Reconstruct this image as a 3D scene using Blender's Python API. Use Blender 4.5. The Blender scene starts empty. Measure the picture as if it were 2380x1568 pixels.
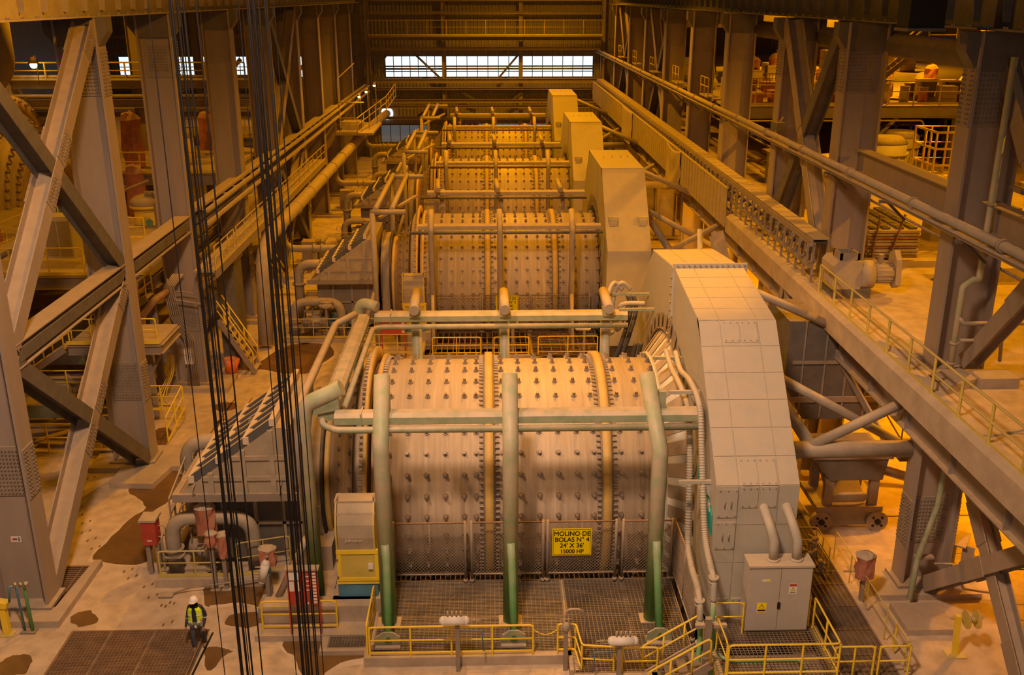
import bpy, bmesh, math, random
from mathutils import Vector, Matrix
random.seed(4)
S = bpy.context.scene
COL = S.collection
PI = math.pi
# ---------------- camera
cd = bpy.data.cameras.new('camera'); cam = bpy.data.objects.new('camera', cd); COL.objects.link(cam)
cd.sensor_width = 36.0; cd.lens = 2290.0/2380.0*36.0; cd.clip_end = 400; cd.clip_start = 0.1
cam.location = (0, 0, 18.0)
cam.rotation_euler = (math.radians(90-19.12), 0, math.radians(-1.465))
S.camera = cam
# ---------------- world and light
W = bpy.data.worlds.new('hall_air'); S.world = W; W.use_nodes = True
W.node_tree.nodes['Background'].inputs[0].default_value = (1.0, 0.52, 0.22, 1)
W.node_tree.nodes['Background'].inputs[1].default_value = 0.016
def lamp(name, loc, power, col, size=0.5, kind='POINT', target=None, spot=120):
    d = bpy.data.lights.new(name, kind); d.energy = power; d.color = col
    if kind == 'AREA': d.size = size
    else: d.shadow_soft_size = size
    if kind == 'SPOT': d.spot_size = math.radians(spot); d.spot_blend = 0.6
    o = bpy.data.objects.new(name, d); COL.objects.link(o); o.location = loc
    if target is not None:
        o.rotation_euler = (Vector(target)-Vector(loc)).to_track_quat('-Z', 'Y').to_euler()
    return o
SOD = (1.0, 0.40, 0.004); WARM = (1.0, 0.63, 0.40)
for x, y, p in ((-1, 44, 9000), (2, 64, 15000), (0, 84, 16000), (3, 103, 12000)):
    lamp('sodium_bay_and_fill', (x, y, 25), p, SOD, 0.35, 'SPOT', (x, y, 0), 125)
for x, y, p in ((27, 27, 12000), (26, 46, 12000), (30, 70, 11000), (32, 94, 11000)):
    lamp('sodium_bay_and_fill', (x, y, 22), p, SOD, 0.35, 'SPOT', (x-2, y, 0), 130)
for x, y, p in ((-25, 40, 2800), (-24, 60, 2400), (-27, 92, 4500)):
    lamp('sodium_bay_and_fill', (x, y, 21), p, SOD, 0.35, 'SPOT', (x, y, 0), 130)
for x, y, p in ((22, 33, 3800), (20, 46, 3500), (19, 62, 2500)):
    lamp('sodium_under_deck', (x, y, 6.6), p, SOD, 0.3)
lamp('sodium_bay_and_fill', (5.0, 37, 25), 13000, SOD, 0.35, 'SPOT', (4.5, 33, 0), 52)
lamp('sodium_bay_and_fill', (-6.5, 29, 20.5), 2800, SOD, 0.35, 'POINT')  # added unseen lamp, brightens the left crane girder
lamp('sodium_bay_and_fill', (8, 103, 22), 2600, SOD, 0.35, 'POINT')  # added unseen lamp, brightens the upper right of the end wall
lamp('metal_halide_high_bay', (-3, 10, 27), 25000, WARM, 1.3, 'SPOT', (-3, 28, 0), 88)
lamp('metal_halide_high_bay', (-10, 20, 22), 5500, (1.0, .62, .38), 0.5, 'SPOT', (5, 31, 3), 46)
lamp('rear_fill_light', (0, -9, 19), 1100, (1.0, .70, .52), 9, 'AREA', (0, 32, 2))  # added area light behind the camera, soft fill on the mill fronts
S.view_settings.view_transform = 'Standard'; S.view_settings.look = 'None'
S.view_settings.gamma = 1; S.view_settings.use_curve_mapping = False
S.view_settings.exposure = 0.0
# ---------------- helpers
class MB:
    """collects shapes (world coordinates) that become ONE mesh object"""
    def __init__(s): s.v = []; s.f = []; s.sm = []
    def add(s, vs, fs, smooth=False):
        n = len(s.v); s.v += [tuple(v) for v in vs]
        for f in fs: s.f.append(tuple(i+n for i in f)); s.sm.append(smooth)
        return s
    def box(s, x0, x1, y0, y1, z0, z1):
        return s.add([(x, y, z) for z in (z0, z1) for y in (y0, y1) for x in (x0, x1)],
                     [(0,2,3,1),(4,5,7,6),(0,1,5,4),(2,6,7,3),(0,4,6,2),(1,3,7,5)])
    def cbox(s, c, dx, dy, dz, rz=0, M=None):
        if M is None: M = Matrix.Rotation(rz, 3, 'Z')
        vs = [Vector(c)+M@Vector((x*dx/2, y*dy/2, z*dz/2)) for z in (-1,1) for y in (-1,1) for x in (-1,1)]
        return s.add(vs, [(0,2,3,1),(4,5,7,6),(0,1,5,4),(2,6,7,3),(0,4,6,2),(1,3,7,5)])
    def frame(s, p0, p1, up=(0,0,1)):
        p0 = Vector(p0); p1 = Vector(p1); d = (p1-p0).normalized(); u = Vector(up)
        if abs(d.dot(u)) > .98: u = Vector((1,0,0))
        side = d.cross(u).normalized(); u = side.cross(d).normalized()
        return p0, p1, d, side, u
    def bar(s, p0, p1, w, h, up=(0,0,1)):
        p0, p1, d, sd, u = s.frame(p0, p1, up)
        vs = [p+sd*a*w/2+u*b*h/2 for p in (p0, p1) for a, b in ((-1,-1),(1,-1),(1,1),(-1,1))]
        return s.add(vs, [(3,2,1,0),(4,5,6,7),(0,1,5,4),(1,2,6,5),(2,3,7,6),(3,0,4,7)])
    def sec(s, p0, p1, prof, up=(0,0,1)):
        """extrude a closed profile (side,up pairs) from p0 to p1"""
        p0, p1, d, sd, u = s.frame(p0, p1, up); n = len(prof)
        vs = [p+sd*a+u*b for p in (p0, p1) for a, b in prof]
        return s.add(vs, [tuple(range(n))[::-1], tuple(range(n, 2*n))]+[(i,(i+1)%n,(i+1)%n+n,i+n) for i in range(n)])
    def ibeam(s, p0, p1, h, w, up=(0,0,1), tf=.035, tw=.025):
        """I section: h measured along up (across the flanges), w = flange width"""
        a = w/2; b = h/2; t = tw/2
        return s.sec(p0, p1, [(-a,-b),(a,-b),(a,-b+tf),(t,-b+tf),(t,b-tf),(a,b-tf),(a,b),(-a,b),(-a,b-tf),(-t,b-tf),(-t,-b+tf),(-a,-b+tf)], up)
    def cyl(s, p0, p1, r0, r1=None, n=12, caps=True, smooth=True):
        if r1 is None: r1 = r0
        p0, p1, d, sd, u = s.frame(p0, p1)
        vs = [p+(sd*math.cos(2*PI*i/n)+u*math.sin(2*PI*i/n))*r for p, r in ((p0, r0),(p1, r1)) for i in range(n)]
        s.add(vs, [(i,(i+1)%n,(i+1)%n+n,i+n) for i in range(n)], smooth)
        if caps:
            k = len(s.v)-2*n
            s.f += [tuple(range(k, k+n))[::-1], tuple(range(k+n, k+2*n))]; s.sm += [False, False]
        return s
    def ring(s, c, axis, prof, n=48, a0=0, a1=2*PI, smooth=True, closed=True):
        """lathe: prof = (along, radius) pairs around axis through c"""
        c = Vector(c); ax = Vector(axis).normalized(); t = Vector((0,0,1)) if abs(ax.z) < .9 else Vector((1,0,0))
        e1 = ax.cross(t).normalized(); e2 = ax.cross(e1)
        full = abs(a1-a0) > 2*PI-.01; m = n if full else n+1; k = len(prof)
        vs = []
        for i in range(m):
            a = a0+(a1-a0)*i/n
            for l, r in prof: vs.append(c+ax*l+(e1*math.cos(a)+e2*math.sin(a))*r)
        fs = []
        for i in range(n):
            j = (i+1) % m
            for q in range(k if closed else k-1):
                q2 = (q+1) % k
                fs.append((i*k+q, i*k+q2, j*k+q2, j*k+q))
        return s.add(vs, fs, smooth)
    def pipe(s, pts, r, n=10, bend=0, caps=True, seg=5):
        """tube through pts; corners rounded with radius bend"""
        P = [Vector(p) for p in pts]
        if bend and len(P) > 2:
            Q = [P[0]]
            for i in range(1, len(P)-1):
                a = (P[i-1]-P[i]); b = (P[i+1]-P[i]); la = a.length; lb = b.length; a.normalize(); b.normalize()
                ang = a.angle(b)
                if ang > PI-.05: Q.append(P[i]); continue
                t = min(bend/math.tan(ang/2), la*.49, lb*.49)
                s0 = P[i]+a*t; s1 = P[i]+b*t
                for k in range(seg+1):
                    u = k/seg; Q.append((1-u)**2*s0+2*u*(1-u)*P[i]+u*u*s1)
            Q.append(P[-1]); P = Q
        m = len(P); vs = []; prev = None
        for i in range(m):
            d = ((P[i]-P[i-1]).normalized() if i else Vector()) + ((P[i+1]-P[i]).normalized() if i < m-1 else Vector())
            d.normalize()
            if prev is None:
                t = Vector((0,0,1)) if abs(d.z) < .9 else Vector((1,0,0)); e1 = d.cross(t).normalized()
            else:
                e1 = (prev-d*prev.dot(d)).normalized()
            prev = e1; e2 = d.cross(e1)
            sc = 1.0
            if 0 < i < m-1:
                c = (P[i]-P[i-1]).normalized().dot((P[i+1]-P[i]).normalized()); sc = min(1.5, 1/max(.5, math.sqrt((1+c)/2)))
            if sc > 1.02 and 0 < i < m-1:
                nrm = (P[i]-P[i-1]).normalized()-(P[i+1]-P[i]).normalized(); nrm.normalize()
            else: nrm = None
            for k in range(n):
                w = e1*math.cos(2*PI*k/n)+e2*math.sin(2*PI*k/n)
                if nrm is not None: w = w+nrm*(w.dot(nrm)*(sc-1))
                vs.append(P[i]+w*r)
        s.add(vs, [(i*n+k, i*n+(k+1)%n, (i+1)*n+(k+1)%n, (i+1)*n+k) for i in range(m-1) for k in range(n)], True)
        if caps:
            b = len(s.v)-m*n
            s.f += [tuple(range(b, b+n))[::-1], tuple(range(b+(m-1)*n, b+m*n))]; s.sm += [False, False]
        return s
    def prism(s, poly, axis, a, b):
        """poly = 2D points in the two other axes (in order xyz without axis), extruded a..b along axis"""
        n = len(poly)
        def mk(t, p): return (t,p[0],p[1]) if axis == 'x' else ((p[0],t,p[1]) if axis == 'y' else (p[0],p[1],t))
        return s.add([mk(a,p) for p in poly]+[mk(b,p) for p in poly],
                     [tuple(range(n)), tuple(range(n,2*n))[::-1]]+[(i,i+n,(i+1)%n+n,(i+1)%n) for i in range(n)])
    def sphere(s, c, r, n=10, m=6, sx=1, sy=1, sz=1):
        vs = [(c[0]+sx*r*math.sin(PI*i/m)*math.cos(2*PI*k/n), c[1]+sy*r*math.sin(PI*i/m)*math.sin(2*PI*k/n), c[2]+sz*r*math.cos(PI*i/m)) for i in range(1, m) for k in range(n)]
        vs += [(c[0],c[1],c[2]+sz*r),(c[0],c[1],c[2]-sz*r)]
        fs = [(i*n+k,(i+1)*n+k,(i+1)*n+(k+1)%n,i*n+(k+1)%n) for i in range(m-2) for k in range(n)]
        fs += [((m-1)*n, k, (k+1)%n) for k in range(n)]+[((m-1)*n+1, (m-2)*n+(k+1)%n, (m-2)*n+k) for k in range(n)]
        return s.add(vs, fs, True)
    def mesh(s, name, mat, org):
        me = bpy.data.meshes.new(name); o = Vector(org)
        me.from_pydata([(v[0]-o.x, v[1]-o.y, v[2]-o.z) for v in s.v], [], s.f)
        me.polygons.foreach_set('use_smooth', s.sm)
        bm = bmesh.new(); bm.from_mesh(me); bmesh.ops.recalc_face_normals(bm, faces=bm.faces); bm.to_mesh(me); bm.free()
        me.materials.append(mat); me.update(); return me
def org_of(p):
    v = Vector((0,0,0))
    while p is not None: v = v+p.location; p = p.parent
    return v
def part(name, mb, mat, parent, label=None, kind=None, at=None):
    """one mesh object, child of parent; at = own origin (world)"""
    po = org_of(parent); og = Vector(at) if at is not None else po
    o = bpy.data.objects.new(name, mb.mesh(name, mat, og)); COL.objects.link(o); o.parent = parent; o.location = og-po
    if label: o['label'] = label
    if kind: o['kind'] = kind
    return o
def dup(o, parent, d):
    c = o.copy(); COL.objects.link(c); c.parent = parent; c.location = o.location+Vector(d); return c
def thing(name, loc, label, cat, group=None):
    o = bpy.data.objects.new(name, None); COL.objects.link(o); o.location = loc; o.empty_display_size = .2
    o['label'] = label; o['category'] = cat
    if group: o['group'] = group
    return o
def solo(name, mb, mat, label, cat, group=None, kind=None):
    xs = [v[0] for v in mb.v]; ys = [v[1] for v in mb.v]; zs = [v[2] for v in mb.v]
    og = ((min(xs)+max(xs))/2, (min(ys)+max(ys))/2, min(zs))
    o = bpy.data.objects.new(name, mb.mesh(name, mat, og)); COL.objects.link(o); o.location = og
    o['label'] = label; o['category'] = cat
    if group: o['group'] = group
    if kind: o['kind'] = kind
    return o
def struct(name, mb, mat, parent=None, label=None):
    o = bpy.data.objects.new(name, mb.mesh(name, mat, (0,0,0) if parent is None else org_of(parent))); COL.objects.link(o)
    if parent is None: o['kind'] = 'structure'
    else: o.parent = parent
    if label: o['label'] = label
    return o
def tree(o, parent, off, label=None):
    c = o.copy(); COL.objects.link(c); c.parent = parent
    if parent is None: c.location = o.location+Vector(off)
    if label: c['label'] = label
    for ch in [k for k in bpy.data.objects if k.parent == o]: tree(ch, c, off)
    return c
# ---------------- materials
def mat(name, col, rough=.7, dust=0.0, side=.16, dcol=(.50,.38,.24), metal=0.0, var=.25, scale=1.5, streak=None, bump=.0, spec=.3, zdust=None):
    m = bpy.data.materials.new(name); m.use_nodes = True; nt = m.node_tree; N = nt.nodes; L = nt.links
    b = N['Principled BSDF']; b.inputs['Roughness'].default_value = rough; b.inputs['Metallic'].default_value = metal
    b.inputs['Specular IOR Level'].default_value = spec
    tc = N.new('ShaderNodeNewGeometry'); mp = N.new('ShaderNodeMapping'); mp.vector_type = 'POINT'
    L.new(tc.outputs['Position'], mp.inputs[0])
    if streak: mp.inputs['Scale'].default_value = streak
    nz = N.new('ShaderNodeTexNoise'); nz.inputs['Scale'].default_value = scale; nz.inputs['Detail'].default_value = 6; nz.inputs['Roughness'].default_value = .65
    L.new(mp.outputs[0], nz.inputs['Vector'])
    cr = N.new('ShaderNodeValToRGB'); e = cr.color_ramp.elements
    lo = [c*(1-var) for c in col]; hi = [min(1, c*(1+var)) for c in col]
    e[0].position = .3; e[0].color = (*lo, 1); e[1].position = .7; e[1].color = (*hi, 1)
    L.new(nz.outputs['Fac'], cr.inputs[0]); out = cr.outputs[0]
    if dust > 0 or zdust:
        sp = N.new('ShaderNodeSeparateXYZ'); L.new(tc.outputs['Normal'], sp.inputs[0])
        r = N.new('ShaderNodeMapRange'); r.inputs[1].default_value = .15; r.inputs[2].default_value = .75; r.inputs[3].default_value = dust*side; r.inputs[4].default_value = dust
        L.new(sp.outputs[2], r.inputs[0]); fac = r.outputs[0]
        if zdust:
            s2 = N.new('ShaderNodeSeparateXYZ'); L.new(tc.outputs['Position'], s2.inputs[0])
            r2 = N.new('ShaderNodeMapRange'); r2.inputs[1].default_value = zdust[0]; r2.inputs[2].default_value = zdust[1]; r2.inputs[3].default_value = 0; r2.inputs[4].default_value = zdust[2]
            L.new(s2.outputs[2], r2.inputs[0])
            mx = N.new('ShaderNodeMath'); mx.operation = 'MAXIMUM'; L.new(fac, mx.inputs[0]); L.new(r2.outputs[0], mx.inputs[1]); fac = mx.outputs[0]
        n2 = N.new('ShaderNodeTexNoise'); n2.inputs['Scale'].default_value = 3.0; n2.inputs['Detail'].default_value = 5
        L.new(tc.outputs['Position'], n2.inputs['Vector'])
        r3 = N.new('ShaderNodeMapRange'); r3.inputs[1].default_value = .35; r3.inputs[2].default_value = .6; r3.inputs[3].default_value = .7; r3.inputs[4].default_value = 1
        L.new(n2.outputs['Fac'], r3.inputs[0])
        mu = N.new('ShaderNodeMath'); mu.operation = 'MULTIPLY'; L.new(fac, mu.inputs[0]); L.new(r3.outputs[0], mu.inputs[1])
        mi = N.new('ShaderNodeMixRGB'); L.new(mu.outputs[0], mi.inputs[0]); L.new(out, mi.inputs[1]); mi.inputs[2].default_value = (*dcol, 1); out = mi.outputs[0]
    L.new(out, b.inputs['Base Color'])
    if bump:
        bp = N.new('ShaderNodeBump'); bp.inputs['Strength'].default_value = bump; bp.inputs['Distance'].default_value = .03
        n3 = N.new('ShaderNodeTexNoise'); n3.inputs['Scale'].default_value = scale*8; n3.inputs['Detail'].default_value = 4
        L.new(tc.outputs['Position'], n3.inputs['Vector']); L.new(n3.outputs['Fac'], bp.inputs['Height']); L.new(bp.outputs[0], b.inputs['Normal'])
    return m
def emis(name, col, st):
    m = bpy.data.materials.new(name); m.use_nodes = True; b = m.node_tree.nodes['Principled BSDF']
    b.inputs['Base Color'].default_value = (*col, 1); b.inputs['Emission Color'].default_value = (*col, 1); b.inputs['Emission Strength'].default_value = st
    return m
DUST = (.58,.44,.29)
M = dict(
 steel=mat('painted_grey_steel', (.25,.21,.18), .6, .7, dcol=DUST, var=.12),
 column=mat('column_grey_steel', (.30,.245,.21), .55, .65, dcol=DUST, var=.12, streak=(1,1,.15), bump=.05),
 dark=mat('dark_steel', (.10,.095,.09), .6, .5, dcol=DUST, var=.2),
 hood=mat('beige_hood_paint', (.40,.385,.335), .6, .8, side=.2, dcol=(.54,.43,.31), var=.06, bump=.08),
 shell=mat('mill_shell_steel', (.52,.42,.32), .5, .45, dcol=(.62,.47,.30), var=.3, scale=1.2, streak=(6,.35,.35), bump=.05),
 flange=mat('ochre_flange', (.62,.42,.12), .6, .3, dcol=DUST, var=.15),
 bolt=mat('bolt_steel', (.24,.20,.17), .45, .4, dcol=DUST, metal=.2),
 green=mat('green_pipe_paint', (.03,.36,.09), .45, .85, dcol=(.50,.42,.31), side=.3, var=.15, zdust=(.3,4.0,.97)),
 greenb=mat('green_beam_paint', (.05,.22,.10), .5, .97, side=.55, dcol=(.58,.45,.33), var=.15),
 pipe=mat('dusty_pipe', (.31,.275,.225), .6, .85, dcol=DUST, var=.15),
 yellow=mat('yellow_rail_paint', (.85,.62,.03), .5, .3, dcol=(.62,.44,.24), var=.1),
 yellowd=mat('dusty_yellow_paint', (.58,.46,.08), .6, .6, dcol=DUST, var=.15),
 red=mat('red_paint', (.42,.03,.02), .6, .55, dcol=DUST, var=.15),
 tarp=mat('red_cover_tarp', (.36,.05,.03), .8, .9, side=.4, dcol=(.60,.44,.28), var=.35, scale=3),
 orange=mat('orange_plastic', (.75,.16,.03), .6, .3, dcol=DUST),
 white=mat('white_enamel', (.75,.73,.70), .5, .3, dcol=DUST, var=.05),
 concrete=mat('concrete', (.42,.34,.26), .85, .3, dcol=DUST, var=.2, scale=1.2, bump=.2),
 pit=mat('wet_concrete_and_pit_shade', (.10,.075,.05), .7, .1, dcol=DUST, var=.4),
 clad=mat('wall_cladding', (.40,.35,.28), .6, .2, dcol=DUST, var=.1),
 cable=mat('black_wire_rope', (.012,.010,.010), .5, 0, var=.2),
 duct=mat('tan_painted_plate', (.37,.31,.23), .7, .6, dcol=DUST, var=.15),
 grate=mat('galvanised_grating', (.17,.135,.10), .6, .22, dcol=DUST, var=.3),
 gratd=mat('rusty_grating', (.17,.10,.06), .7, .4, dcol=(.45,.30,.18), var=.3),
 rubber=mat('black_rubber', (.03,.03,.03), .7, .3, dcol=DUST),
 blue=mat('blue_paint', (.07,.22,.34), .5, .3, dcol=DUST),
 cabinet=mat('cabinet_steel', (.45,.42,.38), .5, .9, dcol=(.60,.46,.30), var=.06, bump=.04),
 teal=mat('teal_plate', (.02,.38,.36), .5, 0, var=.03),
 signy=mat('sign_yellow', (1.0,.78,.0), .5, 0, var=.03),
 black=mat('black_paint', (.015,.015,.012), .6, 0, var=.1),
 copper=mat('rust_red_pipe', (.24,.13,.08), .6, .5, dcol=DUST),
 tank=mat('green_tank_paint', (.16,.38,.27), .5, .4, dcol=DUST),
 pale=mat('pale_dusty_plate', (.66,.55,.42), .8, .6, dcol=(.68,.55,.40), var=.06), webshade=mat('shaded_bare_web', (.10,.10,.11), .6, .1, dcol=DUST), cone=mat('pale_cone_paint', (.62,.62,.56), .6, .4, dcol=DUST, var=.05),
 day=emis('daylit_glazing', (.78,.93,1.0), 1.15),
 daydim=emis('daylit_louvre', (.30,.44,.52), .22),
 daygreen=emis('daylit_green_glazing', (.45,.62,.50), .30),
 bulb=emis('sodium_bulb', (1,.62,.25), 25),
)
# floor: dusty concrete with wet stains
def floor_mat(name, wet=True, base=(.58,.455,.33)):
    m = mat(name, base, .85, 0, var=.16, scale=.45, bump=.12); nt = m.node_tree; N = nt.nodes; L = nt.links; b = N['Principled BSDF']
    src = b.inputs['Base Color'].links[0].from_socket
    g = N.new('ShaderNodeNewGeometry')
    n = N.new('ShaderNodeTexNoise'); n.inputs['Scale'].default_value = .33; n.inputs['Detail'].default_value = 5; n.inputs['Distortion'].default_value = .6
    L.new(g.outputs['Position'], n.inputs['Vector'])
    r = N.new('ShaderNodeValToRGB'); r.color_ramp.elements[0].position = .575 if wet else .66; r.color_ramp.elements[1].position = .60 if wet else .80
    L.new(n.outputs['Fac'], r.inputs[0])
    mx = N.new('ShaderNodeMixRGB'); L.new(r.outputs[0], mx.inputs[0]); L.new(src, mx.inputs[1]); mx.inputs[2].default_value = (.20,.12,.055,1) if wet else (.36,.25,.15,1)
    n2 = N.new('ShaderNodeTexNoise'); n2.inputs['Scale'].default_value = 2.2; n2.inputs['Detail'].default_value = 6; L.new(g.outputs['Position'], n2.inputs['Vector'])
    r2 = N.new('ShaderNodeValToRGB'); r2.color_ramp.elements[0].position = .25; r2.color_ramp.elements[0].color = (.72,.70,.68,1); r2.color_ramp.elements[1].position = .6
    L.new(n2.outputs['Fac'], r2.inputs[0])
    m2 = N.new('ShaderNodeMixRGB'); m2.blend_type = 'MULTIPLY'; m2.inputs[0].default_value = 1; L.new(mx.outputs[0], m2.inputs[1]); L.new(r2.outputs[0], m2.inputs[2])
    L.new(m2.outputs[0], b.inputs['Base Color'])
    rr = N.new('ShaderNodeMapRange'); rr.inputs[3].default_value = .85; rr.inputs[4].default_value = .45; L.new(r.outputs[0], rr.inputs[0]); L.new(rr.outputs[0], b.inputs['Roughness'])
    return m
M['floor'] = floor_mat('dusty_floor_concrete', False); M['deck'] = floor_mat('deck_concrete', False, (.55,.42,.29))
M['wet'] = mat('wet_slurry_stain', (.17,.095,.035), .42, 0, var=.25, scale=.8)
M['residue'] = mat('dried_residue', (.62,.50,.38), .9, 0, var=.12, scale=2)
M['footprint'] = mat('damp_footprint', (.22,.13,.06), .6, 0)
# corrugated cladding bump by x/y position
def clad_mat(name, col, ax):
    m = mat(name, col, .55, .1, dcol=DUST, var=.12); nt = m.node_tree; N = nt.nodes; L = nt.links; b = N['Principled BSDF']
    return m
M['cladx'] = clad_mat('cladding_sheet', (.27,.23,.17), 0)
# ---------------- generic builders
def rail(name, pts, label, m='yellow', h=1.07, r=.024, cat='handrail', spacing=1.4, toe=True, loop=True, group=None, toem=None):
    """tubular guard rail along floor points: top_rail, mid_rail, posts, toe_board"""
    P = [Vector(p) for p in pts]; t = thing(name, P[0], label, cat, group)
    up = Vector((0,0,h))
    if loop:
        part('top_rail', MB().pipe([P[0]+Vector((0,0,.12))]+[P[0]+up]+[p+up for p in P[1:-1]]+[P[-1]+up]+[P[-1]+Vector((0,0,.12))], r, 6, .12, seg=3), M[m], t)
    else:
        part('top_rail', MB().pipe([p+up for p in P], r, 6, .1, seg=3), M[m], t)
    part('mid_rail', MB().pipe([p+up*.55 for p in P], r*.85, 6, .08, seg=2), M[m], t)
    if toe:
        b = MB()
        for a, c in zip(P[:-1], P[1:]): b.bar(a+Vector((0,0,.07)), c+Vector((0,0,.07)), .012, .12)
        part('toe_board', b, M[toem or m], t)
    pm = None
    for i, (a, c) in enumerate(zip(P[:-1], P[1:])):
        L = (c-a).length; n = max(1, round(L/spacing))
        for k in range(n+1):
            if i and k == 0: continue
            p = a.lerp(c, k/n)
            if pm is None: pm = part('post', MB().cyl(p, p+up, r*1.05, n=6, caps=False), M[m], t, at=p)
            else: dup(pm, t, p-P[0]-pm.location)
    return t
def grating(name, x0, x1, y0, y1, z, label, m='grate', bar='y', sp=.15, cross=.6, t=.016, frame=True, rim=None, ct=None):
    g = thing(name, ((x0+x1)/2, (y0+y1)/2, z-.05), label, 'grating')
    b = MB(); c = MB()
    def run(mb, ax, s, w, zz, hh):
        if ax == 'y':
            n = int((x1-x0)/s)
            for i in range(n+1):
                x = x0+s*i; mb.box(x-w/2, x+w/2, y0, y1, zz-hh, zz)
        else:
            n = int((y1-y0)/s)
            for i in range(n+1):
                y = y0+s*i; mb.box(x0, x1, y-w/2, y+w/2, zz-hh, zz)
    run(b, bar, sp, t, z, .04); run(c, 'x' if bar == 'y' else 'y', cross, ct or t, z-.006, .02)
    part('bearing_bars', b, M[m], g, kind='stuff'); part('cross_rods', c, M[m], g, kind='stuff')
    if frame:
        f = MB()
        for a in ((x0-.04,x1+.04,y0-.04,y0),(x0-.04,x1+.04,y1,y1+.04),(x0-.04,x0,y0,y1),(x1,x1+.04,y0,y1)): f.box(a[0],a[1],a[2],a[3],z-.06,z+.005)
        part('edge_frame', f, M[rim or m], g)
    return g
def text(body, size, loc, rot, m, parent, name='lettering', ext=.004, sx=1.0, align='CENTER', bold=0.0):
    cu = bpy.data.curves.new(name, 'FONT'); cu.body = body; cu.size = size; cu.extrude = ext; cu.align_x = align; cu.align_y = 'CENTER'; cu.offset = 0
    o = bpy.data.objects.new(name, cu); COL.objects.link(o)
    bpy.context.view_layer.update()
    me = bpy.data.meshes.new_from_object(o.evaluated_get(bpy.context.evaluated_depsgraph_get())); me.materials.clear(); me.materials.append(m)
    COL.objects.unlink(o); bpy.data.objects.remove(o)
    q = bpy.data.objects.new(name, me); COL.objects.link(q); q.parent = parent; q.location = Vector(loc)-org_of(parent); q.rotation_euler = rot; q.scale = (sx, 1, 1)
    return q
# ================= SETTING =================
MY = (31.7, 56.4, 77.0, 97.6)          # the four mill axes
def floor_rects():
    holes = []
    for y in MY: holes.append((-3.4, 8.75, y-8.0, y-4.3)); holes.append((-5.0, 8.75, y-4.3, y+4.6))
    xs = sorted({-60, 50, -5.0, -3.4, 8.75}); ys = sorted({4.0, 118.0} | {h[2] for h in holes} | {h[3] for h in holes})
    b = MB()
    for x0, x1 in zip(xs[:-1], xs[1:]):
        for y0, y1 in zip(ys[:-1], ys[1:]):
            cx, cy = (x0+x1)/2, (y0+y1)/2
            if any(h[0] < cx < h[1] and h[2] < cy < h[3] for h in holes): continue
            b.box(x0, x1, y0, y1, -.4, 0)
    return b, holes
fb, holes = floor_rects()
FLOOR = struct('floor', fb, M['floor'])
b = MB()
for x0, x1, y0, y1 in holes:
    b.box(x0, x1, y0, y1, -4.2, -4.0)
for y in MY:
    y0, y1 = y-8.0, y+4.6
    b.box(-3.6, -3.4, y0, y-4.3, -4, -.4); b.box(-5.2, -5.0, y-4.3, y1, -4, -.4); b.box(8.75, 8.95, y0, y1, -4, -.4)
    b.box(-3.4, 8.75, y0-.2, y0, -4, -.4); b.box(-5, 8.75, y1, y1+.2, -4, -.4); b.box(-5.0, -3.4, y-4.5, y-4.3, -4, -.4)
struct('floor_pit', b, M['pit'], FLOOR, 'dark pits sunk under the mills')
def blob(pts, k=3):
    out = []; n = len(pts)
    for i in range(n):
        p0, p1, p2, p3 = (pts[(i+j-1) % n] for j in range(4))
        for s in range(k):
            t = s/k
            out.append(tuple(.5*((2*p1[a])+(-p0[a]+p2[a])*t+(2*p0[a]-5*p1[a]+4*p2[a]-p3[a])*t*t+(-p0[a]+3*p1[a]-3*p2[a]+p3[a])*t**3) + random.uniform(-.04,.04) for a in (0,1)))
    return out
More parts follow.
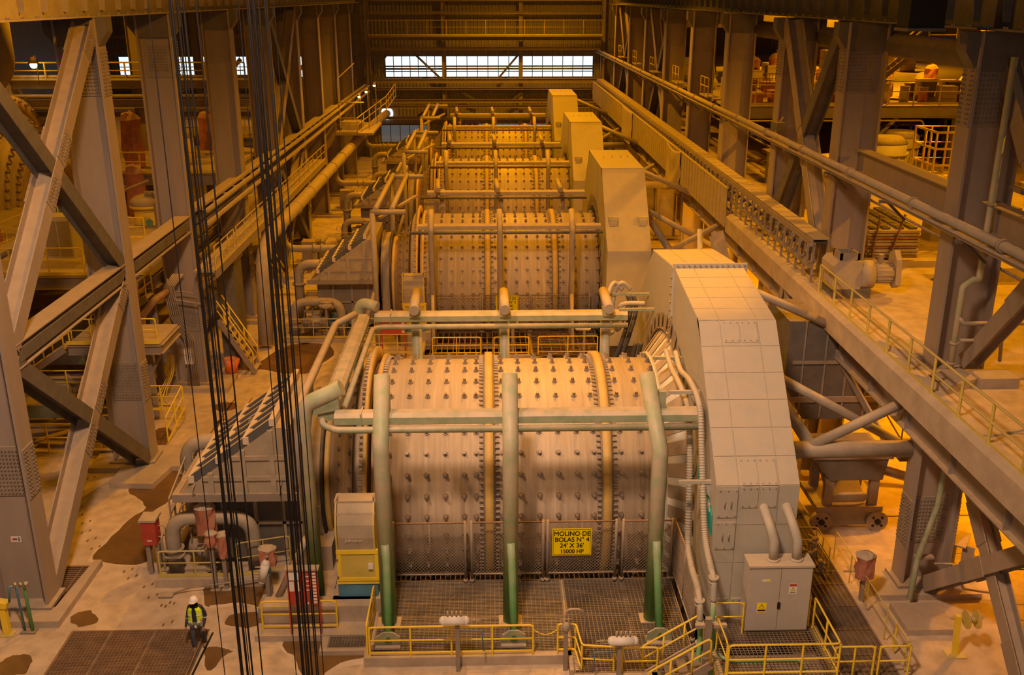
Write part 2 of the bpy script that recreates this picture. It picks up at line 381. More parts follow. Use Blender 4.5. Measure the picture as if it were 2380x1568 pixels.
STAINS = {'A':[(-12.4,36.8),(-11.9,36.2),(-12.1,35.0),(-11.9,33.9),(-12.2,33.2),(-12.5,32.2),(-11.9,30.7),(-11.5,29.3),(-12.2,29.0),(-13.2,29.3),(-13.5,29.6),(-13.3,30.9),(-13.1,32.0),(-12.8,32.9),(-13.3,33.6),(-13.9,34.3),(-13.8,35.1),(-13.2,35.4),(-12.8,36.3)],'B':[(-8.9,26.6),(-9.2,27.5),(-8.7,27.9),(-7.5,27.9),(-6.8,27.2),(-6.7,26.2),(-7.8,26.7),(-8.6,26.6)],'C':[(-12.9,26.0),(-12.8,26.3),(-12.4,26.4),(-12.1,26.1),(-12.0,25.8),(-12.3,25.6),(-12.6,25.7)],'D':[(-14.0,23.9),(-13.9,24.2),(-13.5,24.3),(-13.2,24.1),(-13.1,23.7),(-13.1,23.4),(-13.8,23.4)],'E':[(-8.3,24.4),(-8.1,24.5),(-7.8,24.4),(-7.7,24.4),(-7.5,24.3),(-7.7,24.1),(-7.8,23.6),(-8.0,23.4),(-8.2,23.8)],'F':[(-8.1,25.8),(-7.9,26.1),(-7.3,26.2),(-6.8,25.8),(-7.0,25.5),(-7.5,25.4),(-8.0,25.6)],'G':[(-6.2,24.9),(-6.2,25.3),(-4.9,25.3),(-3.6,24.2),(-3.6,23.9),(-4.3,23.7),(-4.8,23.1),(-5.3,23.2),(-5.6,23.9),(-6.0,24.3)],'H':[(-13.4,47.1),(-13.2,48.6),(-12.0,48.3),(-11.4,50.0),(-10.5,51.1),(-8.8,51.0),(-8.2,49.3),(-8.8,47.7),(-9.2,46.6),(-10.6,46.8),(-11.8,47.3)],'I':[(-14.6,39.1),(-14.6,39.9),(-14.3,40.2),(-13.8,39.6),(-13.7,38.5),(-13.4,37.5),(-13.7,37.2),(-14.0,37.3)],'J':[(-12.2,40.5),(-11.8,41.1),(-11.1,40.8),(-10.2,40.2),(-10.3,39.5),(-10.8,39.2),(-11.4,39.6)],'K':[(-12.8,42.5),(-12.4,43.0),(-11.8,42.8),(-11.7,42.2),(-12.3,41.9)],'L':[(-9.7,39.7),(-9.3,40.4),(-8.7,40.2),(-8.3,39.3),(-9.0,38.8)],'M':[(-10.7,52.5),(-10.1,53.2),(-9.5,51.8),(-10.2,51.0)],'N':[(-13.5,49.8),(-13.2,51.1),(-12.4,50.3),(-12.4,49.1),(-13.0,48.8)],'O':[(-12.9,66),(-12.2,69),(-11,72),(-10.4,70),(-11.2,66.5)]}
FP = [(-15.74,35.4),(-15.86,34.76),(-15.71,34.15),(-15.66,33.47),(-15.3,32.97),(-15.08,32.38),(-14.61,31.9),(-14.36,31.23),(-13.96,30.69),(-13.62,30.14),(-12.0,28.67),(-11.73,28.27),(-11.05,27.76),(-10.71,27.15),(-10.17,26.71),(-10.03,26.66),(-9.8,25.69)]
b = MB()
for ps in STAINS.values(): b.prism(blob(ps), 'z', .0, .004)
q = MB()
for k in ('A', 'B', 'G', 'H'):
    ps = STAINS[k]; cx = sum(p[0] for p in ps)/len(ps); cy = sum(p[1] for p in ps)/len(ps); q.prism(blob([(p[0]+.16*(1 if p[0] > cx else -1)*random.uniform(.3,1.3), p[1]+.2*(1 if p[1] > cy else -1)*random.uniform(.3,1.3)) for p in ps]), 'z', 0, .0025)
struct('dried_residue', q, M['residue'], FLOOR, 'pale dried residue rimming the wet stains')
struct('wet_stain', b, M['wet'], FLOOR, 'brown wet slurry stains on the floor')
b = MB()
for i, (x, y) in enumerate(FP):
    for s in (-1, 1): b.prism([(x+.11*s+.035*math.cos(a), y+.08*s+.09*math.sin(a)) for a in [k*PI/4 for k in range(8)]], 'z', 0, .005)
struct('footprints', b, M['footprint'], FLOOR, 'damp footprints crossing the dusty floor')
# scratches: parallel drag marks
b = MB()
for k in range(4): b.bar((-12.2+.7*k, 37.3+k*.3, .002), (-12.0+.8*k, 43.5, .002), .05, .004)
struct('drag_marks', b, M['wet'], FLOOR, 'parallel brown drag marks')
# kerbs of raised concrete
def curb(name, pts, w, h, label=None):
    b = MB()
    for a, c in zip(pts[:-1], pts[1:]): b.bar((*a, h/2), (*c, h/2), w, h)
    o = struct(name, b, M['concrete']); 
    if label: o['label'] = label
    return o
b = MB(); b.prism([(-16.5,25.6),(-13.0,25.55),(-12.95,29.0),(-13.2,29.0),(-13.4,26.3),(-16.5,26.3)], 'z', 0, .22)
struct('trim_1', b, M['concrete'], None, 'raised concrete kerb round the foot of the nearest left column')
b = MB(); b.prism([(-14.7,34.5),(-13.0,34.4),(-12.7,35.9),(-12.1,35.9),(-12.1,37.9),(-16,37.9),(-16,35.8),(-14.7,35.8)], 'z', 0, .22)
struct('trim_2', b, M['concrete'], None, 'stepped concrete plinth under the second left column')
for k, y in enumerate((45.2, 55.6, 65.2, 75, 84.5, 94, 104)):
    struct('trim_%d' % (k+3), MB().box(-15.9, -12.5, y-1, y+1, 0, .22), M['concrete'], None, 'concrete plinth under left column')
# back wall: cladding sheets with ribs, girts, glazing
BY = 118.0
wins = [(-11.6, -4.95), (-4.6, 3.85), (4.2, 12.4)]; wl = [(-42, -33.5), (-32.5, -24), (-23, -16)]
zb = [(0, 1.6), (1.6, 3.75), (3.75, 9.05), (9.05, 11.5), (11.5, 24)]
b = MB(); r = MB()
def openx(z0):
    if z0 == 9.05: return wins+wl+[(15.5, 24), (38, 44)]
    if z0 == 1.6: return [(-12.4, -6.8), (-29.2, -26.8)]
    return []
for z0, z1 in zb:
    xs = -46.0
    for a, c in sorted(openx(z0))+[(46, 46)]:
        if a > xs:
            b.box(xs, a, BY, BY+.15, z0, z1)
            x = xs+.1
            while x < a-.15: r.add([(x,BY,z0),(x+.07,BY-.09,z0),(x+.2,BY-.09,z0),(x+.27,BY,z0),(x,BY,z1),(x+.07,BY-.09,z1),(x+.2,BY-.09,z1),(x+.27,BY,z1)], [(0,1,5,4),(1,2,6,5),(2,3,7,6)]); x += .42
        xs = c
WB = struct('wall_back', b, M['cladx'])
o = struct('cladding_ribs', r, M['cladx'], WB); o['kind'] = 'stuff'
def window(n, x0, x1, z0, z1, m, nx, nz, bars=True, slats=0):
    f = MB()
    for i in range(nx+1): x = x0+(x1-x0)*i/nx; f.box(x-.04, x+.04, BY-.06, BY+.06, z0, z1)
    for k in range(nz+1): z = z0+(z1-z0)*k/nz; f.box(x0, x1, BY-.06, BY+.06, z-.045, z+.045)
    w = struct('window_%d' % n, f, M['dark'])
    first = None
    for i in range(nx):
        for k in range(nz):
            px, pz = x0+(x1-x0)*i/nx, z0+(z1-z0)*k/nz
            if first is None:
                first = MB().box(px+.04, px+(x1-x0)/nx-.04, BY+.0, BY+.03, pz+.04, pz+(z1-z0)/nz-.04)
                first = part('pane', first, M[m], w, at=(px, BY, pz)); q0 = (px, pz)
            else: dup(first, w, (px-q0[0], 0, pz-q0[1]))
    if slats:
        s = MB()
        for k in range(slats): z = z0+(z1-z0)*(k+.5)/slats; s.box(x0, x1, BY-.05, BY-.02, z-.02, z+.02)
        q = part('louvre_slats', s, M['steel'], w); q['kind'] = 'stuff'
n = 1
for x0, x1 in wins: window(n, x0, x1, 9.1, 11.45, 'day', 7, 2); n += 1
for x0, x1 in wl: window(n, x0, x1, 9.1, 11.45, 'day', 6, 2); n += 1
window(n, -12.4, -6.8, 1.65, 3.7, 'daydim', 5, 1, slats=18); n += 1
window(n, -29.2, -26.8, 1.65, 3.7, 'daydim', 3, 1, slats=16); n += 1
window(n, 15.5, 24, 9.1, 11.45, 'daygreen', 6, 2); n += 1
window(n, 38, 44, 9.1, 11.45, 'daygreen', 4, 2); n += 1
# low strip of light under the sheets behind the farthest mill
struct('window_%d' % n, MB().box(-1.0, 7.5, BY-.12, BY-.08, 3.3, 3.75), M['daydim'])
# girts and wind beams in front of the back wall
wb = thing('wall_frame', (0, BY, 0), 'dusty horizontal wind girders and posts standing before the end wall', 'wall frame')
pm = None
for x in (-13.4, -4.8, 4.0, 13.4, -22, -30, -38, 22, 31, 40):
    part('post', MB().ibeam((x, BY-.9, 0), (x, BY-.9, 24), .45, .4, (1,0,0)), M['column'], wb, at=(x, BY-.9, 0))
for z, h, dy in ((13.55, .5, 2.3), (12.35, .35, 2.0), (8.75, .5, 1.2), (7.9, .3, 1.2), (6.55, .45, 2.0), (5.95, .35, 2.0), (16.2, .3, 1.2), (17.6, .35, 1.2), (4.6,.3,1.2)):
    part('girder', MB().ibeam((-13, BY-dy, z), (13, BY-dy, z), h, .35), M['column'], wb)
    if z < 18: part('girder', MB().ibeam((-44, BY-dy, z), (-16, BY-dy, z), h, .35), M['column'], wb)
for a, c in (((-11.2, 11.8), (-13, 9.2)), ((-8.2, 11.8), (-5.2, 9.0)), ((1.4, 9.0), (3.6, 11.5)), ((-3, 7.6), (-1, 6.4)), ((2.6, 6.2), (4.6, 7.8)), ((-8,4.8),(-5,6.4))):
    part('brace', MB().bar((a[0], BY-1, a[1]), (c[0], BY-1, c[1]), .22, .22), M['dark'], wb)
for i in range(3):
    x0, x1 = ((-11.6, -5), (-4.6, 3.8), (4.2, 12.4))[i]
    part('pipe', MB().cyl((x0, BY-.4, 10.35), (x1, BY-.4, 10.35), .07, n=6).cyl((x0, BY-.4, 10.05), (x1, BY-.4, 10.05), .12, n=6).cyl((x0,BY-.4,9.75),(x1,BY-.4,9.75),.05,n=6), M['dark'], wb)
t = thing('back_walkway', (0, 115, 13.8), 'long walkway grating across the top of the end wall', 'walkway')
part('deck', MB().box(-13, 13, 114.2, 116.2, 13.7, 13.85), M['steel'], t)
rail('handrail', [(-13, 114.2, 13.85), (0, 114.2, 13.85), (13, 114.2, 13.85)], 'pale handrail along the walkway across the top of the end wall', 'yellowd', h=1.6, r=.035, spacing=2.2)
# side walls
for nm, x in (('wall_left', -46), ('wall_right', 46)):
    q = MB().box(min(x, x+(.2 if x > 0 else -.2)), max(x, x+(.2 if x > 0 else -.2)), 4, 118, 0, 24); struct(nm, q, M['cladx'])
# upper concrete deck on the right
DZ = 7.6
DECK = struct('floor_upper', MB().box(12.3, 46, 8, 118, 7.25, DZ), M['deck'], None, 'broad dusty concrete deck on the right')
b = MB().prism([(12.0,6.75),(12.45,6.75),(12.45,7.65),(12.2,7.65),(12.0,7.5)], 'y', 8, 48.5)
struct('trim_20', b, M['concrete'], None, 'thick concrete edge beam of the upper deck')
b = MB().ibeam((12.75, 8, 6.15), (12.75, 110, 6.15), 1.15, .4)
q = thing('deck_girder', (12.35, 60, 5.5), 'long rusty steel girder carrying the edge of the upper deck', 'girder')
part('web', b, M['steel'], q)
sm = None
for y in range(18, 110, 3):
    if sm is None: sm = part('stiffener', MB().box(12.58, 12.92, y-.02, y+.02, 5.6, 6.7), M['steel'], q, at=(12.35, y, 5.5)); y0 = y
    else: dup(sm, q, (0, y-y0, 0))
struct('trim_21', MB().box(-46, -24, 44, 118, 5.7, 6.0), M['concrete'], None, 'left bay concrete floor slab beyond the platforms')
# steel rails let into the lower floor on the right
for k, y in enumerate((28.0, 31.6)):
    struct('trim_%d' % (22+k), MB().box(9.8, 40, y-.05, y+.05, 0, .03), M['dark'], None, 'embedded steel rail in the floor under the deck')
# ---------------- columns
def bolts_grid(c, u, v, nu, nv, su, sv, r=.022, n=6, nrm=None, h=.03):
    """hex heads on a plate"""
    u = Vector(u); v = Vector(v); nn = Vector(nrm) if nrm else u.cross(v); b = MB()
    for i in range(nu):
        for k in range(nv):
            p = Vector(c)+u*(i-(nu-1)/2)*su+v*(k-(nv-1)/2)*sv
            b.cyl(p, p+nn*h, r, n=n, smooth=False)
    return b
def column(x, y, ztop, label, group, splices=(15.6, 3.6), w=1.5, d=.8, right=False):
    t = thing('steel_column', (x, y, 0), label, 'column', group)
    part('shaft', MB().ibeam((x, y, .2), (x, y, ztop), w, d, (1,0,0), .07, .05), M['column'], t)
    part('base_plate', MB().box(x-w/2-.15, x+w/2+.15, y-d/2-.15, y+d/2+.15, .2, .3), M['steel'], t)
    near = y < 50
    for z in splices:
        hh = 1.6
        part('splice_plate', MB().box(x-w/2+.2, x+w/2-.2, y-.07, y-.03, z-hh/2, z+hh/2), M['steel'], t, 'bolted splice plate')
        if near:
            q = bolts_grid((x, y-.07, z), (1,0,0), (0,0,1), 10 if y < 40 else 8, 12 if y < 40 else 9, .105, .125, .030, nrm=(0,-1,0), h=.045)
            part('plate_bolts', q, M['bolt'], t, kind='stuff')
            xs = x+w/2
            q = MB().box(xs, xs+.03, y-d/2+.04, y+d/2-.04, z-hh/2, z+hh/2); part('splice_plate', q, M['steel'], t)
            q = MB()
            for k in (-.28,-.16,.16,.28):
                for i in range(12): q.cyl((xs+.03, y+k, z+(i-5.5)*.125), (xs+.075, y+k, z+(i-5.5)*.125), .03, n=6, smooth=False)
            part('plate_bolts', q, M['bolt'], t, kind='stuff')
            if right:
                xs = x-w/2; part('splice_plate', MB().box(xs-.03, xs, y-d/2+.04, y+d/2-.04, z-hh/2, z+hh/2), M['steel'], t)
                q = MB()
                for k in (-.28,-.16,.16,.28):
                    for i in range(12): q.cyl((xs-.03, y+k, z+(i-5.5)*.125), (xs-.075, y+k, z+(i-5.5)*.125), .03, n=6, smooth=False)
                part('plate_bolts', q, M['bolt'], t, kind='stuff')
    # bracket under the crane girder
    part('cap_bracket', MB().prism([(x-w/2-.35, ztop), (x+w/2+.35, ztop), (x+w/2+.35, ztop-.5), (x+w/2, ztop-1.0), (x-w/2, ztop-1.0), (x-w/2-.35, ztop-.5)], 'y', y-d/2+.1, y+d/2-.1), M['dark'], t)
    return t
CY = (26.7, 36.7, 45.2, 55.6, 65.2, 75, 84.5, 94, 104)
ORD = ('nearest', 'second', 'third', 'fourth', 'fifth', 'sixth', 'seventh', 'eighth', 'ninth')
for i, y in enumerate(CY):
    column(-14.35, y, 17.3, 'tall steel column, %s from the camera in the left row' % ORD[i], 'left row of columns', (15.4, 4.7 if i == 0 else 3.6))
for i, y in enumerate(CY):
    column(13.85, y+.5 if i < 2 else y, 17.1, 'tall steel column, %s from the camera in the right row' % ORD[i], 'right row of columns', (15.4, 2.4), right=True)
# ---------------- crane girders
def crane_girder(x, z, side, label, m='duct'):
    t = thing('crane_girder', (x, 60, z), label, 'crane girder')
    part('web', MB().box(x-.03, x+.03, 4, 112, z, z+2.6), M[m], t)
    part('bottom_flange', MB().box(x-.45, x+.45, 4, 112, z-.06, z), M[m], t)
    part('top_flange', MB().box(x-.45, x+.45, 4, 112, z+2.6, z+2.68), M[m], t)
    b0 = None
    for y in [5+1.65*k for k in range(64)]:
        mb = lambda y: MB().prism([(x+.03*side, z+.15), (x+.03*side, z+2.6), (x+.42*side, z+2.6), (x+.22*side, z+.15)], 'y', y-.02, y+.02)
        if b0 is None: b0 = part('stiffener', mb(y), M[m], t, at=(x, y, z)); y0 = y
        else: dup(b0, t, (0, y-y0, 0))
    q = MB()
    for y in [5+1.0*k for k in range(60)]:
        for dy in (0, .14): q.cyl((x+.3*side, y+dy, z), (x+.3*side, y+dy, z+.05), .035, n=6, smooth=False)
    part('flange_bolts', q, M['bolt'], t, kind='stuff')
crane_girder(-14.0, 17.35, 1, 'tan crane runway girder above the left column row')
crane_girder(13.6, 17.2, -1, 'crane runway girder above the right column row, coloured dark for its shade', 'dark')  # dark steel here paints in the shade on the web
rail('crane_walkway_rail', [(12.6, 10, 18.4), (12.6, 55, 18.4)], 'handrail on the crane girder above the right column row', 'dark', h=1.0)
q = thing('roof_duct', (13.5, 36, 16.4), 'round dark pipe spanning behind the right columns under the crane girder', 'pipe')
part('tube', MB().cyl((14.9, 62, 16.3), (14.9, 14, 16.3), .42, n=14), M['dark'], q)
q = thing('hook_block', (11.5, 27, 17.1), 'black counterweight box hanging at the top right', 'crane block')
part('box', MB().box(11.0, 11.95, 26.6, 27.4, 17.2, 19.8), M['black'], q)
part('frame', MB().box(10.97, 11.98, 26.55, 27.45, 17.12, 17.2), M['dark'], q)
# ---------------- bracing
def hbrace(t, a, c, w=.5, d=.36, m='column', up=(1,0,0), name='brace'):
    part(name, MB().ibeam(a, c, d, w, up, .035, .03), M[m], t)
def gusset(t, c, s, x):
    y, z = c
    part('gusset_plate', MB().prism([(y-s,z-.3*s),(y-.3*s,z-s),(y+.3*s,z-s),(y+s,z-.3*s),(y+s,z+.3*s),(y+.3*s,z+s),(y-.3*s,z+s),(y-s,z+.3*s)], 'x', x-.05, x+.05), M['steel'], t)
    q = bolts_grid((x+.05, y, z), (0,1,0), (0,0,1), 5, 6, .16, .16, .028, nrm=(1,0,0)); part('plate_bolts', q, M['bolt'], t, kind='stuff')
LX = -13.95
def splicebox(t, a, c, f, ln=1.2, w=.5, d=.54):
    a = Vector(a); c = Vector(c); d0 = (c-a).normalized(); m = a.lerp(c, f)
    part('splice_plate', MB().ibeam(m-d0*ln/2, m+d0*ln/2, d, w, (1,0,0), .03, .02), M['steel'], t, 'bolted splice')
    q = MB(); s = Vector((1,0,0)); u = d0.cross(s).normalized()
    for i in range(7):
        for k in (-.2,-.1,.1,.2):
            p = m+d0*(i-3)*.14+u*k+s*(d/2); q.cyl(p, p+s*.04, .026, n=6, smooth=False)
    part('plate_bolts', q, M['bolt'], t, kind='stuff')
def xbrace(y0, y1, z0, z1, x, label, dark=True, off=.0):
    t = thing('cross_bracing', (x, (y0+y1)/2, z0), label, 'bracing', 'column bracing')
    a, c = (x, y0, z0), (x, y1, z1)
    hbrace(t, a, c, .56, .66); splicebox(t, a, c, .44, 1.2, .62, .7); splicebox(t, a, c, .58, 1.2, .62, .7); splicebox(t, a, c, .93, 1.0, .62, .7)
    hbrace(t, (x, y1, z0), (x, y0, z1), .54, .62, 'dark')
    return t
xbrace(27.1, 36.3, 8.4, 17.0, LX, 'crossed braces between the two nearest left columns, upper bay')
xbrace(27.1, 36.3, .4, 7.9, LX, 'crossed braces between the two nearest left columns, down to the floor')
xbrace(65.6, 74.6, 8, 17.0, LX, 'crossed braces far down the left column row')
xbrace(65.6, 74.6, .4, 7.4, LX, 'crossed braces behind the sloping pipe, lower bay of the left row')
xbrace(37.8, 44.8, 8.0, 17.0, 13.4, 'crossed braces between second and third right columns above the deck')
xbrace(75.4, 84, 8.0, 17.0, 13.75, 'crossed braces far back in the right column row')
xbrace(94.4, 103.6, 8.0, 17.0, 13.75, 'crossed braces of the farthest bay in the right row')
for i, (ya, yb, lab) in enumerate(((27.1, 36.3, 'level strut between the two nearest left columns'), (37.1, 44.8, 'level strut from the second to the third left column'), (45.6, 55.2, 'level strut between third and fourth left columns'), (56.0, 64.8, 'level strut between fourth and fifth left columns'), (65.6, 74.6, 'level strut between fifth and sixth left columns'), (75.4, 84.1, 'level strut between sixth and seventh left columns'), (84.9, 93.6, 'level strut between seventh and eighth left columns'))):
    t = thing('strut', (LX, (ya+yb)/2, 8.1), lab, 'strut', 'struts of the left row')
    part('beam', MB().ibeam((LX, ya, 8.1), (LX, yb, 8.1), .75, .7), M['column'], t)
    part('web_plate', MB().box(LX+.3, LX+.33, ya+.2, yb-.2, 7.9, 8.3), M['dark'], t)
for ya, yb, lab in ((27.7, 36.8, 'level strut between the two nearest right columns'), (8, 26.8, 'level strut running from the nearest right column out of the picture')):
    t = thing('strut', (14.0, (ya+yb)/2, 12.4), lab, 'strut', 'struts of the right row')
    part('beam', MB().ibeam((14.0, ya, 12.2), (14.0, yb, 12.2), .8, .5), M['column'], t)
    part('outer_beam', MB().ibeam((15.2, ya, 11.8), (15.2, yb, 11.8), .8, .5), M['column'], t)
    for k in range(4):
        y = ya+(yb-ya)*(k+.5)/4; part('knee_brace', MB().bar((14.1, y, 12.2), (15.1, y+1.0, 12.0), .12, .12), M['steel'], t)
# raking braces towards the next (nearer) right column, out of the frame
def rake(a, c, lab, m='column', st=False):
    t = thing('raking_brace', a, lab, 'bracing')
    part('beam', MB().ibeam(a, c, .42, .5, (1,0,0)), M[m], t); splicebox(t, a, c, .32, 1.3, .58, .46); splicebox(t, a, c, .78, 1.0, .58, .46)
    if st:
        a = Vector(a); c = Vector(c); d = (c-a).normalized(); u = d.cross(Vector((1,0,0)))
        for k in range(5):
            p = a.lerp(c, .45+.045*k); part('stiffener', MB().bar(p-u*.22, p+u*.22, .4, .03), M['steel'], t)
rake((13.9, 26.6, .4), (13.9, 18.5, 7.2), 'dusty brace rising right from the foot of the nearest right column, with stiffener plates', 'column', True)
rake((14.0, 26.3, 5.7), (14.0, 20.2, .1), 'steep bolted brace crossing at the lower right corner')
rake((14.0, 26.6, 7.9), (14.0, 19.0, 16.4), 'brace rising right from the deck foot of the nearest right column')
rake((14.1, 27.3, 16.4), (14.1, 22.0, 10.5), 'bolted brace descending from the top of the nearest right column')
b = MB().box(12.4, 13.9, 24.5, 25.9, 0, .2).box(12.2, 15.5, 26.3, 28.4, 0, .2)
struct('trim_24', b, M['concrete'], None, 'concrete footings at the nearest right column')
b = MB().cbox((13.1, 25.6, DZ+.12), 1.5, .9, .25, .5).cbox((14.3, 25.6, DZ+.15), 1.1, .7, .3).cbox((12.9, 28.3, DZ+.1), .8, 1.6, .2, .4)
struct('trim_25', b, M['concrete'], None, 'low concrete plinths on the deck round the nearest right column')
# ================= MILLS =================
MZ, MR = 2.14, 3.86
XF = (-3.8, 0.0, 3.75)                 # bolted flange joints along the shell
def bolt_mb(p, nrm, r=.058, h=.13, wide=.1):
    p = Vector(p); nrm = Vector(nrm)
    return MB().cyl(p, p+nrm*.05, wide, wide*.9, 6, smooth=False).cyl(p+nrm*.05, p+nrm*(.05+h), r, r*.85, 6, smooth=False)
def mill(Ym, label, near):
    t = thing('ball_mill', (1, Ym, MZ), label, 'mill', 'row of ball mills')
    C = (0, Ym, MZ)
    N_ = 96 if near else 64
    part('shell', MB().ring(C, (1,0,0), [(-3.75,MR),(7.3,MR),(7.3,MR-.12),(-3.75,MR-.12)], N_), M['shell'], t)
    # circumferential wear strips between bolt rows
    # rims: double bolted flanges
    for i, x in enumerate(XF):
        if i == 0:
            part('end_flange', MB().ring(C, (1,0,0), [(x-.16,MR-.1),(x-.16,MR+.48),(x-.06,MR+.48),(x-.06,MR-.1)], N_), M['flange'], t)
            part('end_flange', MB().ring(C, (1,0,0), [(x+.14,MR-.1),(x+.14,MR+.2),(x+.26,MR+.2),(x+.26,MR-.1)], N_), M['flange'], t)
        else:
            part('joint_band', MB().ring(C, (1,0,0), [(x-.13,MR-.05),(x-.13,MR+.24),(x+.13,MR+.24),(x+.13,MR-.05)], N_), M['flange'], t)
            part('joint_flange', MB().ring(C, (1,0,0), [(x-.19,MR-.05),(x-.19,MR+.15),(x+.19,MR+.15),(x+.19,MR-.05)], N_), M['bolt'], t)
        b = MB(); nb = 132 if near else 84
        for k in range(nb):
            a = 2*PI*k/nb; rr = MR+.09
            p = Vector((x, Ym+math.cos(a)*rr, MZ+math.sin(a)*rr))
            if i == 0: b.cyl(p+Vector((.26,0,0)), p+Vector((.40,0,0)), .042, n=6, smooth=False); b.cyl(p+Vector((-.3,math.cos(a)*.2,math.sin(a)*.2)), p+Vector((-.16,math.cos(a)*.2,math.sin(a)*.2)), .04, n=6, smooth=False)
            else:
                b.cyl(p+Vector((.19,0,0)), p+Vector((.32,0,0)), .042, n=6, smooth=False); b.cyl(p-Vector((.32,0,0)), p-Vector((.19,0,0)), .042, n=6, smooth=False)
        part('flange_bolts', b, M['bolt'], t, kind='stuff')
    # head cone, trunnion
    part('head_cone', MB().ring(C, (1,0,0), [(-3.9,MR+.1),(-4.15,MR+.1),(-4.3,MR-.35),(-5.3,2.35),(-5.3,1.9),(-3.9,1.9)], N_), M['shell'], t)
    part('head_plates', MB().ring(C, (1,0,0), [(-4.12,MR-.02),(-4.34,MR-.42),(-4.42,MR-.48),(-4.22,MR-.0)], N_), M['steel'], t)
    b = MB()
    for rr, xx, nb in ((3.25, -4.42, 36), (2.75, -4.85, 36)):
        for k in range(nb):
            a = 2*PI*(k+(rr > 3)*.5)/nb; p = Vector((xx, Ym+math.cos(a)*rr, MZ+math.sin(a)*rr)); nn = Vector((-.8, .6*math.cos(a), .6*math.sin(a)))
            b.cyl(p, p+nn*.14, .08, n=6, smooth=False)
    part('head_bolts', b, M['bolt'], t, kind='stuff')
    part('trunnion_ring', MB().ring(C, (1,0,0), [(-5.3,2.55),(-5.45,2.55),(-5.45,2.0),(-5.3,2.0)], 48), M['flange'], t)
    # liner bolts
    cols = [-3.2,-2.6,-2.0,-1.4,-.8,-.42,.42,1.0,1.6,2.2,2.8,3.33,4.2,4.85,5.5,6.1]
    nr = 36; first = None; cnt = 0; st = MB()
    # rows visible from the camera: angle measured from towards-camera (-Y) upwards
    for k in range(nr):
        a = 2*PI*(k+.3)/nr; d = Vector((0, -math.cos(a), math.sin(a)))
        for c in cols:
            p = Vector((c, Ym, MZ))+d*MR
            vis = d.dot(Vector((0, -Ym, 16)).normalized()) > .05 and p.z > (-.6 if near else 0)
            if near and vis and cnt < 292:
                if first is None:
                    # build along +Z at origin then rotate per copy
                    mb = bolt_mb((0,0,0), (0,0,1)); first = part('liner_bolt', mb, M['bolt'], t, at=(0,0,0)); o = first
                else: o = first.copy(); COL.objects.link(o)
                o.location = p-org_of(t); o.rotation_euler = (-math.atan2(d.y, d.z), 0, 0); cnt += 1
            else:
                q = bolt_mb(p, d); st.add(q.v, q.f)
    part('liner_bolts', st, M['bolt'], t, kind='stuff')
    return t
mill(MY[0], 'nearest ball mill, large bolted steel drum behind the yellow sign', True)
mill(MY[1], 'second ball mill from the camera, dusty bolted drum', False)
mill(MY[2], 'third ball mill from the camera, orange lit bolted drum', False)
mill(MY[3], 'farthest ball mill at the end wall, orange lit bolted drum', False)
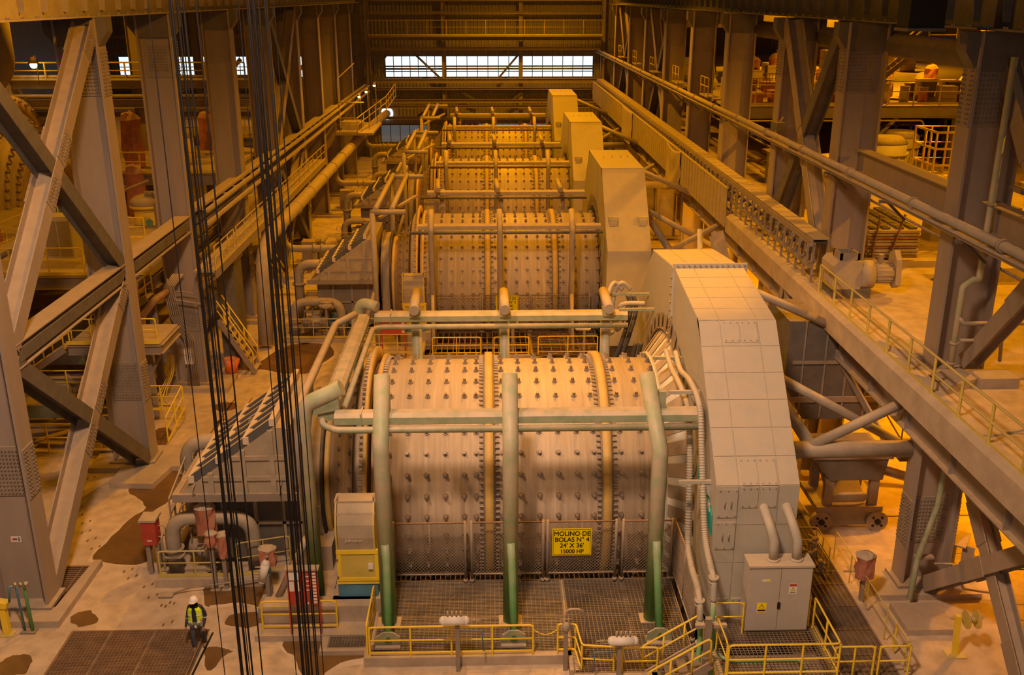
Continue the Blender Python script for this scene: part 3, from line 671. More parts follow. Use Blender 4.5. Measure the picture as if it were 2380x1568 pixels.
# ---------------- motor hoods
def hood_prof(Ym, near):
    if near: return [(Ym-7.75,.55),(Ym-7.75,5.35),(Ym-4.25,8.95),(Ym-.25,9.46),(Ym+4.2,8.98),(Ym+7.75,5.35),(Ym+7.75,.55)]
    return [(Ym-6.9,.3),(Ym-6.9,5.5),(Ym-3.4,9.2),(Ym+3.4,9.2),(Ym+6.9,5.5),(Ym+6.9,.3)]
def hood(Ym, label, near):
    t = thing('motor_hood', (7.3, Ym, .5), label, 'motor housing', 'ring motor hoods')
    P = hood_prof(Ym, near); n = len(P); x0, x1 = 6.2, 8.5
    # shell open towards the mill: outer cover + front and rear side plates with hole
    b = MB()
    b.add([(x,)+p for x in (x0, x1) for p in P], [(i, i+1, i+1+n, i+n) for i in range(n-1)])
    part('cover', b, M['hood'], t)
    def side(x, hole):
        b = MB(); K = 48; c = (Ym, MZ); o = []
        for k in range(K+1):
            a = 2*PI*k/K; dy, dz = math.cos(a), math.sin(a)
            # ray to polygon
            best = 99
            Q = P+[P[0]]
            for (ya, za), (yb, zb) in zip(Q[:-1], Q[1:]):
                ex, ez = yb-ya, zb-za; den = dy*ez-dz*ex
                if abs(den) < 1e-9: continue
                s = ((ya-c[0])*ez-(za-c[1])*ex)/den; u = ((ya-c[0])*dz-(za-c[1])*dy)/den
                if s > 0 and -1e-6 <= u <= 1+1e-6: best = min(best, s)
            o.append((c[0]+dy*best, c[1]+dz*best))
        vs = []
        for k in range(K+1):
            a = 2*PI*k/K; vs.append((x, Ym+hole*math.cos(a), MZ+hole*math.sin(a))); vs.append((x, *o[k]))
        return b.add(vs, [(2*k, 2*k+1, 2*k+3, 2*k+2) for k in range(K)])
    part('side_plate', side(x0, MR+(.8 if near else .4)), M['hood'], t); part('side_plate', side(x1, 2.2), M['hood'], t)
    # flared cone with slats round the shell opening
    if near: part('cone_shroud', MB().ring((0,Ym,MZ), (1,0,0), [(x0-.6,MR+.14),(x0-.02,MR+.95),(x0-.02,MR+.85),(x0-.6,MR+.06)], 72), M['cone'], t)
    part('shroud_ring', MB().ring((0,Ym,MZ), (1,0,0), [(x0-.64,MR+.08),(x0-.64,MR+.2),(x0-.58,MR+.2),(x0-.58,MR+.08)], 72), M['cone'], t) if near else part('opening', MB().ring((0,Ym,MZ), (1,0,0), [(x0-.02,MR+.03),(x0-.02,MR+.45),(x0-.01,MR+.45),(x0-.01,MR+.03)], 64), M['black'], t)  # far hoods: black ring paints the darkness of the shell hole
    r = MB()
    K = 40
    for k in range(K):
        a = 2*PI*k/K; da = 2*PI/K*.62
        for (ra, rb, xx, xe) in (((MR+.25, MR+.93, x0-.56, x0-.06), (MR+1.05, MR+1.6, x0-.1, x0-.05)) if near else ((MR+.6, MR+1.1, x0-.06, x0-.05),)):
            pts = []
            for aa, rr, x in ((a, ra, xx), (a+da, ra, xx), (a+da, rb, xe), (a, rb, xe)):
                pts.append((x, Ym+rr*math.cos(aa), MZ+rr*math.sin(aa)))
            r.add(pts, [(0,1,2,3)])
    part('cooling_vanes', r, M['steel'], t, kind='stuff')
    if near: part('shroud_ring', MB().ring((0,Ym,MZ), (1,0,0), [(x0-.09,MR+1.02),(x0-.09,MR+1.08),(x0,MR+1.1),(x0,MR+1.02)], 64), M['steel'], t)
    # plates of the cover as separate panels, seams recessed
    if near:
        segs = [(P[1],P[2],6),(P[2],P[3],5),(P[3],P[4],3),(P[0],P[1],4)]
        xs = (x0, 6.82, 7.93, x1)
        for (a, c, m) in segs:
            a = Vector((0,*a)); c = Vector((0,*c)); d = (c-a); L = d.length; d.normalize(); nn = Vector((0,-d.z,d.y))
            if nn.y > 0 and a.y < Ym and d.z > .1: nn = -nn
            if nn.z < -.01: nn = -nn
            if abs(nn.z) < .02: nn = Vector((0,-1,0))
            for i in range(m):
                for xa, xb in zip(xs[:-1], xs[1:]):
                    p = a+d*(L*i/m+.012); q = a+d*(L*(i+1)/m-.012); g = .011
                    vs = [Vector((x,0,0))+w+nn*h for h in (.002,.022) for w in (p,q) for x in (xa+g, xb-g)]
                    part('panel', MB().add(vs, [(0,1,3,2),(4,6,7,5),(0,4,5,1),(2,3,7,6),(0,2,6,4),(1,5,7,3)]), M['hood'], t)
        # top flange joint with bolts
        yr = P[3][0]+.05
        part('joint_flange', MB().box(x0-.05, x1+.12, yr-.04, yr+.04, 8.9, 9.62), M['hood'], t)
        b = MB()
        for k in range(13): b.cyl((x0+.1+k*.185, yr-.04, 9.55), (x0+.1+k*.185, yr-.09, 9.55), .03, n=6)
        part('flange_bolts', b, M['bolt'], t, kind='stuff')
        part('joint_flange', MB().box(x0-.07, x0, yr-.08, yr+.08, MZ+MR+1.8, 9.5), M['hood'], t)
        b = MB()
        for k in range(9): b.cyl((x0-.07, yr-.04, 6.9+k*.28), (x0-.13, yr-.04, 6.9+k*.28), .035, n=6)
        part('flange_bolts', b, M['bolt'], t, kind='stuff')
        # access hatches
        d = (Vector((0,*P[2]))-Vector((0,*P[1]))).normalized(); nn = Vector((0,-d.z,d.y)); nn = nn if nn.z > 0 else -nn
        def hatch(o, xa, xb, la, lb, dd, nnn, bolts=True, handle=False):
            p = o+dd*la; q = o+dd*lb
            vs = [Vector((x,0,0))+w+nnn*h for h in (.02,.05) for w in (p,q) for x in (xa, xb)]
            hh = part('hatch', MB().add(vs, [(0,1,3,2),(4,6,7,5),(0,4,5,1),(2,3,7,6),(0,2,6,4),(1,5,7,3)]), M['hood'], t)
            b = MB()
            for x in (xa+.05, (xa+xb)/2, xb-.05):
                for l in (la+.05, lb-.05): c0 = o+dd*l+Vector((x,0,0)); b.cyl(c0+nnn*.05, c0+nnn*.07, .02, n=6)
            part('hatch_bolts', b, M['bolt'], hh, kind='stuff')
            if handle:
                for x in (xa+.18, xb-.18):
                    c0 = o+dd*((la+lb)/2)+Vector((x,0,0)); part('handle', MB().pipe([c0-dd*.1+nnn*.05, c0-dd*.1+nnn*.1, c0+dd*.1+nnn*.1, c0+dd*.1+nnn*.05], .012, 5), M['steel'], hh)
        o1 = Vector((0,*P[1])); o2 = Vector((0,*P[2]))
        hatch(o1, 6.9, 7.36, .0, .75, d, nn); hatch(o1, 7.42, 7.88, .0, .75, d, nn)
        hatch(o2, 6.88, 7.36, -.72, -.05, d, nn); hatch(o2, 7.42, 7.88, -.72, -.05, d, nn)
        up = Vector((0,0,1)); fr = Vector((0,-1,0))
        hatch(o1, 6.9, 7.36, -.65, -.02, up, fr); hatch(o1, 7.42, 7.88, -.65, -.02, up, fr)
        hatch(o1, 6.26, 6.8, -.95, -.08, up, fr, handle=True); hatch(o1, 6.26, 6.8, -1.95, -1.1, up, fr, handle=True)
        o0 = Vector((0,*P[0])); hatch(o0, 6.26, 6.72, .25, 1.25, up, fr); hatch(o0, 6.85, 7.3, .25, 1.25, up, fr)
        part('base_frame', MB().box(x0-.2, x1+.1, P[0][0]-.1, P[0][0]+.4, .3, .55).box(x0-.2, x0+.2, P[0][0], P[-1][0], .3, .55), M['steel'], t)
        # round port and cable brackets on the side plate
        part('side_port', MB().ring((x0, Ym-4.6, 4.9), (1,0,0), [(0,.75),(-.03,.75),(-.03,.70),(0,.70)], 24), M['hood'], t)
    else:
        part('front_ridge', MB().box(x0, x1, P[2][0]-.03, P[2][0]+.03, P[2][1]-.03, P[2][1]+.03), M['hood'], t)
        for xa in (6.35, 7.9):
            hh = part('vent_cap', MB().box(xa, xa+.5, P[1][0]+1.15, P[1][0]+1.35, P[1][1]+1.0, P[1][1]+1.55).box(xa+.05, xa+.45, P[1][0]+1.0, P[1][0]+1.3, P[1][1]+1.1, P[1][1]+1.45), M['hood'], t)
        for xa in (6.7, 7.2, 7.7, 8.1):
            part('lifting_eye', MB().ring((xa, Ym-1+xa*.2, 9.25), (1,0,0), [(0,.09),(.03,.09),(.03,.06),(0,.06)], 10), M['hood'], t)
        part('seam', MB().box(x0-.02, x0, P[2][0]+1.9, P[2][0]+1.96, 6.5, 9.2), M['steel'], t)
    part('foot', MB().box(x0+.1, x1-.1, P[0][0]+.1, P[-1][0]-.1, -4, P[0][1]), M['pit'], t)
    return t
HD = hood(MY[0], 'nearest beige ring motor hood, seamed panels with bolted hatches', True)
hood(MY[1], 'second ring motor hood from the camera, smooth dusty housing with two vent caps', False)
hood(MY[2], 'third ring motor hood from the camera, smooth orange lit housing', False)
hood(MY[3], 'farthest ring motor hood, small orange lit housing', False)
pl = thing('name_plate', (6.17, 24.6, 4.3), 'teal maker plate on the side of the nearest motor hood', 'sign')
part('plate', MB().prism([(24.1, 3.75), (26.0, 4.55), (26.0, 5.15), (24.1, 4.35)], 'x', 6.155, 6.19), M['teal'], pl)
text('SIEMENS', .42, (6.15, 25.05, 4.45), (PI/2, 0.0, -PI/2), M['white'], pl, sx=1.0, bold=.008)
# ---------------- gantry frames round the mills
def frame4():
    t = thing('gantry_frame', (0, 25.6, .3), 'green and dust coloured tubular gantry around the nearest mill', 'frame')
    zt = 6.6
    # front and rear box beams (hexagonal top plate + pipe)
    def beam(pts, m='greenb'):
        b = MB()
        for a, c in zip(pts[:-1], pts[1:]): b.sec(a, c, [(-.26,-.1),(-.12,-.17),(.12,-.17),(.26,-.1),(.26,.1),(.14,.2),(-.14,.2),(-.26,.1)])
        part('box_beam', b, M[m], t)
    beam([(-4.35, 25.75, 6.7), (6.1, 25.75, 6.7)]); beam([(-4.2, 35.0, 6.7), (5.2, 35.0, 6.7)])
    beam([(-4.62, 25.95, 6.7), (-4.62, 34.8, 6.7)])
    part('rail_tube', MB().pipe([(6.1, 25.42, 6.47), (-4.3, 25.42, 6.47), (-4.75, 25.75, 6.5), (-4.75, 26.3, 6.6)], .1, 10, .4), M['greenb'], t)
    part('rail_tube', MB().pipe([(5.2, 34.7, 6.42), (-4.0, 34.7, 6.42), (-4.25, 34.4, 6.42), (-4.3, 26.5, 6.42)], .1, 10, .5), M['greenb'], t)
    part('clamp_band', MB().sec((-3.62, 25.75, 6.7), (-3.58, 25.75, 6.7), [(-.28,-.19),(.28,-.19),(.28,.22),(-.28,.22)]), M['greenb'], t)
    part('clamp_band', MB().sec((-3.62, 35.0, 6.7), (-3.58, 35.0, 6.7), [(-.28,-.19),(.28,-.19),(.28,.22),(-.28,.22)]), M['greenb'], t)
    # outer lifting pipe on the left
    part('side_pipe', MB().pipe([(-4.8, 34.2, 7.1), (-5.45, 33.6, 6.9), (-5.45, 26.2, 6.9), (-5.5, 25.4, 4.8)], .13, 10, .4), M['pipe'], t)
    # front posts with elbow to the beam
    for x in (-3.02, .6, 4.82):
        post = part('post', MB().pipe([(x, 25.1, .35), (x, 25.05, 6.1), (x, 26.1, 7.85)] if x < 4 else [(x, 25.1, .35), (x, 25.05, 5.9), (x-.3, 26.2, 7.8)], .23, 14, .5, seg=6), M['green'], t, 'post green at the foot and dusty at its elbow')
        part('saddle', MB().box(x+.02, x+.22, 25.75, 26.0, 6.85, 7.4), M['greenb'], t)
        part('foot_plate', MB().box(x-.35, x+.35, 24.85, 25.35, .3, .36), M['steel'], t)
        part('stay', MB().pipe([(x, 24.92, 3.1), (x+.03, 24.82, 2.6), (x+.08, 24.05, .4)], .12, 10, .3), M['green'], t)
        part('stay_foot', MB().prism([(x-.32, .3), (x+.45, .3), (x+.4, .6), (x+.2, .75), (x-.05, .75), (x-.28, .6)], 'y', 24.0, 24.06), M['greenb'], t)
        part('foot_plate', MB().box(x-.3, x+.42, 23.85, 24.25, .3, .35), M['concrete'], t)
    # left corner posts
    part('post', MB().pipe([(-5.35, 26.4, .3), (-5.35, 26.0, 6.2), (-5.2, 25.95, 7.05), (-4.15, 25.95, 7.55)], .23, 14, .5, seg=6), M['green'], t, 'bright green corner post with elbow')
    part('saddle', MB().prism([(-5.0, 6.75), (-4.25, 6.9), (-4.25, 7.4), (-4.95, 7.1)], 'y', 25.85, 26.1), M['greenb'], t)
    part('post', MB().pipe([(-4.95, 35.3, .3), (-4.95, 35.3, 6.4), (-4.75, 35.25, 7.25), (-4.1, 35.0, 7.1)], .2, 12, .5, seg=6), M['green'], t)
    part('stay', MB().cyl((-5.35, 26.3, 2.9), (-6.6, 25.9, .4), .11), M['pipe'], t)
    part('post', MB().cyl((-5.0, 31.5, -.2), (-4.9, 31.5, 6.5), .16), M['green'], t)
    for x in (-2.7, .62, 4.45):
        part('post', MB().cyl((x, 35.4, -1), (x, 35.4, 6.6), .19, n=12), M['green'], t)
        part('lifting_stub', MB().cyl((x, 34.35, 7.15), (x-.02, 36.2, 7.3), .19, n=14), M['pipe'], t)
        part('saddle', MB().box(x-.2, x+.2, 34.6, 34.95, 6.8, 7.1), M['greenb'], t)
frame4()
def frame_far(Ym, label):
    t = thing('gantry_frame', (0, Ym-6, .3), label, 'frame', 'far gantry frames')
    for yy, zz in ((Ym-6.1, 6.65), (Ym+2.7, 6.75)):
        part('box_beam', MB().sec((-3.6, yy, zz), (5.9, yy, zz), [(-.26,-.1),(.26,-.1),(.26,.1),(.12,.16),(-.12,.16),(-.26,.1)]), M['duct'], t)
        part('rail_tube', MB().cyl((-4.0, yy-.35, zz-.22), (6.0, yy-.35, zz-.22), .09, n=8), M['dark'], t)
    for x in (-2.9, .65, 4.4):
        part('post', MB().pipe([(x, Ym-6.6, .3), (x, Ym-6.6, 6.55), (x-.02, Ym-5.9, 7.5)], .155, 10, .3, seg=4), M['pipe'], t)
        part('post', MB().cyl((x+.2, Ym+3.1, -1), (x+.2, Ym+3.1, 6.9), .155, n=8), M['pipe'], t)
        part('lifting_stub', MB().cyl((x, Ym+1.8, 7.1), (x-.1, Ym+3.6, 7.35), .15, n=10), M['pipe'], t)
        part('stay', MB().pipe([(x, Ym-6.85, 3.2), (x+.05, Ym-7.8, .3)], .09, 8), M['pipe'], t)
    # left double pipe bridge
    part('post', MB().cyl((-5.9, Ym-6.3, .2), (-5.9, Ym-6.3, 7.5), .15, n=10), M['pipe'], t)
    part('post', MB().cyl((-5.9, Ym+4.2, .2), (-5.9, Ym+4.2, 7.5), .15, n=10), M['pipe'], t)
    part('cross_pipe', MB().cyl((-6.0, Ym-6.3, 7.5), (-4.2, Ym-6.3, 7.5), .14, n=10), M['pipe'], t)
    part('cross_pipe', MB().cyl((-6.0, Ym+4.2, 7.5), (-3.9, Ym+4.2, 7.5), .14, n=10), M['pipe'], t)
    for x in (-5.75, -4.9): part('bridge_pipe', MB().cyl((x, Ym-6.3, 7.62), (x, Ym+4.2, 7.62), .14, n=10), M['pipe'], t)
    part('stay', MB().cyl((-5.9, Ym-6.3, 3.4), (-7.0, Ym-6.6, .3), .11, n=8), M['pipe'], t)
    part('brace', MB().bar((-4.0, Ym-1, 7.3), (-5.9, Ym-3.6, 6.6), .2, .12), M['duct'], t)
frame_far(MY[1], 'dusty tubular gantry around the second mill'); frame_far(MY[2], 'dusty tubular gantry around the third mill'); frame_far(MY[3], 'dusty tubular gantry around the farthest mill')
# ---------------- discharge box with slatted lid, drum cover
def discharge(Ym, label, near):
    oy = Ym-2.9
    t = thing('discharge_box', (-8, oy, .3), label, 'hopper', 'slatted discharge hoppers')
    x0, x1 = -9.75, -6.15; y0, y1 = Ym-3.8, Ym+.6; zl = 3.1
    part('lower_tank', MB().box(x0+.15, x1-.1, y0+1.0, y1-.15, .3, zl), M['dark'] if near else M['steel'], t)
    # sloped upper body: rises to the right
    P = [(x0, zl), (x1, zl), (x1, 5.45), (x1-.5, 5.45), (x0+.5, zl+.45), (x0, zl+.1)]
    part('upper_body', MB().prism(P, 'y', y0, y1), M['duct'], t)
    part('rim_beam', MB().box(x0-.2, x1+.1, y0-.12, y0, zl-.12, zl+.14).box(x0-.2, x0, y0, y1, zl-.12, zl+.14), M['steel'], t)
    # ribs on the front face
    for x in (-8.7, -7.65, -6.75, -6.2):
        zt = zl+.45+(x-(x0+.5))/(x1-.5-x0-.5)*(5.45-zl-.45) if x < x1-.5 else 5.45
        part('rib', MB().box(x-.08, x+.08, y0-.08, y0, zl, zt), M['duct'], t)
        part('rib', MB().box(x-.06, x+.06, y0+.88, y0+1.0, .3, zl), M['duct'], t)
    for z in (3.75, 4.45):
        xa = x0+.5+(z-zl-.45)/(5.45-zl-.45)*(x1-.5-x0-.5)
        part('rib', MB().box(xa, x1, y0-.07, y0, z-.07, z+.07), M['duct'], t)
    part('rib', MB().box(x0+.15, x1, y0+.88, y0+1.0, 1.6, 1.7), M['duct'], t)
    # lid slats: raised bars on the sloping top, running up the slope
    a = Vector((x0+.35, 0, zl+.42)); c = Vector((x1-.5, 0, 5.5)); d = (c-a); n = 7
    for k in range(n):
        y = y0+.25+(y1-y0-.5)*k/(n-1)
        q = part('lid_slat', MB().bar(a+Vector((0,y,.1)), c+Vector((0,y,.1)), .24, .22), M['pale'], t); part('shaded_side', MB().bar(a+Vector((0,y-.135,.1)), c+Vector((0,y-.135,.1)), .03, .26), M['webshade'], q)  # strip colours in the shaded, dust-free web beside each slat
    for f in (.02, .35, .68, .99):
        p = a+d*f; part('lid_crossbar', MB().bar((p.x, y0+.05, p.z+.12), (p.x, y1-.05, p.z+.12), .18, .24), M['pale'], t)
    part('lid_plate', MB().bar(a+Vector((0,(y0+y1)/2,-.02)), c+Vector((0,(y0+y1)/2,-.02)), y1-y0-.3, .04), M['yellowd'], t, 'ochre lid plate between the slats')  # the lid's own ochre plate
    for f in (.45, .6):
        p = a+d*f; part('lifting_lug', MB().prism([(p.x-.15, p.z), (p.x+.2, p.z+.05), (p.x+.1, p.z+.35), (p.x-.05, p.z+.3)], 'y', y0+1.1+f, y0+1.15+f), M['steel'], t)
    for x in (-9.2, -6.5): part('handle', MB().pipe([(x, y0-.02, 3.2), (x-.05, y0-.2, 3.3), (x-.05, y0-.2, 3.5), (x, y0-.02, 3.6)], .02, 6), M['pipe'], t)
    # drum cover (trunnion housing)
    u = thing('trunnion_housing', (-5.9, Ym, 0), label.replace('slatted discharge hopper', 'arched trunnion housing'), 'housing', 'trunnion housings')
    K = 24; R = 2.45; pr_ = [(Ym+R*math.cos(PI*k/K), 2.5+R*math.sin(PI*k/K)) for k in range(K+1)]
    part('arched_cover', MB().prism([(Ym-R, .2)]+pr_[::-1]+[(Ym+R, .2)], 'x', -6.0, -5.55), M['duct'], u)
    part('edge_rim', MB().ring((0,Ym,2.5), (1,0,0), [(-6.05,R),(-6.05,R+.12),(-5.95,R+.12),(-5.95,R)], 48, PI*.0, PI*2), M['steel'], u)
    part('seal_ring', MB().ring((0,Ym,2.3), (1,0,0), [(-5.55,2.75),(-5.47,2.75),(-5.47,2.2),(-5.55,2.2)], 48), M['rubber'], u)
    part('plinth', MB().box(-6.3, -5.2, Ym-3.2, Ym+3.2, 0, .9), M['concrete'], u)
    if near:
        part('door', MB().box(-5.95, -5.6, Ym-R-.05, Ym-R, 1.0, 2.0), M['duct'], u)
        for z in (1.35, 1.75): part('hinge', MB().box(-5.97, -5.93, Ym-R-.08, Ym-R-.04, z-.05, z+.05), M['steel'], u)
    # screens and inspection hood (yellow barring-drive guard)
ORDM = ('nearest mill', 'second mill', 'third mill', 'farthest mill')
for i, y in enumerate(MY): discharge(y, 'slatted discharge hopper of the '+ORDM[i], i == 0)
# drive guard: curved mesh guard on blue base
def guard(Yg, label, near):
    t = thing('drive_guard', (-3.95, Yg, .9), label, 'machine guard', 'drive guards')
    y0 = Yg; x0, x1 = -4.62, -3.35
    part('plinth', MB().box(x0-.15, x1+.25, y0-.15, y0+1.2, 0, .75), M['concrete'], t)
    part('base', MB().box(x0+.02, x1-.05, y0, y0+.9, .75, 1.2), M['blue'], t)
    part('sill', MB().box(x0, x1+.03, y0-.03, y0+.9, 1.2, 1.33), M['yellow'], t)
    f = MB()
    for xx in (x0+.03, x1-.1): f.box(xx, xx+.13, y0-.05, y0+.02, 1.33, 2.35)
    f.box(x0+.02, x1+.04, y0-.06, y0+.03, 1.331, 1.43); f.box(x0+.02, x1+.04, y0-.06, y0+.03, 2.25, 2.379)
    part('door_frame', f, M['yellow'], t)
    dr = part('door', MB().box(x0+.16, x1-.1, y0-.02, y0+.0, 1.43, 2.25), M['yellowd'], t, 'yellow expanded mesh door')
    for z in (1.5, 2.1): part('hinge', MB().cyl((x0+.05, y0-.08, z-.05), (x0+.05, y0-.08, z+.05), .03, n=6), M['steel'], dr)
    part('latch', MB().box(x1-.3, x1-.16, y0-.1, y0-.03, 1.75, 1.92), M['white'], dr)
    # curved front panel
    P = [(y0-.02, 2.38), (y0-.06, 2.8), (y0-.02, 3.2), (y0+.12, 3.55), (y0+.3, 3.8)]
    Q = [(a+.03, b-.02) for a, b in P]
    part('curved_panel', MB().prism(P+Q[::-1], 'x', x0+.1, x1-.12), M['duct'], t, 'dusty curved mesh panel')
    for xx in (x0+.03, x1-.12): part('edge_strip', MB().prism([(a-.02, b) for a, b in P]+[(y0+.9, 3.8), (y0+.9, 1.3), (y0, 1.3)], 'x', xx, xx+.05), M['yellowd'], t)
    part('top_plate', MB().box(x0, x1, y0+.28, y0+.8, 3.78, 3.84).box(x0+.05, x1-.05, y0+.1, y0+.14, 3.48, 3.52), M['duct'], t)
    for xx in (x0+.08, x1-.12): part('lifting_eye', MB().ring((xx, y0+.35, 3.92), (1,0,0), [(0,.09),(.04,.09),(.04,.04),(0,.04)], 10), M['steel'], t)
    if near:
        text('Johnson', .13, (-4.05, y0-.085, 2.72), (PI/2, 0, 0), M['pale'], t, sx=1.2)
guard(25.85, 'yellow and blue drive guard with curved mesh cover left of the fence', True)
guard(MY[1]-5.6, 'dusty yellow framed drive guard beside the second mill', False)
guard(MY[2]-5.6, 'orange lit drive guard beside the third mill', False)
# ================= FOREGROUND =================
PZ = .3
for i, y in enumerate(MY):
    b = MB().box(-3.6, 2.3, y-8.25, y-8.0, 0, PZ).box(-3.6, -3.4, y-8.0, y-4.3, -.4, PZ).box(2.2, 2.45, y-8.9, y-8.0, 0, PZ)
    if i == 0: b.box(2.3, 4.6, y-9.25, y-9.05, 0, PZ)
    struct('trim_%d' % (30+i), b, M['concrete'], None, 'raised concrete rim of the grating platform before the '+ORDM[i])
    grating('platform_grating', -3.36, 2.2, y-8.0, y-4.4, PZ, 'long bar walkway grating left of centre before the '+ORDM[i], 'grate' if i == 0 else 'gratd', 'y', .14 if i == 0 else .3, .075 if i == 0 else .9, .016 if i == 0 else .05, ct=.035 if i == 0 else None)
    grating('platform_grating', 2.35, 5.75, y-(9.0 if i == 0 else 8.0), y-4.4, PZ, 'cross barred walkway grating at the right before the '+ORDM[i], 'grate' if i == 0 else 'gratd', 'x', .09 if i == 0 else .25, .12 if i == 0 else .5, .018 if i == 0 else .04)
    grating('pit_grating', -3.36, 5.75, y-4.3, y-3.85, PZ-.05, 'narrow strip of grating behind the fence of the '+ORDM[i], 'gratd', 'y', .16 if i == 0 else .4, .5, .03)
    b = MB().ibeam((-3.4, y-6.2, .1), (5.8, y-6.2, .1), .2, .15).ibeam((2.27, y-8, .14), (2.27, y-4.3, .14), .2, .16).ibeam((4.2, y-8, .1), (4.2, y-4.3, .1), .2, .12).bar((2.4, y-7.9, .05), (5.6, y-6.3, .05), .1, .06).bar((2.4, y-4.5, .05), (5.6, y-6.1, .05), .1, .06)
    struct('trim_%d' % (36+i), b, M['duct'], None, 'steel bearers under the platform grating before the '+ORDM[i])
# --------- chain link fences
def fence(Yf, label, spans, sp=.11, wr=.007):
    for i, (a, c, lab) in enumerate(spans):
        a = Vector((*a, PZ)); c = Vector((*c, PZ)); t = thing('fence_panel', a, lab, 'fence', label)
        d = (c-a); L = d.length; d.normalize(); H = 2.15
        for p in (a, c): part('post', MB().cyl(p, p+Vector((0,0,H+.06)), .045, n=8).cyl(p, p+Vector((0,0,.12)), .07, n=8), M['steel'], t)
        part('rail', MB().cyl(a+Vector((0,0,H)), c+Vector((0,0,H)), .028, n=6), M['copper'], t, 'rusty top rail')
        part('rail', MB().cyl(a+Vector((0,0,.3)), c+Vector((0,0,.3)), .028, n=6), M['steel'], t)
        if i % 2 == 0: part('rail', MB().cyl(a.lerp(c, .5)+Vector((0,0,.3)), a.lerp(c, .5)+Vector((0,0,H)), .02, n=6), M['steel'], t)
        b = MB(); z0, z1 = .32, H-.02; Hh = z1-z0; n = int((L+Hh)/sp)
        for s in (1, -1):
            for k in range(n):
                u = k*sp   # line: x from u-Hh..u , z rising
                x0 = max(0, u-Hh); zz0 = z0+(x0-(u-Hh)); x1 = min(L, u); zz1 = z0+(x1-(u-Hh))
                if x1-x0 < .03: continue
                if s < 0: x0, x1 = L-x0, L-x1
                b.cyl(a+d*x0+Vector((0,0,zz0)), a+d*x1+Vector((0,0,zz1)), wr, n=3, caps=False)
        part('wire_mesh', b, M['steel'], t, kind='stuff')
FY = 27.22
fence(FY, 'chain link panels before the nearest mill', [((-3.02,FY),(-.78,FY),'leftmost chain link panel in front of the nearest mill'), ((-.58,FY),(1.68,FY),'chain link panel left of the yellow sign'), ((1.82,FY),(3.98,FY),'chain link panel carrying the yellow sign'), ((4.2,FY),(5.75,FY),'chain link panel right of the yellow sign'), ((5.85,FY),(5.85,24.0),'side chain link panel beside the nearest motor hood')])
for i in (1, 2):
    y = MY[i]-4.5
    fence(y, 'chain link panels before the farther mills', [((-3.0,y),(-.4,y),'left chain link panel before the '+ORDM[i]), ((-.3,y),(2.3,y),'middle chain link panel before the '+ORDM[i]), ((2.4,y),(5.6,y),'right chain link panel before the '+ORDM[i])], .22, .012)
def sign(x, y, lines, label, w=1.24, h=.96, z=1.42):
    t = thing('mill_sign', (x, y, z-h/2), label, 'sign')
    part('plate', MB().box(x-w/2, x+w/2, y, y+.02, z-h/2, z+h/2), M['signy'], t)
    e = MB(); m = .03
    for s in ((x-w/2+m, x+w/2-m, z+h/2-m-.012, z+h/2-m), (x-w/2+m, x+w/2-m, z-h/2+m, z-h/2+m+.012), (x-w/2+m, x-w/2+m+.012, z-h/2+m, z+h/2-m), (x+w/2-m-.012, x+w/2-m, z-h/2+m, z+h/2-m)): e.box(s[0], s[1], y-.004, y, s[2], s[3])
    part('border', e, M['black'], t)
    for (s, dz, sz) in lines: text(s, sz, (x, y-.003, z+dz), (PI/2, 0, 0), M['black'], t, sx=.93); text(s, sz, (x+.008, y-.004, z+dz), (PI/2, 0, 0), M['black'], t, sx=.93)
sign(2.58, FY-.07, [('MOLINO DE', .30, .225), ('BOLAS N° 4', .09, .225), ("24' X 36'", -.12, .225), ('15000 HP', -.33, .2)], 'bright yellow mill sign with black capitals on the fence', z=1.75)
sign(1.05, MY[1]-4.65, [('MOLINO DE', .30, .2), ('BOLAS N° 3', .09, .2), ("24' X 36'", -.12, .2), ('15000 HP', -.33, .18)], 'orange lit mill sign on the fence of the second mill', z=2.0)
# --------- yellow guard rails of the front platform
def rail3(pts, label, **k):
    t = rail('handrail', pts, label, h=.98, r=.03, toe=False, **k)
    P = [Vector(p) for p in pts]
    part('bottom_rail', MB().pipe([p+Vector((0,0,.13)) for p in P], .028, 6, .08, seg=2), M[k.get('m', 'yellow')], t)
    return t
rail3([(-3.42, 23.52, PZ), (1.2, 23.52, PZ)], 'bright yellow guard rail along the front edge of the grating platform', spacing=1.16)
rail3([(-3.5, 23.6, PZ), (-3.5, 25.6, PZ)], 'yellow guard rail on the left side of the grating platform', spacing=.9)
rail3([(1.9, 23.55, PZ), (2.4, 23.55, PZ), (2.52, 22.85, .1), (3.4, 22.75, .1)], 'yellow guard rail stepping down right of the chain gap', spacing=.8)
rail3([(3.62, 22.7, .1), (4.6, 22.7, .1)], 'short yellow guard rail left of the small stair', spacing=.7)
t = thing('chain', (1.2, 23.52, 1.0), 'yellow chain closing the gap in the front guard rail', 'chain')
b = MB()
for k in range(20):
    u = k/19; p = Vector((1.22+.66*u, 23.52, 1.12-.16*4*u*(1-u))); b.ring(p, (0,1,0) if k % 2 else (0,0,1), [(-.006,.026),(.006,.026),(.006,.014),(-.006,.014)], 6)
part('links', b, M['yellow'], t, kind='stuff')
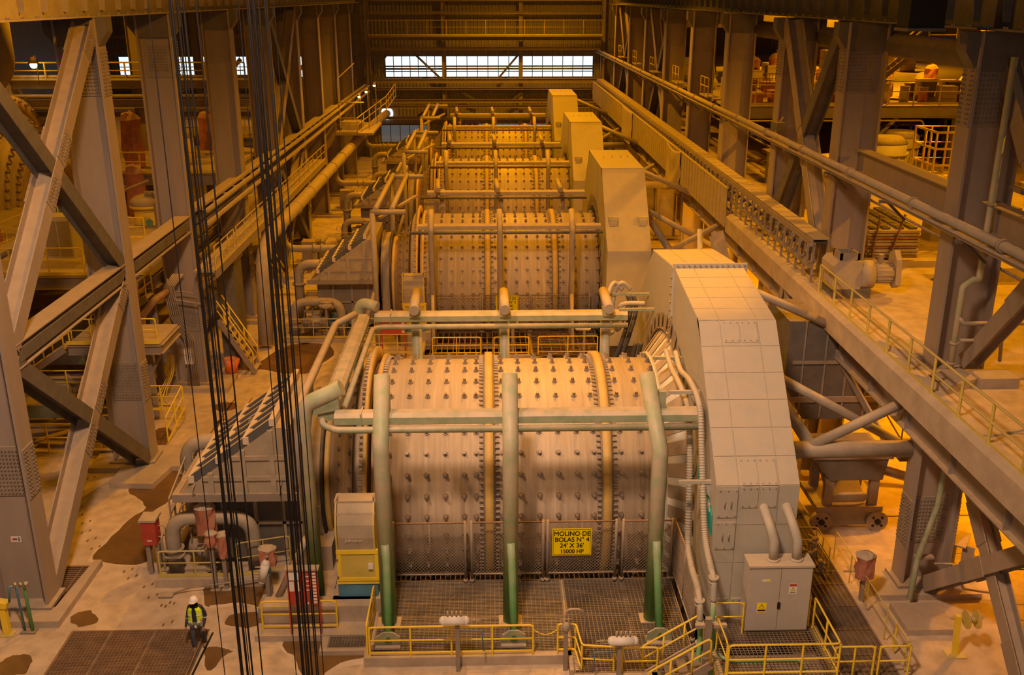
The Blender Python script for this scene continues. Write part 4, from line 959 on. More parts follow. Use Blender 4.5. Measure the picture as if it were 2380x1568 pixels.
# --------- small stair to the cabinet platform
CZ = 1.2
t = thing('stair', (4.5, 22.3, .2), 'small steel stair climbing right to the cabinet platform', 'stair')
for y in (21.75, 22.75): part('stringer', MB().bar((4.3, y, .15), (5.85, y, 1.2), .05, .22), M['steel'], t)
for k in range(5):
    x = 4.45+.32*k; z = .3+.2*k; part('tread', MB().box(x, x+.26, 21.8, 22.7, z-.03, z), M['grate'], t)
for y in (21.7, 22.8):
    part('stair_rail', MB().pipe([(4.2, y, .35), (4.2, y, 1.05), (5.8, y, 2.1), (5.8, y, 1.3)], .03, 6, .1, seg=3), M['yellow'], t)
    part('stair_rail', MB().pipe([(4.2, y, .65), (5.8, y, 1.7)], .026, 6), M['yellow'], t)
    for f in (.35, .7): part('post', MB().cyl((4.2+1.6*f, y, .2+1.0*f), (4.2+1.6*f, y, 1.05+1.05*f), .028, n=6), M['yellow'], t)
# --------- cabinet platform
struct('trim_42', MB().box(5.95, 9.2, 21.1, 21.3, .95, CZ-.02).box(5.95, 6.1, 21.1, 23.6, .95, CZ-.02).box(9.05, 9.2, 21.1, 23.6, .95, CZ-.02).box(6, 6.2, 21.2, 21.4, 0, 1).box(8.9, 9.1, 21.2, 21.4, 0, 1).box(6, 6.2, 23.2, 23.4, 0, 1), M['yellowd'], None, 'yellow edge beam and legs of the cabinet platform')
grating('platform_grating', 6.0, 9.15, 21.15, 23.75, CZ, 'raised grating platform in front of the cabinet', 'grate', 'y', .11, .1, .012)
rail3([(6.15, 21.25, CZ), (9.05, 21.25, CZ), (9.05, 23.3, CZ)], 'yellow guard rail along the front and right of the cabinet platform', spacing=1.1)
rail('handrail', [(6.15, 23.1, CZ), (7.0, 23.1, CZ)], 'short yellow guard rail left of the steel cabinet', h=1.0, spacing=.8, toe=False)
rail('handrail', [(6.12, 22.4, CZ), (6.12, 21.3, CZ)], 'yellow corner guard rail between the stair and the cabinet platform', h=1.0, spacing=.8, toe=False)
rail('handrail', [(8.95, 23.4, CZ), (9.05, 23.9, CZ)], 'tiny yellow guard rail right of the steel cabinet', h=1.0, spacing=.6, toe=False)
rail('handrail', [(9.5, 22.6, 0), (10.6, 22.6, 0)], 'yellow guard rail across the right walkway, left half', h=1.07, spacing=.7, toe=False, r=.03)
rail('handrail', [(10.75, 22.6, 0), (11.6, 22.6, 0), (11.6, 23.6, 0)], 'yellow guard rail across the right walkway, right half', h=1.07, spacing=.7, toe=False, r=.03)
t = thing('platform_pipe', (6.3, 21.6, 1.3), 'green pipes lying along the cabinet platform', 'pipe')
part('tube', MB().pipe([(6.2, 22.6, 1.0), (6.2, 21.9, 1.3), (6.45, 21.75, 1.32), (8.2, 21.75, 1.32), (8.35, 21.6, 1.0)], .05, 8, .15), M['green'], t)
part('tube', MB().pipe([(6.0, 21.0, .6), (6.0, 21.0, .95), (8.6, 21.05, .98)], .06, 8, .1), M['pipe'], t)
# --------- steel cabinet
t = thing('electrical_cabinet', (7.95, 23.1, CZ), 'tall two door steel cabinet with two duct pipes on top', 'cabinet')
x0, x1, y0, y1, z0, z1 = 7.08, 8.82, 23.1, 23.7, CZ+.05, 3.3
part('body', MB().box(x0, x1, y0+.03, y1, z0, z1), M['cabinet'], t)
part('roof', MB().box(x0-.03, x1+.03, y0-.03, y1+.02, z1, z1+.06), M['cabinet'], t)
part('plinth', MB().box(x0, x1, y0+.05, y1, CZ, z0), M['dark'], t)
xm = (x0+x1)/2
d1 = part('door', MB().box(x0+.02, xm-.008, y0, y0+.028, z0+.05, z1-.03), M['cabinet'], t); d2 = part('door', MB().box(xm+.008, x1-.02, y0, y0+.028, z0+.05, z1-.03), M['cabinet'], t)
part('handle', MB().box(xm-.035, xm+.045, y0-.03, y0, 2.0, 2.2), M['black'], d2)
def tri(c, s, t, y):
    cx, cz = c
    part('warning_triangle', MB().prism([(cx-s, cz-s*.8), (cx+s, cz-s*.8), (cx, cz+s)], 'y', y-.002, y), M['black'], t)
    part('warning_triangle', MB().prism([(cx-s*.75, cz-s*.66), (cx+s*.75, cz-s*.66), (cx, cz+s*.7)], 'y', y-.004, y-.001), M['signy'], t)
    part('warning_mark', MB().prism([(cx-s*.08, cz-s*.5), (cx+s*.12, cz-s*.05), (cx-.0, cz-.0), (cx+s*.1, cz+s*.4), (cx-s*.15, cz-s*.05), (cx-.0, cz-.1*s)], 'y', y-.006, y-.003), M['black'], t)
s1 = part('warning_label', MB().box(7.36, 7.62, y0-.004, y0, 1.88, 2.18), M['signy'], d1); tri((7.49, 2.08), .08, s1, y0-.004); part('text_line', MB().box(7.38, 7.6, y0-.006, y0-.003, 1.92, 1.97), M['black'], s1)
s1 = part('warning_label', MB().box(7.44, 7.66, y0-.004, y0, 2.86, 2.93), M['white'], d1); part('text_line', MB().box(7.55, 7.65, y0-.006, y0-.003, 2.87, 2.92), M['signy'], s1)
s1 = part('warning_label', MB().box(8.2, 8.42, y0-.004, y0, 2.46, 2.78), M['white'], d2); part('text_line', MB().box(8.21, 8.41, y0-.006, y0-.003, 2.70, 2.77), M['red'], s1); tri((8.31, 2.62), .06, s1, y0-.004); part('text_line', MB().box(8.23, 8.39, y0-.006, y0-.003, 2.49, 2.53), M['steel'], s1)
for x in (7.78, 8.42):
    part('duct_pipe', MB().pipe([(x, 23.4, 3.36), (x, 23.4, 3.9), (x-.1, 23.5, 4.25), (x-.25, 24.0, 4.75)], .13, 14, .5, seg=6), M['hood'], t)
    part('collar', MB().cyl((x, 23.4, 3.35), (x, 23.4, 3.42), .18, n=16), M['cabinet'], t)
# --------- ribbed hoses down to green stand pipes
H1 = [(5.75, 29.9, 7.15), (5.8, 29.0, 6.85), (5.8, 27.6, 6.85), (5.85, 26.5, 6.5), (5.85, 25.9, 5.4), (5.82, 25.5, 4.2), (5.8, 25.2, 2.9), (5.75, 24.3, 2.6), (5.7, 23.3, 2.65), (5.68, 22.75, 2.45), (5.68, 22.62, 2.0)]
H2 = [(5.95, 29.3, 7.3), (5.95, 28.4, 7.05), (5.95, 26.9, 7.25), (5.98, 25.6, 7.0), (5.98, 25.0, 5.9), (5.98, 24.5, 4.8), (5.98, 23.9, 3.8), (5.98, 23.1, 3.4), (6.0, 22.7, 3.2), (6.02, 22.62, 2.6)]
def smoothpts(P, k=6):
    P = [Vector(p) for p in P]; P = [P[0]]+P+[P[-1]]; out = []
    for i in range(1, len(P)-2):
        for s in range(k):
            t = s/k; p0, p1, p2, p3 = P[i-1:i+3]
            out.append(.5*((2*p1)+(p2-p0)*t+(2*p0-5*p1+4*p2-p3)*t*t+(-p0+3*p1-3*p2+p3)*t**3))
    return out+[P[-2]]
for H, x, lab in ((H1, 5.68, 'left ribbed cream hose hanging down the nearest motor hood'), (H2, 6.02, 'right ribbed cream hose hanging down the nearest motor hood')):
    t = thing('cooling_hose', H[-1], lab, 'hose', 'cream hoses on the motor hood'); P = smoothpts(H, 8)
    part('hose', MB().pipe(P, .085, 10), M['hood'], t)
    b = MB()
    for i in range(24, len(P)-14):
        for f in (0, .5):
            p = P[i].lerp(P[i+1], f); d = (P[i+1]-P[i]).normalized(); b.ring(p, d, [(-.015,.095),(.015,.095),(.015,.08),(-.015,.08)], 10)
    part('ribs', b, M['hood'], t, kind='stuff')
    q = P[-10]; part('flange', MB().cyl(q-Vector((0,0,.04)), q+Vector((0,0,.04)), .14, n=12).cyl(q-Vector((0,0,.14)), q-Vector((0,0,.1)), .13, n=12), M['hood'], t)
    part('stand_pipe', MB().pipe([H[-1], (x, 22.62, 1.9), (x+.03, 22.55, 1.4), (x-.03, 22.4, 1.0), (x-.05, 22.2, .1)], .07, 10, .1), M['green'], t)
    for z in (1.95, 1.3): part('clamp', MB().cyl((x, 22.58, z-.03), (x, 22.58, z+.03), .11, n=10), M['pipe'], t)
t = thing('pipe_support', (5.82, 22.35, 0), 'grey square post between the two green stand pipes', 'post')
part('post', MB().box(5.75, 5.92, 22.2, 22.35, 0, 2.3), M['steel'], t); part('crossbar', MB().box(5.5, 6.35, 22.3, 22.42, 1.95, 2.05), M['pipe'], t)
for i, (y, z, lab) in enumerate(((29.6, 7.0, 'upper green hose bracket high on the nearest motor hood'), (26.7, 7.0, 'short cream hose bracket beside the nearest motor hood ridge'), (24.6, 5.15, 'lower hose bracket on the side of the nearest motor hood'))):
    t = thing('hose_bracket', (5.7, y, z), lab, 'bracket'); part('arm', MB().box(5.3, 6.2, y-.05, y+.05, z-.05, z+.05), M['hood'] if i else M['greenb'], t); part('gusset', MB().prism([(5.9, z-.05), (6.2, z-.05), (6.2, z-.5)], 'y', y-.02, y+.02), M['hood'], t)
# cable loops at the rear left of the hood
t = thing('cable_loops', (5.0, 34.6, 6), 'looped cream and black hoses hanging on a rack at the rear of the nearest hood', 'hose')
part('rack_arm', MB().box(4.6, 6.2, 36.2, 36.3, 7.1, 7.2), M['greenb'], t); part('rack_arm', MB().box(4.9, 6.2, 34.9, 35.0, 6.9, 7.0), M['greenb'], t)
for k, (x, dy) in enumerate(((4.7, 0), (5.0, .4), (5.35, .1), (5.55, .5))):
    pts = smoothpts([(x+.5, 36.4, 7.3), (x+.15, 36.3, 7.6), (x-.1, 36+dy, 7.2), (x-.2, 35.7+dy, 6.4), (x, 35.6+dy, 5.8), (x+.25, 35.7+dy, 6.3), (x+.35, 35.4, 7.0), (5.9, 35.2, 7.1)] if k < 2 else [(x, 36, 7.2), (x+.1, 35.8, 6.6), (x-.2, 35.5, 5.6), (x-.5, 35.4, 4.6), (x-.3, 35.3, 3.9), (x+.1, 35.3, 4.6), (x+.3, 35.4, 5.5)], 5)
    part('hose', MB().pipe(pts, .085, 8), M['hood'] if k < 2 else M['rubber'], t)
# --------- walkway down the right side of the hood
grating('side_walkway', 9.5, 11.4, 22.4, 34.0, .06, 'dark long bar grating along the right side of the nearest hood', 'gratd', 'y', .16, 1.2, .02)
struct('trim_43', MB().box(9.4, 11.6, 22.3, 34.1, .0, .012), M['pit'], None, 'flat dark sheet standing for the shade below the side walkway grating')  # thin sheet on the floor, shade between the bars put into its colour
struct('trim_44', MB().box(11.42, 11.62, 22.4, 34, .0, .12), M['concrete'], None, 'kerb along the side walkway')
rail('handrail', [(11.55, 22.7, .1), (11.55, 28.6, .1)], 'thin yellow rail along the right side walkway', 'yellowd', h=1.05, r=.02, spacing=1.6, toe=False)
rail('handrail', [(9.7, 28.9, .1), (11.0, 28.9, .1), (11.0, 27.6, .1)], 'yellow rails round the gear behind the cabinet', 'yellowd', h=1.05, r=.02, spacing=.8, toe=False)
t = thing('valve_rack', (10.6, 28, 0), 'tangle of small valves and pipes behind the cabinet', 'valves')
for k in range(9):
    x, y, z = 10.1+random.random()*.9, 27.2+random.random()*1.6, .3+random.random()*.8
    part('pipe', MB().pipe([(x, y, .05), (x, y, z), (x+random.uniform(-.4,.4), y+random.uniform(-.3,.3), z)], .04, 6, .06), M['pipe'], t)
    part('valve', MB().sphere((x, y, z), .09, 8, 5), M['steel'], t)
# --------- safety board
t = thing('safety_board', (-5.45, 24.8, 0), 'red free standing board with white papers beside the drive guard', 'sign')
part('panel', MB().box(-5.88, -4.98, 24.76, 24.82, 1.2, 2.38), M['red'], t)
for x in (-5.86, -5.0): part('leg', MB().box(x-.03, x+.03, 24.76, 24.82, 0, 1.2), M['red'], t)
part('cap', MB().box(-5.92, -4.94, 24.7, 24.95, 2.38, 2.44), M['duct'], t)
for (a, b_, c, d) in ((-5.82,-5.66,2.05,2.33),(-5.62,-5.5,2.05,2.33),(-5.82,-5.68,1.68,2.0),(-5.65,-5.5,1.68,2.0)): part('paper', MB().box(a, b_, 24.745, 24.76, c, d), M['white'], t)
for k in range(10): part('tag', MB().box(-5.14, -5.04, 24.745, 24.76, 1.27+.107*k, 1.33+.107*k), M['white'], t)
for k in range(4): part('tag', MB().box(-5.36, -5.2, 24.748, 24.76, 1.7+.15*k, 1.73+.15*k), M['white'], t)
for x in (-5.66, -5.34): part('tag', MB().box(x, x+.05, 24.745, 24.76, 1.24, 1.31), M['white'], t)
struct('trim_45', MB().box(-6.95, -3.6, 24.7, 25.35, 0, .2).box(-6.85, -3.6, 25.35, 25.9, 0, .75).box(-7.1, -6.6, 25.9, 31, 0, .35), M['concrete'], None, 'stepped concrete plinth round the drive guard')
rail3([(-6.75, 25.0, .2), (-4.55, 25.0, .2)], 'yellow guard rail before the concrete plinth left of the drive guard', spacing=2.2)
struct('trim_46', MB().box(-4.95, -3.62, 24.0, 24.15, 0, .16).box(-4.95, -3.62, 25.25, 25.4, 0, .16).box(-4.95, -4.75, 24.15, 25.25, 0, .16), M['concrete'], None, 'concrete rim of the small floor grating')
struct('trim_47', MB().box(-4.75, -3.62, 24.15, 25.25, 0, .02).box(-12.55, -8.45, 20, 25.35, 0, .012).box(-14.1, -13.2, 26.5, 28.9, 0, .012), M['pit'], None, 'flat dark sheet standing for the shaded sump under the floor gratings')  # thin sheet paints in the darkness seen between the bars
grating('floor_grating', -4.72, -3.66, 24.2, 25.22, .15, 'small square floor grating in a concrete rim beside the platform', 'grate', 'x', .07, .09, .014)
grating('floor_grating', -12.45, -8.55, 20.5, 25.25, .07, 'wide floor grating at bottom left beside the worker', 'gratd', 'x', .052, .1, .018)
b = MB()
for x in (-11.3, -10.0): b.box(x-.02, x+.02, 20.5, 25.25, .06, .078)
struct('trim_48', b, M['grate'], None, 'panel joints of the wide floor grating')
grating('floor_grating', -14.05, -13.25, 26.55, 28.85, .07, 'slatted floor grating at the foot of the nearest left column', 'gratd', 'x', .12, .5, .03)
struct('trim_49', MB().add([(-8.5,21,.004),(-8.42,21,.004),(-8.28,25.2,.004),(-8.34,25.2,.004),(-8.5,21,.0),(-8.42,21,.0),(-8.28,25.2,.0),(-8.34,25.2,.0)], [(0,1,2,3),(4,7,6,5),(0,4,5,1),(1,5,6,2),(2,6,7,3),(3,7,4,0)]), M['black'], None, 'black drain slot beside the worker')
# hooks, hydrants
t = thing('hook_stand', (-14.4, 25.3, 0), 'yellow bent steel stand at the lower left edge', 'stand')
part('post', MB().box(-14.5, -14.32, 25.2, 25.36, 0, 1.0), M['yellow'], t); part('arm', MB().prism([(-14.9, 1.0), (-14.25, .95), (-14.22, 1.12), (-14.6, 1.2), (-14.95, 1.15)], 'y', 25.15, 25.4), M['yellow'], t); part('base_plate', MB().box(-14.65, -14.2, 25.1, 25.45, 0, .03), M['yellowd'], t)
t = thing('hydrant_pipes', (-13.85, 25.4, 0), 'green and blue stand pipes with taps before the nearest left column', 'pipes')
part('pipe', MB().pipe([(-13.72, 25.4, 0), (-13.74, 25.4, 1.6), (-13.6, 25.3, 1.75)], .05, 8, .06), M['green'], t); part('pipe', MB().pipe([(-13.95, 25.4, 0), (-13.98, 25.4, 1.55), (-14.15, 25.35, 1.6), (-14.2, 25.3, 1.1)], .035, 8, .1), M['blue'], t)
for x in (-13.98, -13.82, -13.68): part('tap', MB().bar((x, 25.3, 1.62), (x+.1, 25.2, 1.78), .05, .08), M['pipe'], t)
part('base_plate', MB().box(-14.05, -13.6, 25.25, 25.55, 0, .03), M['dark'], t)
t = thing('notice', (-14.35, 26.28, 2.2), 'small white notice on the nearest left column', 'sign'); part('plate', MB().box(-14.55, -14.25, 26.66, 26.672, 2.3, 2.5), M['white'], t); part('text_line', MB().box(-14.5, -14.36, 26.655, 26.66, 2.37, 2.44), M['red'], t); part('text_line', MB().box(-14.33, -14.28, 26.655, 26.66, 2.33, 2.47), M['blue'], t)
# --------- squeegee
t = thing('scraper', (-8.5, 27.4, .2), 'long handled floor scraper leaning over the skid kerb', 'scraper')
part('handle', MB().cyl((-9.7, 27.25, .2), (-6.8, 27.5, .45), .02, n=6), M['pipe'], t); part('blade', MB().box(-10.5, -10.05, 27.0, 27.3, .03, .07), M['steel'], t); part('neck', MB().bar((-10.1, 27.2, .06), (-9.6, 27.27, .2), .06, .04), M['steel'], t)
# --------- air receivers on posts
def receiver(x, y, h, label, ax=(1,0,0), flip=1):
    t = thing('air_receiver', (x, y, 0), label, 'tank', 'air receivers on posts')
    part('post', MB().box(x-.06, x+.06, y-.06, y+.06, 0, h), M['steel'], t); part('base_plate', MB().box(x-.2, x+.2, y-.2, y+.2, 0, .04), M['steel'], t)
    A = Vector(ax); c = Vector((x-.08*flip, y-.05, h+.13))
    part('tank', MB().cyl(c-A*.3, c+A*.3, .13, n=14).sphere(c-A*.3, .13, 12, 6).sphere(c+A*.3, .13, 12, 6), M['white'], t)
    for k in range(4): p = c+A*(-.18+.12*k); q = Vector((0,0,1)) if ax[2] == 0 else Vector((-1,0,0)); part('nozzle', MB().cyl(p+q*.1, p+q*.3, .025, n=6), M['pipe'], t)
    part('valve', MB().pipe([c+A*.4*flip, c+A*.7*flip, c+A*.75*flip-Vector((0,0,.05))], .02, 6).sphere(c+A*.55*flip, .05, 8, 5), M['steel'], t)
    part('pipe', MB().pipe([c+A*.2*flip-Vector((0,0,.35)), c+A*.75*flip-Vector((0,0,.35)), c+A*.8*flip-Vector((0,0,1.0))], .02, 6, .05), M['blue'], t)
receiver(-.92, 23.2, 1.6, 'lilac grey air receiver on a post before the front guard rail')
receiver(3.5, 22.45, 1.4, 'air receiver on a post left of the small stair', flip=-1)
receiver(-6.85, 26.4, 1.2, 'air receiver on a post left of the safety board', ax=(.25,0,.97))
t = thing('water_valve', (2.1, 23.2, 0), 'post with valve and goose neck pipe right of the chain gap', 'valve')
part('post', MB().box(2.04, 2.16, 23.15, 23.27, 0, 1.3), M['steel'], t); part('valve', MB().sphere((2.1, 23.2, 1.45), .13, 10, 6, sz=1.5), M['pipe'], t); part('goose_neck', MB().pipe([(2.1, 23.2, 1.5), (2.1, 23.2, 2.0), (2.5, 23.2, 2.0), (2.62, 23.2, 1.7), (2.62, 23.2, 0)], .035, 8, .15), M['steel'], t)
part('handle', MB().cyl((1.95, 23.1, 1.75), (2.25, 23.1, 1.75), .02, n=6), M['steel'], t)
# --------- wire ropes
def ropes(xs, label, y=14.0):
    t = thing('wire_ropes', (xs[3], y, 0), label, 'cable', 'hanging wire ropes')
    for k, x in enumerate(xs):
        yy = y+.12*math.sin(k*2.1); r = (.008, .012, .016, .012)[k % 4]
        part('rope', MB().cyl((x, yy, 0), (x+.02*math.sin(k), yy, 26), r, n=6, caps=False), M['cable'], t)
    return t
ropes([-4.5, -4.26, -4.17, -4.125, -4.10, -4.07, -4.03, -3.9], 'left bundle of black hoist ropes')
ropes([-3.3, -3.22, -3.15, -3.12, -3.09, -3.06, -3.03, -2.98, -2.82, -2.93], 'right bundle of black hoist ropes')
# --------- red cabinet, covers, pumps at the nearest hopper
def tarp(c, w, d, h, label, m='tarp', post=True, z0=0):
    x, y, z = c; t = thing('covered_instrument', (x, y, z0), label, 'covered instrument', 'red covered instruments')
    vs = []; R = random.Random(int(x*100)); K = 10
    for i, (f, g) in enumerate(((.9, 0), (1.0, .35), (.85, .7), (.95, .93), (.6, 1.06), (.05, 1.12))):
        for k in range(K):
            a = 2*PI*k/K; j = 1+R.uniform(-.16, .16)
            vs.append((x+w/2*f*math.cos(a)*j, y+d/2*f*math.sin(a)*j, z+h*g+R.uniform(-.03,.03)*h))
    fs = [(i*K+k, i*K+(k+1)%K, (i+1)*K+(k+1)%K, (i+1)*K+k) for i in range(5) for k in range(K)]+[tuple(range(5*K, 6*K)), tuple(range(K))[::-1]]
    part('cover', MB().add(vs, fs, False), M[m], t)
    if m == 'tarp' and post: part('dust_cap', MB().add([(x+(v[0]-x)*1.05, y+(v[1]-y)*1.05, v[2]+.02) for v in vs[3*K:]], [(i*K+k, i*K+(k+1)%K, (i+1)*K+(k+1)%K, (i+1)*K+k) for i in range(2) for k in range(K)]+[tuple(range(2*K, 3*K))]), M['duct'], t)
    if post: part('post', MB().box(x-.06, x+.06, y-.06, y+.06, z0, z+.1), M['steel'], t); part('foot_plate', MB().box(x-.15, x+.15, y-.15, y+.15, z0, z0+.03), M['steel'], t)
    return t
tarp((-9.1, 28.2, 1.65), .7, .6, 1.0, 'large red dust capped cover on the nearest pump valve', z0=.3)
tarp((-8.8, 27.5, 1.6), .4, .4, .45, 'small dusty cover on a grey post, left of a pair')
tarp((-8.45, 27.5, 1.2), .36, .36, .8, 'tall narrow dusty cover on a grey post, right of a pair')
tarp((-6.85, 26.65, 1.4), .62, .5, .6, 'pink dusty cover on a post left of the concrete plinth')
tarp((11.6, 26.2, .95), .6, .6, .8, 'red cover on a post beside the right side walkway')
t = thing('control_box', (-11.0, 28.5, 0), 'red box with pale sloping lid on grey posts at the left pump', 'box')
part('body', MB().box(-11.25, -10.8, 28.3, 28.75, 1.15, 2.0), M['red'], t); part('lid', MB().prism([(-11.3, 2.0), (-10.75, 2.0), (-10.75, 2.08), (-11.3, 2.08)], 'y', 28.25, 28.85), M['duct'], t)
part('label', MB().box(-11.1, -10.95, 28.29, 28.3, 1.3, 1.34), M['white'], t)
for x in (-11.15, -10.85): part('leg', MB().box(x-.07, x+.07, 28.4, 28.55, 0, 1.15), M['steel'], t)
def pump_set(ox, oy, label, near=True, cov=True):
    """valve skid with goose neck pipes; ox,oy offsets from the nearest one"""
    t = thing('pump_skid', (-9+ox, 28.5+oy, 0), label, 'pump', 'pump skids')
    T = lambda pts: [(p[0]+ox, p[1]+oy, p[2]) for p in pts]
    part('kerb', MB().box(-10.75+ox, -7.0+ox, 27.6+oy, 27.85+oy, 0, .3).box(-10.75+ox, -10.5+ox, 27.85+oy, 31+oy, 0, .3), M['concrete'], t)
    part('goose_pipe', MB().pipe(T([(-10.3,28.4,.1),(-10.3,28.4,2.1),(-7.7,28.4,2.1),(-7.7,28.4,.1)]), .24, 14, .75, seg=7), M['pipe'], t)
    for z in (.7, .95): part('pipe_flange', MB().cyl((-10.3+ox,28.4+oy,z), (-10.3+ox,28.4+oy,z+.06), .33, n=14), M['steel'], t)
    part('goose_pipe', MB().pipe(T([(-10.45,31.2,.3),(-10.45,31.2,3.5),(-8.7,31.2,3.5)]), .27, 14, .8, seg=7), M['pipe'], t)
    part('pipe_flange', MB().cyl((-10.45+ox,31.2+oy,2.3), (-10.45+ox,31.2+oy,2.42), .38, n=16).cyl((-9.15+ox,31.2+oy,3.5), (-9.0+ox,31.2+oy,3.5), .36, n=16), M['steel'], t)
    part('pump_body', MB().cyl((-9.9+ox,28.9+oy,.75), (-8.6+ox,28.9+oy,.75), .32, n=14).cyl((-9.6+ox,28.9+oy,.75), (-9.45+ox,28.9+oy,.75), .42, n=14).sphere((-9.2+ox,28.8+oy,.8), .45, 12, 7), M['pipe'], t)
    for (x, y, z, r) in ((-10.75, 28.6, 1.5, .2), (-9.4, 28.2, 1.25, .17), (-9.95, 31, 3.0, .28)):
        part('hand_wheel', MB().ring((x+ox, y+oy, z), (.3,-.8,.4), [(-.02,r),(.02,r),(.02,r-.035),(-.02,r-.035)], 18).cyl((x+ox-r,y+oy,z), (x+ox+r,y+oy,z), .012, n=5), M['steel'], t)
    part('motor', MB().cyl((-8.4+ox,29.6+oy,.9), (-7.6+ox,29.6+oy,.9), .3, n=14).box(-8.5+ox, -7.5+ox, 29.3+oy, 29.9+oy, .3, .6), M['blue'], t)
    part('chute', MB().prism([(-9.9+ox, 29.2+oy), (-8.9+ox, 29.0+oy), (-8.9+ox, 30.4+oy), (-9.6+ox, 30.6+oy)], 'z', 1.2, 1.3), M['duct'], t)
    for k in range(5): x = -9.8+k*.45; part('small_pipe', MB().pipe(T([(x, 28.7, .2), (x, 28.7, 1.5+.1*(k%3)), (x+.3, 29.2, 1.5+.1*(k%3))]), .035, 6, .06), M['steel'], t)
    return t
pump_set(0, 0, 'pump skid with goose neck pipes beside the nearest hopper')
rail('handrail', [(-10.6, 27.75, .3), (-8.35, 27.75, .3)], 'half dusty yellow rail before the nearest pump skid', 'yellowd', h=.95, r=.03, spacing=.9)
rail('handrail', [(-8.1, 27.75, .3), (-6.5, 28.2, .3)], 'thin rail right of the covered posts at the nearest pump skid', 'yellowd', h=1.2, r=.025, spacing=.8)
rail('handrail', [(-10.6, 28.2, .3), (-10.9, 31.4, .3), (-10.0, 31.4, .3)], 'grey stair rail at the rear of the nearest pump skid', 'pipe', h=1.2, r=.035, spacing=1.0)
rail('handrail', [(-10.6, 29.3, 1.4), (-10.4, 31.6, 2.4), (-9.6, 31.9, 2.4)], 'ladder rail climbing beside the nearest hopper', 'pipe', h=.9, r=.03, spacing=.9, toe=False)
for i in (1, 2, 3):
    pump_set(-.4, MY[i]-MY[0]-1.0, 'pump skid with goose neck pipes beside the hopper of the '+ORDM[i])
    rail('handrail', [(-11.2, MY[i]-5.2, .3), (-6.2, MY[i]-5.2, .3)], 'dusty rail before the pump skid of the '+ORDM[i], 'yellowd', h=1.1, r=.03, spacing=1.6)
    rail('handrail', [(-6.6, MY[i]+1.3, 3.4), (-4.6, MY[i]+1.3, 3.4)], 'rail on the small platform behind the housing of the '+ORDM[i], 'yellowd', h=1.1, r=.03, spacing=1.0)
    tarp((-8.8, MY[i]-5.0, 2.0), .8, .6, .35, 'dust capped valve head beside the hopper of the '+ORDM[i], 'duct', z0=.1)
    rail('handrail', [(-6.6, MY[i]-7.9, .35), (-3.8, MY[i]-7.9, .35)], 'dusty rail before the drive guard of the '+ORDM[i], 'yellowd', h=1.05, r=.03, spacing=1.0)
    rail3([(-2.9, MY[i]-8.1, PZ), (-.4, MY[i]-8.1, PZ)], 'yellow rail with round ends, left part, before the '+ORDM[i], spacing=1.2)
    rail3([(.3, MY[i]-8.1, PZ), (2.1, MY[i]-8.1, PZ)], 'yellow rail with round ends, middle part, before the '+ORDM[i], spacing=1.8)
    rail3([(2.6, MY[i]-8.05, PZ), (5.7, MY[i]-8.05, PZ)], 'yellow rail, right part, before the '+ORDM[i], spacing=1.7)
b = thing('safety_board', (-5.0, MY[1]-7.4, 0), 'red board with white papers before the second mill', 'sign')
y = MY[1]-7.6; part('panel', MB().box(-5.6, -4.3, y, y+.06, 1.3, 2.6), M['red'], b); part('paper', MB().box(-5.5, -4.85, y-.02, y, 2.0, 2.5), M['white'], b)
for k in range(7): part('tag', MB().box(-4.5, -4.36, y-.02, y, 1.4+.16*k, 1.5+.16*k), M['white'], b)
for x in (-5.55, -4.35): part('leg', MB().box(x-.04, x+.04, y, y+.06, 0, 1.3), M['red'], b)
t = thing('junction_post', (1.3, MY[1]-8.0, 0), 'small yellow edged gauge box on a post before the second mill', 'box')
part('post', MB().box(1.2, 1.35, MY[1]-8.1, MY[1]-8, 0, 1.9), M['steel'], t); part('box', MB().box(1.0, 1.55, MY[1]-8.3, MY[1]-8.1, 1.9, 2.6), M['yellowd'], t); part('dial', MB().box(1.1, 1.45, MY[1]-8.32, MY[1]-8.3, 2.05, 2.45), M['dark'], t)
receiver(5.0, MY[1]-8.0, 1.6, 'air receiver on a post before the second mill')
# --------- the worker
SK = mat('skin', (.35,.20,.13), .6, 0, var=.05); NAVY = mat('navy_workwear', (.018,.020,.040), .8, .25, dcol=(.25,.18,.12)); JEAN = mat('blue_trousers', (.05,.06,.10), .8, .35, dcol=(.40,.30,.20))
HIV = mat('high_visibility_vest', (.62,.85,.02), .7, 0, var=.05); REF = mat('reflective_tape', (.80,.84,.88), .4, 0, var=.03); HEL = mat('white_helmet', (.85,.80,.76), .35, 0, var=.02); BOOT = mat('worn_boots', (.12,.08,.05), .8, .4)
def skin_mesh(name, verts, edges, rad, m, parent, sub=2, root=0):
    me = bpy.data.meshes.new(name); og = org_of(parent); me.from_pydata([Vector(v) for v in verts], edges, [])
    o = bpy.data.objects.new(name, me); COL.objects.link(o)
    sm = o.modifiers.new('s', 'SKIN')
    if not me.skin_vertices: pass
    for i, r in enumerate(rad): me.skin_vertices[0].data[i].radius = r if isinstance(r, tuple) else (r, r)
    me.skin_vertices[0].data[root].use_root = True; sm.use_smooth_shade = True
    ss = o.modifiers.new('u', 'SUBSURF'); ss.levels = sub; ss.render_levels = sub
    bpy.context.view_layer.update()
    ev = o.evaluated_get(bpy.context.evaluated_depsgraph_get()); nm = bpy.data.meshes.new_from_object(ev)
    bpy.data.objects.remove(o); nm.materials.clear(); nm.materials.append(m); nm.name = name
    for p in nm.polygons: p.use_smooth = True
    q = bpy.data.objects.new(name, nm); COL.objects.link(q); q.parent = parent; q.location = (0,0,0)
    return q
man = thing('person', (-8.5, 24.45, .0), 'person walking in a white helmet, yellow vest and dark clothes, a folder under one arm', 'person')
